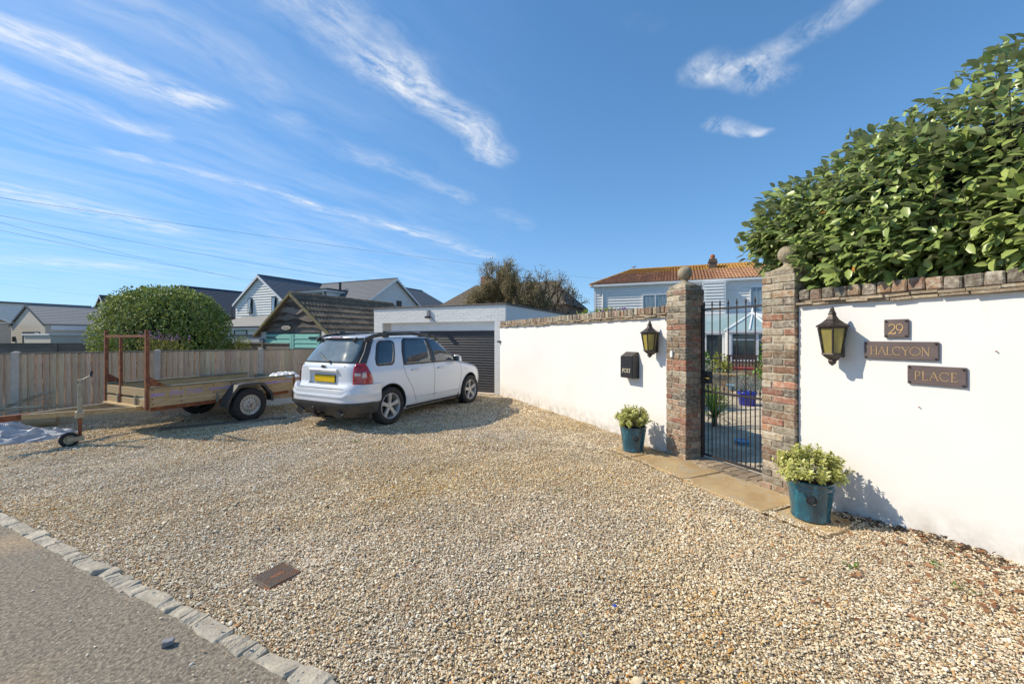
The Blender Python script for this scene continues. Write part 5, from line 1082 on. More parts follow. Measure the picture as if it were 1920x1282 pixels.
jw = MB(); jw.lathe([(.06, -.03), (.075, -.036), (.098, -.032), (.106, -.015), (.106, .015), (.098, .032), (.075, .036), (.06, .03)], 30, axis='y'); jwo = jw.obj('jockey_wheel', mt['rubber'], tr_, smooth=True); jwo.location = (jx - .12, jy - .03, .108); jwo.rotation_euler = (0, 0, R(-12))
MB().lathe([(.0001, -.02), (.02, -.03), (.03, -.02), (.055, -.028), (.062, -.034)], 24, axis='y').obj('jockey_rim', mt['galv'], jwo)
MB().box(-.02, .15, -.05, -.042, -.03, .035).obj('jockey_fork', mt['galv'], jwo, bevel=.003); MB().box(-.02, .15, .042, .05, -.03, .035).obj('jockey_fork', mt['galv'], jwo, bevel=.003)
btm = MB().lathe([(.0001, -.006), (.010, -.005), (.012, 0)], 8, axis='y').mesh('bolt', mt['rust'])
for xx in (.06, .45, .95, 1.25, 2.0, 2.42):
    for zz in (.60, .745, .515): link('bolt', btm, tr_, (xx, -.0125 if zz < .56 else -.0005, zz))
# wheels with mudguards
def tyre_mesh(r, ri, w, name):
    mb = MB(); mb.lathe([(ri, -w + .012), (ri + .012, -w), (r - .05, -w - .005), (r - .016, -w + .006), (r - .003, -w + .022), (r, -w + .04), (r, w - .04), (r - .003, w - .022), (r - .016, w - .006), (r - .05, w + .005), (ri + .012, w), (ri, w - .012)], 48, axis='y'); return mb.mesh(name, mt['rubber'], smooth=True)
tm = tyre_mesh(.318, .19, .09, 'tyre'); TXW = 1.475
rb_ = MB(); rb_.lathe([(.192, -.078), (.186, -.084), (.178, -.07), (.165, -.055), (.150, -.05), (.112, -.052), (.104, -.066), (.085, -.075), (.06, -.060), (.045, -.052), (.043, -.085), (.03, -.095), (.0001, -.096)], 48, axis='y'); rbm = rb_.mesh('steel_rim', mt['wheel_steel'], smooth=True)
holem = MB(); 
for k in range(16):
    q = 2 * math.pi * k / 16; c = Vector((.131 * math.cos(q), -.0525, .131 * math.sin(q)))
    e1, e2 = Vector((math.cos(q), 0, math.sin(q))) * .011, Vector((-math.sin(q), 0, math.cos(q))) * .014
    holem.add([c + e1 * math.cos(a) + e2 * math.sin(a) for a in np.linspace(0, 2 * math.pi, 9)[:-1]], [tuple(range(8))])
holem = holem.mesh('rim_hole', mt['rubber'], fixn=False)
hubm = MB()
for k in range(4): q = 2 * math.pi * k / 4 + .4; hubm.lathe([(.0001, -.072), (.009, -.071), (.01, -.055)], 6, (.055 * math.cos(q), 0, .055 * math.sin(q)), 'y')
hubm.lathe([(.0001, -.098), (.024, -.0975), (.026, -.09)], 16, axis='y'); hubm = hubm.mesh('hub_nuts', mt['rust'])
for y, rz in ((-.13, 0), (Wd + .13, math.pi)):
    w_ = link('wheel', tm, tr_, (TXW, y, .315), (0, 0, rz)); link('rim', rbm, w_); link('rim_holes', holem, w_); link('hub', hubm, w_)
    s_ = 1 if y < 0 else -1; mb = MB(); arcp = [(-.47, .30), (-.42, .52), (-.27, .72 - .36 + .33), (-.16, .755), (.16, .755), (.27, .69), (.42, .50), (.47, .30)]
    arcp = [(-.46, .33), (-.40, .50), (-.24, .715), (-.13, .735), (.15, .735), (.25, .705), (.41, .50), (.43, .34)]
    ya, yb = (y - .125 * s_), (y + .10 * s_)
    P = []; lip = .045
    for (x_, z_) in arcp:
        rx, rz_ = -x_, .32 - z_; l_ = math.hypot(rx, rz_); inn = (x_ + rx / l_ * lip, z_ + rz_ / l_ * lip * 1.3)
        P += [(TXW + inn[0], ya, inn[1]), (TXW + x_, ya, z_), (TXW + x_, yb, z_)]
    mb.add(P, [(3 * i + k, 3 * i + k + 1, 3 * i + k + 4, 3 * i + k + 3) for i in range(7) for k in range(2)])
    o = mb.obj('mudguard', mt['fender'], tr_); so = o.modifiers.new('t', 'SOLIDIFY'); so.thickness = .006
tb('axle', TXW - .03, TXW + .03, .0, Wd, .29, .34, 'rust')
# things on and by the trailer
def cloth(name, label, cat, X, Y, rz, sx_, sy_, h_, mat, seed, n=60, z=0.0, edge=.25):
    mb = MB(); 
    def fn(u, v):
        p = Vector((u * 2.2, v * 2.2, seed)); w_ = mnoise.noise(p * 1.1); r_ = max(0, 1 - (abs(u) ** 2.4 + abs(v) ** 2.4)) 
        k = 1 - abs(mnoise.noise(p * 1.5 + Vector((3, 1, 0)))) * 2.0; k2 = 1 - abs(mnoise.noise(p * 4.1)) * 2.6
        x_, y_ = u * sx_ * (1 + .18 * w_), v * sy_ * (1 + .2 * mnoise.noise(p * .9 + Vector((9, 0, 0))))
        return (x_ + .04 * k2 * r_, y_ + .03 * k * r_, max(.004, (h_ * max(0, k) * .55 + h_ * .35 * max(0, k2) + .18 * h_) * min(1, r_ * 1.6)))
    mb.grid(fn, np.linspace(-1, 1, n), np.linspace(-1, 1, n)); o = mb.obj(name, mt[mat], None, smooth=True, fixn=False); o.location = (X, Y, z); o.rotation_euler = (0, 0, rz)
    m_ = o.modifiers.new('t', 'SOLIDIFY'); m_.thickness = .003; tag(o, label, cat); return o
mb = MB()
def tfn(u, v):
    p = Vector((u * 1.6, v * 1.2, 3.3)); w_ = v * 1.1 + u * .55 + 1.1 * mnoise.noise(p) ; e_ = max(0, 1 - (abs(u) ** 3 + abs(v) ** 3)) ** .5
    h_ = .04 + .22 * math.exp(-((u + .15) ** 2 / .22 + (v - .35) ** 2 / .5)) + .085 * (1 - abs(math.sin(5.2 * w_))) ** 1.8 + .05 * (1 - abs(math.sin(5.3 * (u - .6 * v) + 2.5 * mnoise.noise(p * 1.4 + Vector((5, 0, 0))))))**2
    r_ = 1 + .16 * mnoise.noise(Vector((u * 2, v * 2, 8.))) + .08 * mnoise.noise(Vector((u * 6, v * 6, 1.)))
    return (u * .78 * r_, v * .40 * r_ + .03 * math.sin(5 * w_), max(.004, h_ * e_))
mb.grid(tfn, np.linspace(-1, 1, 150), np.linspace(-1, 1, 90)); tp = mb.obj('tarpaulin', mt['tarp'], None, smooth=True, fixn=False); tp.location = (-7.86, 6.14, .005); tp.rotation_euler = (0, 0, R(34)); tag(tp, 'crumpled grey blue tarpaulin lying under the trailer drawbar', 'tarpaulin')
tp.modifiers.new('t', 'SOLIDIFY').thickness = .003
cloth('plastic_sheet', 'folded white plastic sheet in the rear of the trailer bed', 'sheet', -4.98, 8.72, R(64), .30, .30, .10, 'upvc', 2.2, 40, z=.74)
pk = MB(); pk.hexa([(0, 0, .0), (1.9, 0, .0), (1.9, .13, .0), (0, .13, .0)], [(0, 0, .024), (1.9, 0, .024), (1.9, .13, .024), (0, .13, .024)]); pk = pk.obj('timber_plank', mt['old_fence'], None, bevel=.003); pk.location = (-6.0, 6.78, .012); pk.rotation_euler = (0, 0, R(33)); tag(pk, 'dark flat board lying on the gravel under the trailer bed', 'plank')
br_ = MB()
for k in range(9):
    a0 = Vector((random.uniform(-.1, .3), random.uniform(-.1, .1), random.uniform(0, .15))); d = Vector((random.uniform(.4, .8), random.uniform(-.3, .3), random.uniform(.0, .30))); br_.path([a0, a0 + d * .5 + Vector((0, 0, .03)), a0 + d], random.uniform(.008, .016), 5)
br_ = br_.obj('cut_branches', mt['galv'], None); br_.location = (-8.70, 6.55, .30); br_.rotation_euler = (0, 0, R(36)); tag(br_, 'small heap of cut sticks at the drawbar tip by the fence', 'sticks')
lg = MB(); lg.tube((0, 0, .10), (1.0, .0, .10), .10, .09, n=14); lg = lg.obj('log', mt['plank'], None); lg.location = (-9.0, 6.62, .0); lg.rotation_euler = (0, 0, R(36)); tag(lg, 'rough brown log on the ground under the cut sticks', 'log')

# inspection cover
mc = thing('inspection_cover', 'rusty chequered steel inspection cover set in the gravel', 'drain cover', (-1.574, 2.68, .0), R(-30.2))
MB().box(-.115, .115, -.115, .115, -.02, .004).obj('frame', mt['rustplate'], mc, bevel=.003); MB().box(-.102, .102, -.102, .102, .0042, .010).obj('lid', mt['rustplate'], mc, bevel=.002)
ck = MB()
for i in range(19):
    for j in range(19):
        x_, y_ = -.094 + i * .0104, -.094 + j * .0104
        if abs(x_) < .018 and abs(y_) < .05: continue
        s1, s2 = (.0036, .0014) if (i + j) % 2 else (.0014, .0036); ck.box(x_ - s1, x_ + s1, y_ - s2, y_ + s2, .010, .0125)
ck = ck.obj('chequer_tread', mt['rustplate'], mc); ck['kind'] = 'stuff'
MB().box(-.014, .014, -.045, .045, .0101, .0108).obj('lifting_slot', mt['rust'], mc)
ro = rough_box(.048, .030, .026, .006, 2, 3); ro.materials.append(mt['stonegrey']); q = link('loose_stone', ro, None, (-1.78, 2.072, .022), (0, 0, .5)); tag(q, 'loose grey stone lying alone on the tarmac road', 'stone')
q = MB().box(-.012, .012, -.008, .008, 0, .006).obj('plastic_scrap', mt['bluescrap'], None); q.location = (.604, 2.353, .02); q.rotation_euler = (.2, .3, .6); tag(q, 'tiny blue plastic scrap lying on the gravel', 'scrap')
# ================================================================ background houses
HR = R(-24.3)
def clad(par, name, mat, xf, z0, z1, y, pitch=.15, th=.022, flip=False):
    """overlapping weatherboards on a wall facing -y between xf(z) = (left, right); flip: wall in the yz plane facing +x"""
    mb = MB(); z = z0
    while z < z1 - .02:
        zt = min(z + pitch, z1); (a0, b0), (a1, b1) = xf(z), xf(zt - .001)
        if b0 - a0 > .05:
            if b1 - a1 < .02: m_ = (a0 + b0) / 2; a1, b1 = m_ - .01, m_ + .01
            B = [(a0, y - th, z), (b0, y - th, z), (b0, y, z), (a0, y, z)]; T = [(a1, y - .004, zt), (b1, y - .004, zt), (b1, y, zt), (a1, y, zt)]
            if flip: B = [(y + th, q[0], z) if abs(q[1] - y) > 1e-9 else (y, q[0], z) for q in B]; T = [(y + .004, q[0], zt) if abs(q[1] - y) > 1e-9 else (y, q[0], zt) for q in T]
            mb.hexa(B, T)
        z += pitch
    o = mb.obj(name, mt[mat], par); o['kind'] = 'stuff'; return o
def win(par, x0, x1, z0, z1, y, fr='upvc', gl='winglass', mull=(), trans=(), fw=.06, dep=.05, flip=False):
    mb = MB(); 
    def B(a, b, c, d, e, f): mb.box(a, b, c, d, e, f) if not flip else mb.box(-d, -c, a, b, e, f)
    ya, yb = y - dep, y - .001
    B(x0, x1, ya, yb, z1 - fw, z1); B(x0, x1, ya - .02, yb, z0, z0 + fw); B(x0, x0 + fw, ya, yb, z0 + fw, z1 - fw); B(x1 - fw, x1, ya, yb, z0 + fw, z1 - fw)
    for m_ in mull: B(m_ - fw * .4, m_ + fw * .4, ya, yb, z0 + fw, z1 - fw)
    for m_ in trans: B(x0 + fw, x1 - fw, ya + .004, yb, m_ - fw * .4, m_ + fw * .4)
    w = mb.obj('window', mt[fr], par); g_ = MB(); yy = y - dep * .4; P = [(x0 + fw, yy, z0 + fw), (x1 - fw, yy, z0 + fw), (x1 - fw, yy, z1 - fw), (x0 + fw, yy, z1 - fw)]
    if flip: P = [(-yy, p[0], p[2]) for p in P]
    g_.add(P, [(0, 1, 2, 3)]); g_.obj('pane', mt[gl], w); return w
def courses(par, name, mat, A, B, C, D, n, th=.02, over=.03):
    """tile or slate courses on a roof plane; A,B eave ends, C,D ridge ends above B,A. Each course tilts and laps the one below"""
    A, B, C, D = map(Vector, (A, B, C, D)); nn = (B - A).cross(D - A).normalized(); mb = MB()
    if nn.z < 0: nn = -nn
    for k in range(n):
        f0, f1 = k / n, min((k + 1) / n + over / max((D - A).length, .1), 1)
        p, q, r_, s_ = A.lerp(D, f0), B.lerp(C, f0), B.lerp(C, f1), A.lerp(D, f1)
        mb.add([p, q, r_, s_, p + nn * th, q + nn * th, r_ + nn * .003, s_ + nn * .003], [(0, 3, 2, 1), (4, 5, 6, 7), (0, 1, 5, 4), (1, 2, 6, 5), (2, 3, 7, 6), (3, 0, 4, 7)])
    o = mb.obj(name, mt[mat], par); o['kind'] = 'stuff'; return o
def gable_block(par, x0, x1, y0, y1, eave, ridge, axis, wall, roof, n=14, over=.25, verge='white_paint', wallname='wall'):
    if axis == 'y':
        xm = (x0 + x1) / 2; MB().extr([(x0, 0), (x1, 0), (x1, eave), (xm, ridge - .06), (x0, eave)], y0, y1, 'xz').obj(wallname, mt[wall], par)
        sl_ = (ridge - eave) / (xm - x0); e_ = eave - sl_ * over
        for s_ in (1, -1):
            xa = x0 - over if s_ > 0 else x1 + over
            mb = MB(); mb.hexa([(xa, y0 - over, e_ - .06), (xm, y0 - over, ridge - .06), (xm, y1 + over, ridge - .06), (xa, y1 + over, e_ - .06)], [(xa, y0 - over, e_), (xm, y0 - over, ridge), (xm, y1 + over, ridge), (xa, y1 + over, e_)]); ro = mb.obj('roof', mt[roof], par)
            courses(ro, 'slates', roof, (xa, y0 - over, e_ + .01), (xa, y1 + over, e_ + .01), (xm, y1 + over, ridge + .01), (xm, y0 - over, ridge + .01), n)
            q = MB(); q.hexa([(xa, y0 - over - .03, e_ - .18), (xm, y0 - over - .03, ridge - .20), (xm, y0 - over - .002, ridge - .20), (xa, y0 - over - .002, e_ - .18)], [(xa, y0 - over - .03, e_ + .01), (xm, y0 - over - .03, ridge + .02), (xm, y0 - over - .002, ridge + .02), (xa, y0 - over - .002, e_ + .01)]); q.obj('bargeboard', mt[verge], par)
        MB().box(xm - .09, xm + .09, y0 - over, y1 + over, ridge - .02, ridge + .06).obj('ridge_tiles', mt[roof], par)
    else:
        ym = (y0 + y1) / 2; MB().extr([(y0, 0), (y1, 0), (y1, eave), (ym, ridge - .06), (y0, eave)], x0, x1, 'yz').obj(wallname, mt[wall], par)
        sl_ = (ridge - eave) / (ym - y0); e_ = eave - sl_ * over
        for s_ in (1, -1):
            ya = y0 - over if s_ > 0 else y1 + over
            mb = MB(); mb.hexa([(x0 - over, ya, e_ - .06), (x1 + over, ya, e_ - .06), (x1 + over, ym, ridge - .06), (x0 - over, ym, ridge - .06)], [(x0 - over, ya, e_), (x1 + over, ya, e_), (x1 + over, ym, ridge), (x0 - over, ym, ridge)]); ro = mb.obj('roof', mt[roof], par)
            courses(ro, 'slates', roof, (x0 - over, ya, e_ + .01), (x1 + over, ya, e_ + .01), (x1 + over, ym, ridge + .01), (x0 - over, ym, ridge + .01), n)
            q = MB(); q.hexa([(x1 + over + .002, ya, e_ - .18), (x1 + over + .03, ya, e_ - .18), (x1 + over + .03, ym, ridge - .2), (x1 + over + .002, ym, ridge - .2)], [(x1 + over + .002, ya, e_ + .01), (x1 + over + .03, ya, e_ + .01), (x1 + over + .03, ym, ridge + .02), (x1 + over + .002, ym, ridge + .02)]); q.obj('bargeboard', mt[verge], par)
        MB().box(x0 - over, x1 + over, ym - .09, ym + .09, ridge - .02, ridge + .06).obj('ridge_tiles', mt[roof], par)
def hip_roof(par, x0, x1, y0, y1, eave, ridge, inset, roof, n, over=.25):
    ym = (y0 + y1) / 2; a, b = x0 - over, x1 + over; c, d = y0 - over, y1 + over; r0, r1 = (x0 + inset, ym, ridge), (x1 - inset, ym, ridge)
    m_ = MB(); m_.add([(a, c, eave), (b, c, eave), (b, d, eave), (a, d, eave), r0, r1], [(0, 1, 5, 4), (1, 2, 5), (2, 3, 4, 5), (3, 0, 4), (0, 3, 2, 1)]); ro = m_.obj('roof', mt[roof], par)
    if n:
        u = .012; U = lambda p: (p[0], p[1], p[2] + u)
        courses(ro, 'tiles', roof, U((a, c, eave)), U((b, c, eave)), U(r1), U(r0), n); courses(ro, 'tiles', roof, U((b, c, eave)), U((b, d, eave)), U(r1), U((r1[0], r1[1], r1[2])), n); courses(ro, 'tiles', roof, U((a, d, eave)), U((a, c, eave)), U(r0), U(r0), n)
    return ro

# white weatherboarded house with grey slate roofs
wh = thing('weatherboarded_house', 'white weatherboarded two storey house with grey slate roofs and flat dormer', 'house', (-20.8, 33, 0), HR)
gable_block(wh, -3.1, 3.1, 0, 9, 4.5, 6.7, 'y', 'clad_white', 'slate', 18, .2)
gable_block(wh, -2.5, 8.9, 2.4, 9.6, 4.35, 6.68, 'x', 'clad_white', 'slate', 18, .3)
clad(wh, 'cladding', 'clad_white', lambda z: (-3.1 + max(0, z - 4.5) * 1.41, 3.1 - max(0, z - 4.5) * 1.41), 2.4, 6.6, -.004, .21, .07)
clad(wh, 'cladding', 'clad_blue', lambda z: (2.4 + max(0, z - 4.35) * 1.545, 9.6 - max(0, z - 4.35) * 1.545), 2.4, 6.6, 8.904, .2, .045, flip=True)
for x in (-1.11, 1.89):
    w_ = win(wh, x - .28, x + .28, 3.56, 4.84, -.075, 'anthracite', 'winglass'); 
    MB().hexa([(x - .04, -.26, 3.62), (x + .2, -.30, 3.62), (x + .2, -.28, 3.62), (x - .04, -.24, 3.62)], [(x - .16, -.16, 4.76), (x + .2, -.18, 4.76), (x + .2, -.16, 4.76), (x - .16, -.14, 4.76)]).obj('opening_sash', mt['wincurtain'], w_)
win(wh, 6.2, 6.85, 4.3, 4.8, -8.93, 'anthracite', 'winglass', flip=True)
dm = MB(); dm.box(.76, 5.0, 2.3, 5.4, 4.3, 5.5); dm.obj('dormer_wall', mt['clad_blue'], wh); dr = MB().box(.5, 5.3, 2.0, 5.8, 5.5, 5.62).obj('dormer_roof', mt['slate_blue'], wh); MB().box(.56, 5.24, 2.05, 2.25, 5.36, 5.498).obj('dormer_fascia', mt['white_paint'], wh); MB().box(5.02, 5.24, 2.25, 5.4, 5.36, 5.498).obj('dormer_fascia', mt['white_paint'], wh)
clad(wh, 'cladding', 'clad_blue', lambda z: (2.3, 4.4 + (z - 5.5) * .9), 4.4, 5.36, 5.004, .16, flip=True); clad(wh, 'cladding', 'clad_blue', lambda z: (.8, 4.98), 4.4, 5.36, 2.296, .16)
win(wh, 3.4, 4.5, 4.7, 5.25, 2.27, 'anthracite'); MB().path([(4.9, 2.2, 5.5), (4.9, 2.2, 4.3)], .05, 8).obj('downpipe', mt['anthracite'], wh)
MB().path([(4.2, 4.4, 5.6), (4.2, 4.4, 6.45)], .10, 8).obj('flue', mt['anthracite'], wh)
lp = MB(); lp.add([(-3.6, -1.7, 2.42), (3.3, -1.7, 2.42), (3.3, 0, 3.35), (-2.0, 0, 3.35), (-3.6, 0, 2.42)], [(0, 1, 2, 3), (0, 3, 4)]); lo = lp.obj('porch_roof', mt['slate_pale'], wh); lo.modifiers.new('t', 'SOLIDIFY').thickness = .08
courses(lo, 'slates', 'slate_pale', (-3.6, -1.7, 2.44), (3.3, -1.7, 2.44), (3.3, 0, 3.37), (-2.0, 0, 3.37), 9)
MB().box(-3.6, 3.3, -1.72, -1.60, 2.18, 2.38).obj('porch_fascia', mt['white_paint'], wh); MB().box(-3.3, 3.2, -1.4, -.01, 0, 2.35).obj('porch_wall', mt['clad_white'], wh); win(wh, -1.0, .6, 1.5, 2.15, -1.41, 'anthracite')
gable_block(wh, .9, 8.75, 9.7, 15, 4.75, 6.8, 'y', 'clad_blue', 'slate', 14, .25)
# low grey wall before it
gw = thing('garden_wall', 'low grey rendered wall left of the teal doored garage', 'wall', (-11.3, 17.6, 0), HR); MB().box(-1.6, 2.2, 0, .2, 0, 1.66).obj('render', mt['grey_render'], gw); MB().box(-1.7, 2.25, -.05, .25, 1.66, 1.72).obj('coping', mt['anthracite'], gw)

# dark slate house behind the round hedge
dh = thing('slate_roofed_house', 'dark blue slate roofed house with red tile hanging behind the round hedge', 'house', (-28.3, 36, 0), HR)
gable_block(dh, -4.5, 4.5, -1.2, 7, 3.4, 6.05, 'y', 'red_tile', 'slate_blue', 16, .2)
courses(dh, 'tile_hanging', 'red_tile', (4.52, -1.2, .5), (4.52, 7, .5), (4.52, 7, 3.3), (4.52, -1.2, 3.3), 14, .03)

# old garage with teal doors
og = thing('old_garage', 'old brown tiled garage with teal double doors and waney edge gable', 'garage', (-7.946, 14.5, 0), HR)
MB().extr([(-1.8, 0), (1.72, 0), (1.72, 1.78), (0, 3.08), (-1.8, 1.78)], .14, 5.2, 'xz').obj('wall', mt['brick_brown'], og)
MB().box(-1.78, -1.50, .0, .14, 0, 1.80).obj('doorpost', mt['painted_brick'], og); MB().box(1.46, 1.72, .0, .14, 0, 1.80).obj('doorpost', mt['painted_brick'], og)
MB().box(-1.50, -1.43, .02, .13, 0, 1.76).obj('door_frame', mt['anthracite'], og); MB().box(1.39, 1.46, .02, .13, 0, 1.76).obj('door_frame', mt['anthracite'], og); MB().box(-1.43, 1.39, .02, .13, 1.72, 1.78).obj('door_frame', mt['anthracite'], og)
for (a_, b_) in ((-1.42, -.025), (-.015, 1.38)):
    d_ = MB().box(a_, b_, .10, .13, .05, 1.71).obj('door', mt['teal'], og); d_.location = (0, -.10, 0)
    for k in range(10): z_ = .12 + k * .158; MB().hexa([(a_ + .11, .072, z_), (b_ - .11, .072, z_), (b_ - .11, .099, z_), (a_ + .11, .099, z_)], [(a_ + .11, .088, z_ + .148), (b_ - .11, .088, z_ + .148), (b_ - .11, .099, z_ + .148), (a_ + .11, .099, z_ + .148)]).obj('plank', mt['teal'], d_)
    for xx in (a_, b_ - .10): MB().box(xx, xx + .10, .066, .0995, .05, 1.70).obj('stile', mt['teal'], d_)
    hx_ = (a_ + .01, a_ + .52) if a_ < -1 else (b_ - .52, b_ - .01); MB().box(*hx_, .055, .065, 1.56, 1.61).obj('hinge', mt['blackmetal'], d_)
rr_ = random.Random(4); z = 1.80; k = 0
while z < 2.98:     # overlapping rough edged boards
    half_l, half_r = 1.8 * (3.12 - z) / 1.32, 1.74 * (3.12 - z) / 1.32; h_ = rr_.uniform(.22, .30)
    top = z + h_ + .06; tl, tr2 = max(.03, 1.8 * (3.10 - top) / 1.32), max(.03, 1.74 * (3.10 - top) / 1.32); n_ = 18
    pts = []
    for i in range(n_ + 1): x = -half_l + (half_l + half_r) * i / n_; pts.append((x, z + (.0 if z < 1.85 else .17) * mnoise.noise(Vector((x * 1.7, z * 5, 2.0))) - .02))
    pts += [(tr2, top), (-tl, top)]
    y_ = .135 - .16 * (k / 8) - .02 * (k % 2); MB().extr(pts, y_ - .035, y_, 'xz').obj('board', mt['waney'], og); z += h_ * .62; k += 1
so_ = MB(); so_.extr([(.0 + .24 * math.cos(q), 1.94 + .075 * math.sin(q)) for q in np.linspace(0, 2 * math.pi, 25)[:-1]], -.045, -.015, 'xz'); sg = so_.obj('name_board', mt['upvc'], og); sg.location = (-.32, 0, 0); sg.data.materials[0] = mt['beige_render']
wk = MB()
for k in range(11): wk.box(-.15 + k * .027, -.138 + k * .027, -.0475, -.045, 1.915, 1.945 + .018 * ((k * 7) % 3) / 2)
wk.obj('worn_lettering', mt['plaque'], sg)['kind'] = 'stuff'
# roof tiles one by one on the near slope
def slope_pt(s_, u, v, up=0): # u along y, v 0 eave .. 1 ridge
    xe = 1.95; return Vector((s_ * (xe * (1 - v)), u, 1.66 + (3.17 - 1.66) * v))
tile = []
for i in range(4):
    mb = MB(); us = np.linspace(-.15, .15, 7)
    f = lambda u, v: (v * .42, u, .026 * math.cos(u / .15 * math.pi * 2) + .052 - .050 * v)
    mb.grid(f, us, [0, 1]); mb.add([(-.004, u, .026 * math.cos(u / .15 * math.pi * 2) + .052) for u in us] + [(-.004, u, -.012) for u in us], [(i_, i_ + 1, i_ + 8, i_ + 7) for i_ in range(6)])
    tile.append(mb.mesh('tile', mt['shed_tile'], smooth=False, fixn=False))
pit = math.atan2(1.51, 1.95); nrow = 7
for s_ in (1,):
    for r_ in range(nrow):
        for c_ in range(18):
            v = r_ / nrow; p = slope_pt(s_, -.12 + .15 + c_ * .30, v); 
            link('tile', tile[0], og, (p.x, p.y, p.z + random.uniform(-.003, .003)), (0, pit + random.uniform(-.01, .01), math.pi + random.uniform(-.012, .012)) if False else (0, -pit, math.pi), (1, 1, 1)) if False else None
            o = link('tile', tile[0], og); o.matrix_local = Matrix.Translation(p + Vector((0, 0, random.uniform(0, .004)))) @ Matrix.Rotation(random.uniform(-.012, .012), 4, 'Z') @ Matrix(((-math.cos(pit), 0, math.sin(pit), 0), (0, -1, 0, 0), (math.sin(pit), 0, math.cos(pit), 0), (0, 0, 0, 1)))
mb = MB(); mb.hexa([(-2.0, -.12, 1.60), (0, -.12, 3.11), (0, 5.3, 3.11), (-2.0, 5.3, 1.60)], [(-2.0, -.12, 1.66), (0, -.12, 3.17), (0, 5.3, 3.17), (-2.0, 5.3, 1.66)]); mb.obj('roof', mt['shed_tile'], og)
mb = MB(); mb.hexa([(0, -.10, 3.09), (1.93, -.10, 1.58), (1.93, 5.2, 1.58), (0, 5.2, 3.09)], [(0, -.10, 3.15), (1.93, -.10, 1.645), (1.93, 5.2, 1.645), (0, 5.2, 3.15)]); mb.obj('roof_deck', mt['shed_tile'], og)
for k in range(13): MB().tube((0, -.12 + k * .415, 3.15), (0, .29 + k * .415, 3.165), .11, .10, 10).obj('ridge_tile', mt['shed_tile'], og)
for s_ in (1, -1):
    q = MB(); q.hexa([(s_ * 2.0, -.17, 1.58), (0, -.17, 3.09), (0, -.09, 3.09), (s_ * 2.0, -.09, 1.58)], [(s_ * 2.0, -.17, 1.70), (0, -.17, 3.22), (0, -.09, 3.22), (s_ * 2.0, -.09, 1.70)]); q.obj('verge', mt['verge_moss'], og, bevel=.01)
MB().lathe([(.0001, -.1), (.1, -.09), (.11, 0)], 16, (-1.63, 0, 1.45), 'y').obj('wall_light', mt['stonegrey'], og)

# brown tiled house behind the tree
bh = thing('brown_roofed_house', 'brown tiled hipped house with brick chimney behind the bare topped tree', 'house', (-6.9, 37.6, 0), HR)
MB().box(0, 12.2, 0, 7, 0, 4.3).obj('wall', mt['chimney'], bh); hip_roof(bh, 0, 12.2, 0, 7, 4.25, 6.75, 2.0, 'brown_tile', 16, .3)
MB().box(2.9, 3.9, 2.9, 3.7, 5.6, 7.5).obj('chimney', mt['brick_red'], bh)
# houses far left
ob = thing('outbuilding', 'beige gabled outbuilding with pale grey slate roof beyond the fence', 'building', (-42.4, 35, 0), HR)
gable_block(ob, -3.6, 3.6, 0, 8, 2.75, 4.45, 'y', 'beige_render', 'slate_pale', 12, .10, 'anthracite')
MB().box(-2.0, 2.6, -.03, -.002, 0, 2.07).obj('garage_door', mt['anthracite'], ob); MB().box(-2.0, -.9, -.06, -.031, 0, 2.07).obj('door_leaf', mt['beige_render'], ob)
for k in range(6): MB().box(1.6, 2.55, -.05, -.031, .9 + k * .2, .96 + k * .2).obj('louvre', mt['clad_white'], ob)
MB().box(3.62, 3.66, .3, 8, 2.2, 2.6).obj('eaves_board', mt['white_paint'], ob)
for x in (-2.7, 3.1): MB().box(x - .12, x + .12, -.16, -.002, 1.2, 1.65).obj('wall_lamp', mt['anthracite'], ob)
fw = thing('forecourt_wall', 'low beige wall with flat coping before the gabled outbuilding', 'wall', (-37.2, 30.5, 0), HR); MB().box(0, 4.6, 0, 3, 0, 1.75).obj('render', mt['beige_render'], fw); MB().box(-.1, 4.7, -.1, 3.1, 1.75, 1.85).obj('coping', mt['white_paint'], fw)
mo = thing('modern_house', 'flat roofed modern house with pale vertical cladding at far left', 'house', (-66, 50, 0), HR)
MB().box(-6, 5.0, 0, 8, 0, 5.7).obj('wall', mt['clad_white'], mo); MB().box(-6.2, 5.2, -.2, 8, 5.7, 5.9).obj('roof', mt['slate'], mo)
for k in range(5): MB().box(-1.5 + k * 1.3, -1.2 + k * 1.3, -.05, -.002, 3.8, 5.3).obj('window', mt['winglass'], mo)
dk = thing('slate_house', 'dark slate roof cut by the left edge of the view', 'house', (-72, 46, 0), HR); gable_block(dk, -8, 3.2, 0, 7, 3.0, 5.6, 'x', 'grey_render', 'slate_blue', 10, .2)
bb = thing('bungalow', 'brown roofed bungalow at far left beyond the fences', 'house', (-53, 37, 0), HR); gable_block(bb, -9, 3.0, 0, 5, 2.2, 3.65, 'x', 'beige_render', 'brown_tile', 8, .3); win(bb, -2, 1, 1.0, 2.0, -.01)
cn = thing('garden_canopy', 'pale open sided canopy roof left of the outbuilding', 'canopy', (-43.5, 31, 0), HR); MB().hexa([(-4.5, 0, 2.35), (1, 0, 2.35), (1, 3, 2.75), (-4.5, 3, 2.75)], [(-4.5, 0, 2.43), (1, 0, 2.43), (1, 3, 2.83), (-4.5, 3, 2.83)]).obj('canopy_roof', mt['slate_pale'], cn)
for x in (-4.3, -1.7, .9): MB().box(x - .06, x + .06, .1, .22, 0, 2.35).obj('post', mt['white_paint'], cn)
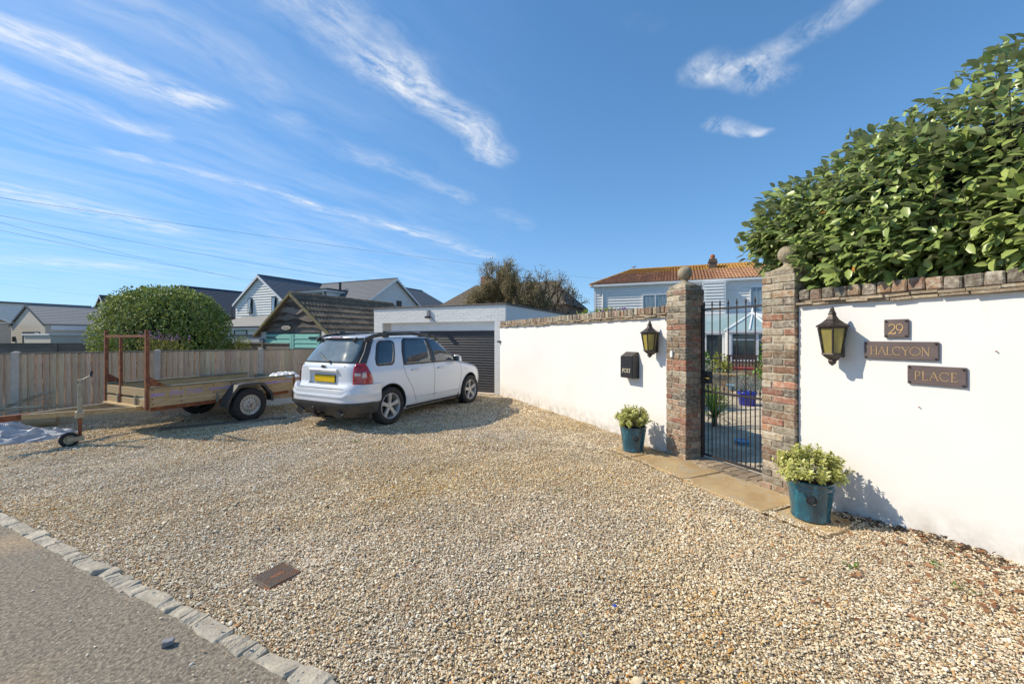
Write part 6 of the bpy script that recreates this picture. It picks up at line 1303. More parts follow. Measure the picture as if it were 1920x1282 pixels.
yh = thing('chimneyed_house', 'distant low house with olive roof and broad white chimney', 'house', (-62, 58, 0), HR); gable_block(yh, -6, 10, 0, 7, 4.2, 6.1, 'x', 'clad_white', 'verge_moss', 8, .3); MB().box(-1.2, .2, 3, 4.2, 5.6, 7.2).obj('chimney', mt['clad_white'], yh); MB().box(-1.3, .3, 2.9, 4.3, 7.2, 7.35).obj('chimney_cap', mt['slate'], yh)
sh_ = thing('gabled_house', 'small white gabled house peeking out left of the round hedge', 'house', (-49.2, 48, 0), HR); gable_block(sh_, -2.0, 2.0, 0, 7, 4.4, 6.6, 'y', 'clad_white', 'brown_tile', 8, .25)

# ---------------------------------------------------------------- the house behind the gate
MR = R(-21.9)
mh = thing('seaside_house', 'pale blue boarded house with orange pantile roof behind the gate', 'house', (5.2, 25.3, 0), MR)
LX = 11.2
MB().box(0, LX, .02, 6, 0, 4.86).obj('wall', mt['clad_blue'], mh)
clad(mh, 'cladding', 'clad_blue', lambda z: (.12, LX), .3, 4.80, .016, .17, .045)
clad(mh, 'cladding', 'clad_blue', lambda z: (0, 6), .3, 4.8, -.004, .155, .026) if False else None
MB().box(0, .12, -.03, .02, 0, 4.84).obj('corner_board', mt['white_paint'], mh)
MB().box(-.2, LX + .2, -.14, .02, 4.70, 4.84).obj('fascia', mt['white_paint'], mh); MB().box(-.22, LX + .2, -.22, -.14, 4.76, 4.87).obj('gutter', mt['white_paint'], mh)
MB().path([(.55, -.05, 4.75), (.55, -.05, 0)], .045, 8).obj('downpipe', mt['clad_blue'], mh)
ev, rg, ins = 4.86, 6.17, 2.0; m_ = MB(); a_, b_, c_, d_ = -.2, LX + .2, -.2, 6.2
m_.add([(a_, c_, ev), (b_, c_, ev), (b_, d_, ev), (a_, d_, ev), (ins, 3, rg), (LX - ins, 3, rg)], [(0, 1, 5, 4), (1, 2, 5), (2, 3, 4, 5), (3, 0, 4), (0, 3, 2, 1)]); rf = m_.obj('roof', mt['pantile'], mh)
def pantiles(A, B, C, D, nrow, pitch, lich):
    A, B, C, D = map(Vector, (A, B, C, D)); ex = (B - A).normalized(); nn = ex.cross((D - A)).normalized(); nn = nn if nn.z > 0 else -nn
    for nm, rows, mat in (('pantiles', range(0, nrow - lich), 'pantile'), ('lichened_pantiles', range(nrow - lich, nrow), 'pantile_lichen')):
        mb = MB()
        for k in rows:
            f0, f1 = k / nrow, (k + 1.12) / nrow; p0, q0 = A.lerp(D, f0), B.lerp(C, f0); p1, q1 = A.lerp(D, min(f1, 1)), B.lerp(C, min(f1, 1))
            Lr = (q0 - p0).length; n_ = max(2, int(Lr / pitch)); us = np.linspace(0, 1, n_ * 4 + 1); P = []
            for (p, q, hh) in ((p0, q0, .085), (p1, q1, .012)):
                for u in us:
                    w_ = p.lerp(q, u); ph = (w_ - A).dot(ex) / pitch; P.append(w_ + nn * (hh + .045 * math.sin(ph * 2 * math.pi) + .006 * mnoise.noise(w_ * 3)))
            for u in us: P.append(p0.lerp(q0, u) + nn * .0)
            n__ = len(us); mb.add(P, [(i, i + 1, n__ + i + 1, n__ + i) for i in range(n__ - 1)] + [(i, 2 * n__ + i, 2 * n__ + i + 1, i + 1) for i in range(n__ - 1)])
        o = mb.obj(nm, mt[mat], rf, fixn=False); o['kind'] = 'stuff'
pantiles((a_, c_, ev), (b_, c_, ev), (LX - ins, 3, rg), (ins, 3, rg), 9, .17, 3)
pantiles((a_, d_, ev), (a_, c_, ev), (ins, 3, rg), (ins, 3, rg), 9, .17, 3); pantiles((b_, c_, ev), (b_, d_, ev), (LX - ins, 3, rg), (LX - ins, 3, rg), 9, .17, 3)
def ridge(A, B, n):
    A, B = Vector(A), Vector(B)
    mb = MB()
    for k in range(n): mb.tube(A.lerp(B, k / n), A.lerp(B, (k + .97) / n), .105, .095, 10)
    o = mb.obj('ridge_tiles', mt['pantile_lichen'], rf); o['kind'] = 'stuff'
ridge((ins, 3, rg), (LX - ins, 3, rg), 22); ridge((a_, c_, ev + .02), (ins, 3, rg), 12); ridge((b_, c_, ev + .02), (LX - ins, 3, rg), 12)
ch = MB(); ch.box(6.68, 7.12, 2.0, 2.45, 5.55, 6.42); ch = ch.obj('chimney', mt['chimney'], mh); MB().box(6.64, 7.16, 1.96, 2.49, 6.2, 6.27).obj('chimney_band', mt['chimney'], ch); MB().box(6.55, 7.25, 1.7, 2.0, 5.52, 5.72).obj('flashing', mt['slate_pale'], ch); MB().lathe([(.12, 0), (.14, .2), (.10, .28), (.0001, .32)], 14, (6.9, 2.22, 6.42)).obj('chimney_pot', mt['terracotta'], ch)
win(mh, 2.9, 5.1, 3.05, 4.18, -.02, 'upvc', 'wincurtain', mull=(3.65,))
# projecting clad bay, recess and balcony screen
MB().box(6.2, 7.3, -.62, 0, 2.9, 4.58).obj('bay', mt['clad_white'], mh); clad(mh, 'bay_cladding', 'clad_blue', lambda z: (6.26, 7.22), 2.9, 4.52, -.624, .17, .045)
MB().box(6.16, 7.34, -.66, 0, 4.58, 4.66).obj('bay_roof', mt['white_paint'], mh); MB().box(7.22, 7.31, -.65, -.60, 2.9, 4.58).obj('bay_corner', mt['white_paint'], mh); MB().box(6.17, 6.26, -.65, -.60, 2.9, 4.58).obj('bay_corner', mt['white_paint'], mh)
MB().box(6.1, 11, -.75, -.01, 2.78, 2.89).obj('ledge', mt['white_paint'], mh); MB().box(6.1, 11, -.55, -.01, 0.3, 2.77).obj('lower_wall', mt['clad_white'], mh)
clad(mh, 'lower_cladding', 'clad_blue', lambda z: (6.12, 10.9), .3, 2.77, -.554, .17, .045)
win(mh, 8.55, 10.1, 2.95, 4.4, -.02, 'upvc', 'wincurtain', mull=(9.3,))
# small bird on the ridge
bird = MB(); prof_ = [(.0001, -.13), (.03, -.09), (.055, -.02), (.05, .05), (.03, .09)]; bird.lathe(prof_, 10, (0, 0, .09), 'y'); bird.lathe([(.0001, -.035), (.028, -.015), (.03, .01), (.0001, .035)], 10, (0, -.11, .17), 'y'); bird.tube((0, .05, .1), (0, .2, .08), .02, .008, 6); bird.tube((0, -.14, .165), (0, -.18, .16), .008, .002, 5)
bird.tube((.015, 0, 0), (.015, 0, .06), .005, n=4); bird.tube((-.015, 0, 0), (-.015, 0, .06), .005, n=4)
bd = bird.obj('pigeon', mt['stonegrey'], None, smooth=True); bd.location = (8.3, 27.25, 6.28); bd.rotation_euler = (0, 0, R(60)); tag(bd, 'small grey bird perched at the end of the pantile ridge', 'bird')

# conservatory
cv = thing('conservatory', 'white framed conservatory with glass hipped roof behind the gate', 'conservatory', (8.75, 16.1, 0), MR)
MB().box(-.0, 3.4, .02, .12, 0, .62).obj('dwarf_wall', mt['brick_brown'], cv); MB().box(-.0, .1, .12, 1.0, 0, .62).obj('dwarf_wall', mt['brick_brown'], cv)
for k, (xa, xb) in enumerate(((.06, .95), (.97, 1.86), (1.88, 2.77), (2.79, 3.4))): win(cv, xa, xb, .64, 1.78, .10, 'upvc', 'winglass', trans=(1.50,), fw=.055, dep=.08)
for x in (.0,): MB().box(x - .06, x + .07, -.0, .13, 0, 1.80).obj('corner_post', mt['upvc'], cv)
MB().box(-.06, -.0, .13, .98, .0, 1.80).obj('side_frame', mt['upvc'], cv)
for xa, xb in ((-.84, -.08), (-1.64, -.86), (-2.6, -1.66)): win(cv, xa, xb, .05, 1.78, 1.05, 'upvc', 'winglass', fw=.075, dep=.06)
MB().box(-2.7, .0, .93, 1.06, 1.78, 1.86).obj('eaves_beam', mt['upvc'], cv); MB().box(-.08, 3.5, -.06, .14, 1.78, 1.87).obj('eaves_beam', mt['upvc'], cv)
apx = (1.05, 1.5, 2.62)
fan = [(-.08, -.06, 1.87), (.7, -.06, 1.87), (1.45, -.06, 1.87), (2.2, -.06, 1.87), (3.5, -.06, 1.87), (3.5, 1.6, 1.87), (3.5, 4.5, 1.87)]
gl = MB()
for p, q in zip(fan[:-2], fan[1:-1]): gl.add([p, q, apx], [(0, 1, 2)])
gl.add([(-.08, -.06, 1.87), (-.08, 1.0, 1.87), apx], [(0, 2, 1)]); gl.add([(-.08, 1.0, 1.87), (-2.7, 1.0, 1.87), (-2.7, 4.6, 2.62), (1.45, 4.6, 2.62), apx], [(0, 4, 3, 2, 1)]); gl.obj('roof_glass', mt['consroof'], cv)
for p in fan[:6] + [(-.08, 1.0, 1.87)]: MB().tube(Vector(p) + Vector((0, 0, .02)), Vector(apx) + Vector((0, 0, .02)), .03, n=6).obj('rafter', mt['upvc'], cv)
for x in (-.9, -1.8): MB().tube((x, 1.0, 1.89), (x + .1, 4.6, 2.64), .028, n=6).obj('rafter', mt['upvc'], cv)
MB().tube((apx[0], apx[1], 2.64), (apx[0], 4.6, 2.64), .04, n=6).obj('ridge_bar', mt['upvc'], cv)
MB().lathe([(.07, -.02), (.05, .04), (.03, .06), (.05, .10), (.025, .15), (.012, .22), (.001, .26)], 10, (apx[0], apx[1], 2.66)).obj('finial', mt['upvc'], cv)

# garden things
bn = thing('garden_bench', 'dark wooden garden bench with red cushion before the conservatory', 'bench', (8.75, 14.9, 0), MR)
for k in range(11): MB().box(-.55 + k * .11, -.50 + k * .11, .36, .38, .42, .86).obj('back_slat', mt['bench'], bn)
MB().box(-.62, .62, .355, .40, .86, .92).obj('top_rail', mt['bench'], bn); MB().box(-.60, .60, -.05, .36, .38, .41).obj('seat', mt['bench'], bn); MB().box(-.56, .56, -.04, .33, .412, .46).obj('cushion', mt['cushion'], bn, bevel=.015)
for x in (-.6, .6):
    for y in (-.03, .36): MB().box(x - .03, x + .03, y - .03, y + .03, 0, .62 if y < 0 else .9).obj('leg', mt['bench'], bn)
    MB().box(x - .035, x + .035, -.07, .36, .62, .65).obj('armrest', mt['bench'], bn)
rbd = thing('raised_bed', 'low brick raised bed beneath the yellow green plant', 'planter', (6.9, 13.3, 0), MR)
MB().box(-1.2, .75, 0, .9, 0, .34).obj('bed_wall', mt['paver'], rbd); MB().box(-1.25, .8, -.05, .95, .34, .39).obj('coping', mt['sandstone'], rbd)
def planter(name, label, cat, X, Y, r, h, mat, foil=None):
    t = thing(name, label, cat, (X, Y, 0)); MB().lathe([(.001, 0), (r * .8, 0), (r * .84, .01), (r * .97, h * .8), (r * 1.05, h * .84), (r * 1.06, h), (r * .96, h), (r * .93, h * .9), (.001, h * .88)], 28).obj('pot', mt[mat], t, smooth=True)
    if foil:
        m_, rad, n_, s_, asp = foil; P_, N_ = ell_points([((0, 0, h + rad * .55), (rad, rad, rad * .75))], n_, rad * .8)
        S, D, U_ = leaf_frames(N_, N_ + np.array([0, 0, .3])); o = link('foliage', leaf_mesh('foliage', P_, S, D, U_, rng.uniform(.6, 1.1, len(P_)) * s_, asp, mt[m_], True), t); o['kind'] = 'stuff'
    return t
planter('blue_planter', 'bright cobalt blue planter of silvery foliage seen through the gate', 'plant pot', 5.50, 9.36, .20, .33, 'cobalt', ('leaf_grey', .27, 500, .07, .25))
planter('terracotta_pot', 'small terracotta pot with a green plant beyond the blue planter', 'plant pot', 7.35, 12.6, .15, .24, 'terracotta', ('leaf_green', .16, 160, .07, .4))
planter('pale_blue_pot', 'low pale blue pot in the garden beyond the gate', 'plant pot', 6.85, 12.2, .26, .16, 'lightblue', ('leaf_grey', .30, 300, .06, .3))
planter('blue_bowl', 'shaded blue bowl on the path just inside the gate', 'plant pot', 3.42, 5.95, .10, .07, 'lightblue')
cd = thing('spiky_cordyline', 'spiky sword leaved plant just inside the gate', 'plant', (3.62, 7.15, 0))
mb = MB()
for k in range(60):
    az, el = random.uniform(0, 6.283), random.uniform(.15, 1.45); Ln = random.uniform(.45, .70); d = Vector((math.cos(az) * math.cos(el), math.sin(az) * math.cos(el), math.sin(el))); sd_ = Vector((-math.sin(az), math.cos(az), 0)) * .015; b0 = Vector((0, 0, .14)); mid = b0 + d * Ln * .55; tip = b0 + d * Ln - Vector((0, 0, .10 * math.cos(el)))
    up = d.cross(sd_).normalized() * .004; mb.add([b0 - sd_ * .6, b0 + sd_ * .6, mid + sd_, tip, mid - sd_, mid + up], [(0, 1, 2, 5), (0, 5, 4), (5, 2, 3), (5, 3, 4)])
me = mb.mesh('leaves', mt['leaf_green'], fixn=False); ca = me.color_attributes.new('lf', 'FLOAT_COLOR', 'POINT'); v_ = np.ones((len(me.vertices), 4), np.float32); v_[:, 0] = np.repeat(rng.random(60), 6) * .7; v_[:, 1] = 0; ca.data.foreach_set('color', v_.ravel())
o = link('leaves', me, cd); o['kind'] = 'stuff'; MB().tube((0, 0, 0), (0, 0, .16), .05, .04, 10).obj('trunk', mt['trunk'], cd)
def bush(name, label, cat, ells, n, size, asp, mat, loc=(0, 0, 0), rz=0, core=None, depth=.15, simple=False, e=2.0, up=.3, grp=None, rndf=None, trunk=True, lump=0):
    t = thing(name, label, cat, loc, rz, grp); P_, N_ = ell_points(ells, n, depth, e); P_ = P_ + N_ * (lump * np.array([mnoise.noise(Vector(p) * 2.1 + Vector(loc)) + .5 * mnoise.noise(Vector(p) * 5.) for p in P_]))[:, None] if lump else P_; S, D, U_ = leaf_frames(N_, N_ * .5 + np.array([0, 0, up])); r_ = None if rndf is None else rndf(P_, N_)
    o = link('foliage', leaf_mesh('foliage', P_, S, D, U_, rng.uniform(.65, 1.15, len(P_)) * size, asp, mt[mat], simple, r_), t); o['kind'] = 'stuff'
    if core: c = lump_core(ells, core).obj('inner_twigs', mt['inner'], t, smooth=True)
    if trunk: MB().tube((ells[0][0][0], ells[0][0][1], 0), (ells[0][0][0], ells[0][0][1], ells[0][0][2]), .05, .03, 8).obj('trunk', mt['trunk'], t)
    return t
bush('green_shrub', 'bright green climbing shrub at the gate hinge side', 'shrub', [((0, 0, .6), (.30, .3, .55)), ((.1, 0, 1.15), (.22, .3, .4))], 1100, .09, .55, 'leaf_green', (7.22, 11.35, 0), depth=.3)
bush('lime_shrub', 'yellow green leafy plant on the brick raised bed', 'shrub', [((0, 0, .55), (.38, .35, .28)), ((.0, 0, .8), (.22, .22, .25))], 900, .10, .4, 'leaf_lime', (7.15, 13.75, 0), depth=.3)
bush('grey_shrub', 'pale grey leaved plant left of the garden steps', 'shrub', [((0, 0, .5), (.4, .4, .5))], 900, .07, .3, 'leaf_grey', (5.35, 11.0, 0), depth=.3)
hy_ = bush('hydrangea', 'purple flowering hydrangea poking above the white wall coping', 'shrub', [((0, 0, 1.6), (.75, .4, .62)), ((-.55, 0, 1.75), (.3, .3, .42))], 1600, .12, .6, 'leaf_lime', (2.20, 9.2, 0), depth=.3)
P_, N_ = ell_points([((.1 + .22 * k, -.1, 2.16 + .04 * math.sin(k * 2.1)), (.10, .10, .07)) for k in range(-1, 4)], 700, .03); S, D, U_ = leaf_frames(N_, N_); o = link('flower_heads', leaf_mesh('petals', P_, S, D, U_, .035, .9, mt['petal'], True), hy_); o['kind'] = 'stuff'

# ---------------------------------------------------------------- round hedge bush, flowers
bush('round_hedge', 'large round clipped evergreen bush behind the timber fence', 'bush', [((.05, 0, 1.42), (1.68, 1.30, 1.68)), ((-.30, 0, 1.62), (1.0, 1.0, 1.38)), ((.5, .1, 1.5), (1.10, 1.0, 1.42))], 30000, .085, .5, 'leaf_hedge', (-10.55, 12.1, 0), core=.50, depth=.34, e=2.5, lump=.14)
for i, (X, Y, h_) in enumerate(((-8.98, 9.95, 1.68), (-8.52, 10.0, 1.62), (-8.74, 10.0, 1.5))):
    t = thing('purple_flowers', ['clump of purple flower stalks beside the rusty post, nearer the post', 'clump of purple flower stalks before the round hedge, farther from the rusty post', 'short green clump between the two purple flower clumps'][i], 'flowers', (X, Y, 0), group='flowers behind the fence')
    Pl, Dl, st = [], [], MB()
    for k in range(70 if i < 2 else 25):
        a_ = Vector((random.gauss(0, .13), random.gauss(0, .1), .5)); b_ = Vector((a_.x * 1.3 + random.gauss(0, .05), a_.y * 2, h_ + random.gauss(0, .07) - abs(a_.x) * .3)); st.tube(a_, b_, .004, .002, 3, False)
        for j in range(14): f = random.random(); Pl.append(a_.lerp(b_, f)); Dl.append(Vector((random.gauss(0, 1), random.gauss(0, 1), random.gauss(.8, .5))).normalized())
    st.obj('stalks', mt['trunk'], t); Pl, Dl = np.array(Pl), np.array(Dl); ax = unit(rng.normal(size=(len(Pl), 3))); S = unit(np.cross(Dl, ax)); U_ = np.cross(S, Dl); f = Pl[:, 2] > h_ - .10
    o = link('leaves', leaf_mesh('leaves', Pl[~f], S[~f], Dl[~f], U_[~f], .07, .25, mt['leaf_lime'], True), t); o['kind'] = 'stuff'
    if i < 2: o = link('petals', leaf_mesh('petals', Pl[f], S[f], Dl[f], U_[f], .05, .6, mt['petal'], True), t); o['kind'] = 'stuff'
bush('yellow_shrub', 'small yellow green shrub at the right foot of the round hedge', 'shrub', [((0, 0, .9), (.5, .4, .72))], 1500, .08, .4, 'leaf_lime', (-9.0, 13.2, 0), depth=.3)

# ---------------------------------------------------------------- trees behind the garage
def tree(name, label, X, Y, H, spread, nl, seed, leafdens, zoff=0, group='trees behind the garage'):
    rnd = random.Random(seed); t = thing(name, label, 'tree', (X, Y, zoff), 0, group); wood = MB(); tips = []
    def grow(p, d, ln, r, lev):
        n = 3; q = p
        for i in range(n):
            d = (d + Vector((rnd.gauss(0, .13), rnd.gauss(0, .13), rnd.gauss(.03, .08)))).normalized(); q2 = q + d * ln / n; wood.tube(q, q2, r * (1 - .25 * i / n), r * (1 - .25 * (i + 1) / n), 5 if lev > 1 else 8, False); q = q2
            if lev >= 3: tips.append((q, d))
        if lev >= 5: return
        for k in range(3 if lev < 4 else 4):
            dd = (d * .9 + Vector((rnd.gauss(0, .55), rnd.gauss(0, .5), rnd.gauss(.12, .32)))).normalized(); grow(q, dd, ln * rnd.uniform(.62, .86), r * .62, lev + 1)
    for k in range(4):
        a_ = 6.283 * k / 4 + rnd.random(); grow(Vector((.12 * math.cos(a_), .12 * math.sin(a_), 0)), Vector((math.cos(a_) * spread, math.sin(a_) * spread * .8, 1)).normalized(), H * .30, .09, 1)
    zmax = max(q.z for q, _ in tips)
    tk = wood.obj('branches', mt['trunk'], t); tips = [q for q in tips if rnd.random() < leafdens and q[0].z > 1.5]
    sc_ = Vector((1, 1, H / zmax)); tk.scale = sc_
    Pl = np.repeat(np.array([(q.x, q.y, q.z * H / zmax) for q, _ in tips]), nl, 0); Pl = Pl + rng.normal(size=Pl.shape) * .10; D0 = np.repeat(np.array([tuple(d) for _, d in tips]), nl, 0)
    D = unit(D0 + rng.normal(size=D0.shape) * .7); ax = unit(rng.normal(size=D.shape)); S = unit(np.cross(D, ax)); U_ = np.cross(S, D)
    t.scale = (.76, 1, 1)
    o = link('crown', leaf_mesh('crown', Pl, S, D, U_, rng.uniform(.05, .10, len(Pl)), .45, mt['leaf_tree'], True), t); o['kind'] = 'stuff'; return t
tree('windswept_tree', 'dense windswept tree rising behind the garage roof', .02, 20.0, 5.35, .38, 30, 5, .95)
tree('bare_topped_tree', 'sparser twiggy tree to the side of the dense tree behind the garage', 1.85, 20.2, 4.85, .42, 9, 12, .6)

# ---------------------------------------------------------------- big glossy shrub over the plaque wall
E = [((1.42, .42, 2.76), (.42, .34, .26)), ((3.3, 1.05, 2.55), (2.05, 1.05, 1.38)), ((2.15, .80, 2.72), (1.05, .85, .86)), ((1.62, .62, 2.62), (.76, .60, .58)), ((4.9, 1.05, 2.7), (1.8, 1.1, 1.5)), ((1.85, .22, 2.35), (.30, .28, .34)), ((3.4, .45, 2.36), (1.7, .56, .42)), ((2.2, .35, 2.30), (.45, .40, .30))]
bs = thing('glossy_shrub', 'huge glossy leaved evergreen shrub overhanging the plaque wall', 'shrub', WO, WR)
P_, N_ = ell_points(E, 38000, .34); P_ = P_ + N_ * (.20 * np.array([mnoise.noise(Vector(p) * 1.9) + .6 * mnoise.noise(Vector(p) * 4.5) for p in P_]))[:, None]
k = ~((np.abs(P_[:, 0] - 1.50) < .20) & (P_[:, 1] < .25) & (P_[:, 2] < 2.60)) & (P_[:, 2] > 1.9) & (P_[:, 0] < 5.6) & ~((P_[:, 2] < 2.08) & (P_[:, 1] < .28) & (P_[:, 1] > -.04)) & ~((P_[:, 1] < -.03) & (P_[:, 2] < 2.0 + .10 * np.sin(P_[:, 0] * 9))); P_, N_ = P_[k], N_[k]
# leaves point outward and hang a little, faces to the light
D = unit(N_ * .55 + rng.normal(size=N_.shape) * .50 + np.array([-.35, -.30, -.30])); nn = unit(N_ * .6 + rng.normal(size=N_.shape) * .30 + np.array([-.25, -.3, .75])); S = unit(np.cross(D, nn)); U_ = np.cross(S, D)
size = rng.uniform(.066, .128, len(P_)); clump = np.array([mnoise.noise(Vector(p) * 2.3) for p in P_[:, :]]); rnd_ = np.clip(rng.random(len(P_)) * .75 + .25 * (clump + .5), 0, 1); rnd_ = np.where(rng.random(len(P_)) < .007, 1.0, np.minimum(rnd_, .97))
# world positions, to find the leaves nearest the viewpoint
a_, y_ = P_[:, 0], P_[:, 1]; WXY = np.stack([WO.x + a_ * _cw - y_ * _sw, WO.y + a_ * _sw + y_ * _cw, P_[:, 2]], 1); dist = np.linalg.norm(WXY - np.array([0, 0, 1.6]), axis=1)
face = np.sum(N_ * np.array([-.25, -.9, .1]), 1); score = dist - .5 * face + .4 * (WXY[:, 0] / WXY[:, 1] > 1.3); big = np.argsort(score)[:298]
mask = np.ones(len(P_), bool); mask[big] = False
o = link('foliage', leaf_mesh('foliage', P_[mask], S[mask], D[mask], U_[mask], size[mask], .50, mt['leaf_big'], False, rnd_[mask]), bs); o['kind'] = 'stuff'
lm = [leaf_mesh('leaf', np.zeros((1, 3)), np.array([[1., 0, 0]]), np.array([[0, 1., 0]]), np.array([[0, 0, 1.]]), np.array([1.]), .5, mt['leaf_big'], False, np.array([r_])) for r_ in (.15, .35, .5, .65, .8, .95)]
for i in big:
    o = link('leaf', lm[min(5, int(rnd_[i] * 6))], bs); s_ = size[i]; m3 = Matrix((S[i] * s_, D[i] * s_, U_[i] * s_)).transposed().to_4x4(); o.matrix_local = Matrix.Translation(P_[i]) @ m3
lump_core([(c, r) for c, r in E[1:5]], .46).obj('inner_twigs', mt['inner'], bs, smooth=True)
# leading shoots standing out of the top
st, Pl, Dl, Ul, Sz = MB(), [], [], [], []
cand = [i for i in range(len(P_)) if N_[i][2] > .35 or (N_[i][0] < -.5 and N_[i][2] > 0)]
for i in random.sample(cand, 80):
    p = Vector(P_[i]); d = (Vector(N_[i]) * .5 + Vector((random.gauss(-.15, .25), random.gauss(-.05, .2), .8))).normalized(); ln = random.uniform(.10, .26); q = p + d * ln; st.tube(p - d * .15, q, .005, .0025, 5)
    m_ = int(ln / .028)
    for j in range(m_):
        f = (j + .5) / m_; az = j * 2.4; side = d.orthogonal().normalized(); side = Matrix.Rotation(az, 3, d) @ side; Pl.append(p.lerp(q, f)); dd = (side * (1.1 - .6 * f) + d * (.35 + .6 * f)).normalized(); Dl.append(dd); Ul.append((d - dd * d.dot(dd)).normalized()); Sz.append(random.uniform(.075, .125) * (1.05 - .5 * f))
st.obj('shoots', mt['trunk'], bs)['kind'] = 'stuff'
Pl, Dl, Ul = map(np.array, (Pl, Dl, Ul)); o = link('shoot_leaves', leaf_mesh('shoot_leaves', Pl, unit(np.cross(Dl, Ul)), Dl, Ul, np.array(Sz), .42, mt['leaf_big'], False, rng.random(len(Pl)) * .9), bs); o['kind'] = 'stuff'
MB().tube((3.2, 1.2, 0), (3.2, 1.1, 2.4), .09, .06, 10).obj('trunk', mt['trunk'], bs)

# ---------------------------------------------------------------- leaf litter, weeds, wires
n = 420; a_ = rng.uniform(1.9, 4.4, n); yy = -np.abs(rng.gamma(1.3, .38, n)) - .03; k = rng.random(n) < np.clip((a_ - 1.8) / 1.4, .15, 1); a_, yy = a_[k], yy[k]; n = len(a_)
X, Y = WO.x + a_ * _cw - yy * _sw, WO.y + a_ * _sw + yy * _cw; P_ = np.stack([X, Y, gravel_z(X, Y) + .016], 1); N_ = unit(rng.normal(size=(n, 3)) * .25 + np.array([0, 0, 1])); D = unit(rng.normal(size=(n, 3)) * np.array([1, 1, .15])); S = unit(np.cross(D, N_)); U_ = np.cross(S, D)
o = link('leaf_litter', leaf_mesh('leaf_litter', P_, S, D, U_, rng.uniform(.025, .075, n), .42, mt['litter'], False)); tag(o, kind='stuff')
n = 160; a_ = rng.uniform(2.12, 3.1, n); yy = -np.abs(rng.normal(0, .10, n)) - .01; X, Y = WO.x + a_ * _cw - yy * _sw, WO.y + a_ * _sw + yy * _cw; P_ = np.stack([X, Y, gravel_z(X, Y) + .015], 1)
mt['darklitter'] = leafmat('dark_litter', (.05, .03, .02), (.14, .09, .05), (.1, .06, .03), rough=.8)
N_ = unit(rng.normal(size=(n, 3)) * .3 + np.array([0, 0, 1])); D = unit(rng.normal(size=(n, 3)) * np.array([1, 1, .2])); S = unit(np.cross(D, N_)); U_ = np.cross(S, D); o = link('dead_leaves', leaf_mesh('dead_leaves', P_, S, D, U_, rng.uniform(.02, .06, n), .4, mt['darklitter'], False)); tag(o, kind='stuff')
wp_ = [(2.85, -.42), (3.05, -.6), (3.35, -.35), (2.6, -.95), (3.6, -.9), (-5.2, -1.7), (-4.8, -2.2), (-5.4, -1.2), (-3.9, -1.9), (-2.4, -3.9), (.6, -2.1)]
Pl, Dl = [], []
for (a0, y0_) in wp_:
    X, Y = wl_world(a0, y0_); z_ = float(gravel_z(X, Y))
    for k in range(22): q = random.uniform(0, 6.283); Pl.append((X + random.gauss(0, .035), Y + random.gauss(0, .035), z_ + .006)); Dl.append((math.cos(q) * .8, math.sin(q) * .8, random.uniform(.2, 1)))
Pl, Dl = np.array(Pl), unit(np.array(Dl)); ax = np.tile(np.array([[0, 0, 1.]]), (len(Pl), 1)); S = unit(np.cross(Dl, ax)); U_ = np.cross(S, Dl); o = link('weeds', leaf_mesh('weeds', Pl, S, Dl, U_, rng.uniform(.02, .04, len(Pl)), .4, mt['leaf_green'], True)); tag(o, kind='stuff')
def pix(px, py, D): return Vector(((px - 960) / 750 * D, D, 1.6 - (py - 632) / 750 * D))
def wire(A, B, sag, label, r=.0055):
    cu = bpy.data.curves.new('overhead_wire', 'CURVE'); cu.dimensions = '3D'; cu.bevel_depth = r; cu.bevel_resolution = 1; sp = cu.splines.new('POLY'); n = 30; sp.points.add(n)
    for i in range(n + 1): f = i / n; p = A.lerp(B, f); sp.points[i].co = (p.x, p.y, p.z - sag * 4 * f * (1 - f), 1)
    cu.materials.append(mt['wire']); o = bpy.data.objects.new('overhead_wire', cu); COL.objects.link(o); tag(o, label, 'wire', 'overhead wires')
wire(Vector((-20, 12.5, 5.6)), Vector((9.0, 45, 8.2)), .0, 'uppermost overhead wire, running down behind the far houses') if False else None
wire(pix(-60, 362, 14), pix(1190, 529, 42), .25, 'uppermost overhead wire, reaching past the tree behind the garage')
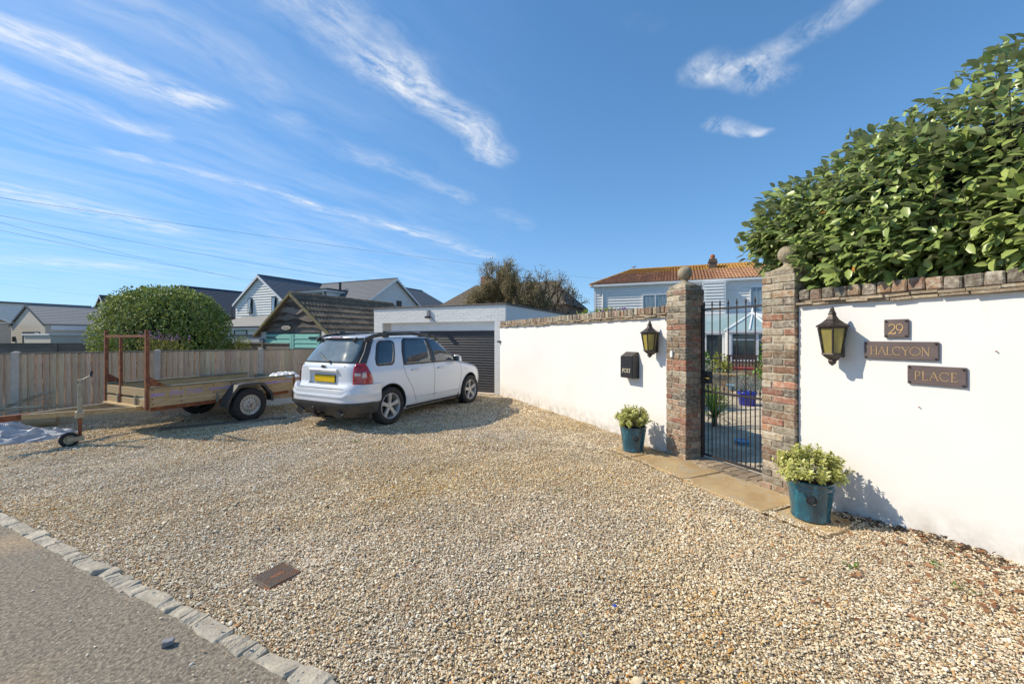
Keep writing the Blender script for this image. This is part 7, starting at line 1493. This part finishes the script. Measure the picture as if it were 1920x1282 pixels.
wire(pix(-60, 392, 15), pix(660, 522, 33), .18, 'second overhead wire from the top, ending over the white house')
wire(pix(-60, 402, 16), pix(455, 524, 33), .12, 'third overhead wire from the top, ending at the white gable')
wire(pix(-60, 419, 16), pix(485, 527, 33), .1, 'fourth overhead wire from the top, above the round hedge')
wire(pix(-60, 522, 40), pix(210, 558, 50), .1, 'lowest overhead wire, just over the outbuilding roof')
# ---------------------------------------------------------------- gutters, aerial, more planting inside the gate
MB().box(-3.65, 3.35, -1.84, -1.73, 2.33, 2.42).obj('gutter', mt['anthracite'], wh); MB().box(-2.2, 8.9, 2.0, 2.12, 4.10, 4.20).obj('gutter', mt['anthracite'], wh)
MB().box(-3.62, -3.54, -.12, -.04, .2, 4.3).obj('downpipe', mt['anthracite'], wh)
ae = MB(); ae.tube((3.4, 3.2, 7.5), (3.4, 3.2, 9.0), .03, n=5); ae.tube((2.9, 3.2, 8.8), (4.0, 3.2, 8.8), .02, n=4)
for k in range(6): ae.tube((3.0 + k * .18, 2.9, 8.8), (3.0 + k * .18, 3.5, 8.8), .014, n=4)
ae.obj('aerial', mt['stonegrey'], bh)
bush('border_shrub', 'dark green leafy shrub against the conservatory doors', 'shrub', [((0, 0, .45), (.45, .4, .45)), ((.2, 0, .8), (.25, .25, .3))], 1100, .11, .5, 'leaf_green', (6.55, 14.2, 0), depth=.3)
bush('silver_shrub', 'silvery spreading plant beside the pale blue pot', 'shrub', [((0, 0, .25), (.45, .4, .28))], 900, .06, .3, 'leaf_grey', (6.55, 11.2, 0), depth=.25)
bush('yellow_border_plant', 'low golden leaved plant on the path edge behind the spiky cordyline', 'shrub', [((0, 0, .2), (.4, .3, .25))], 700, .07, .4, 'leaf_lime', (4.55, 9.3, 0), depth=.25)
for i, (a0, z0) in enumerate(((3.02, 1.50), (2.62, 1.05))):
    nl = MB().tube((0, 0, 0), (0, -.012, .002), .003, n=6).tube((0, -.012, .002), (0, -.014, .002), .005, n=8).obj('wall_nail', mt['rust'], wall2); nl.location = (a0, 0, z0)
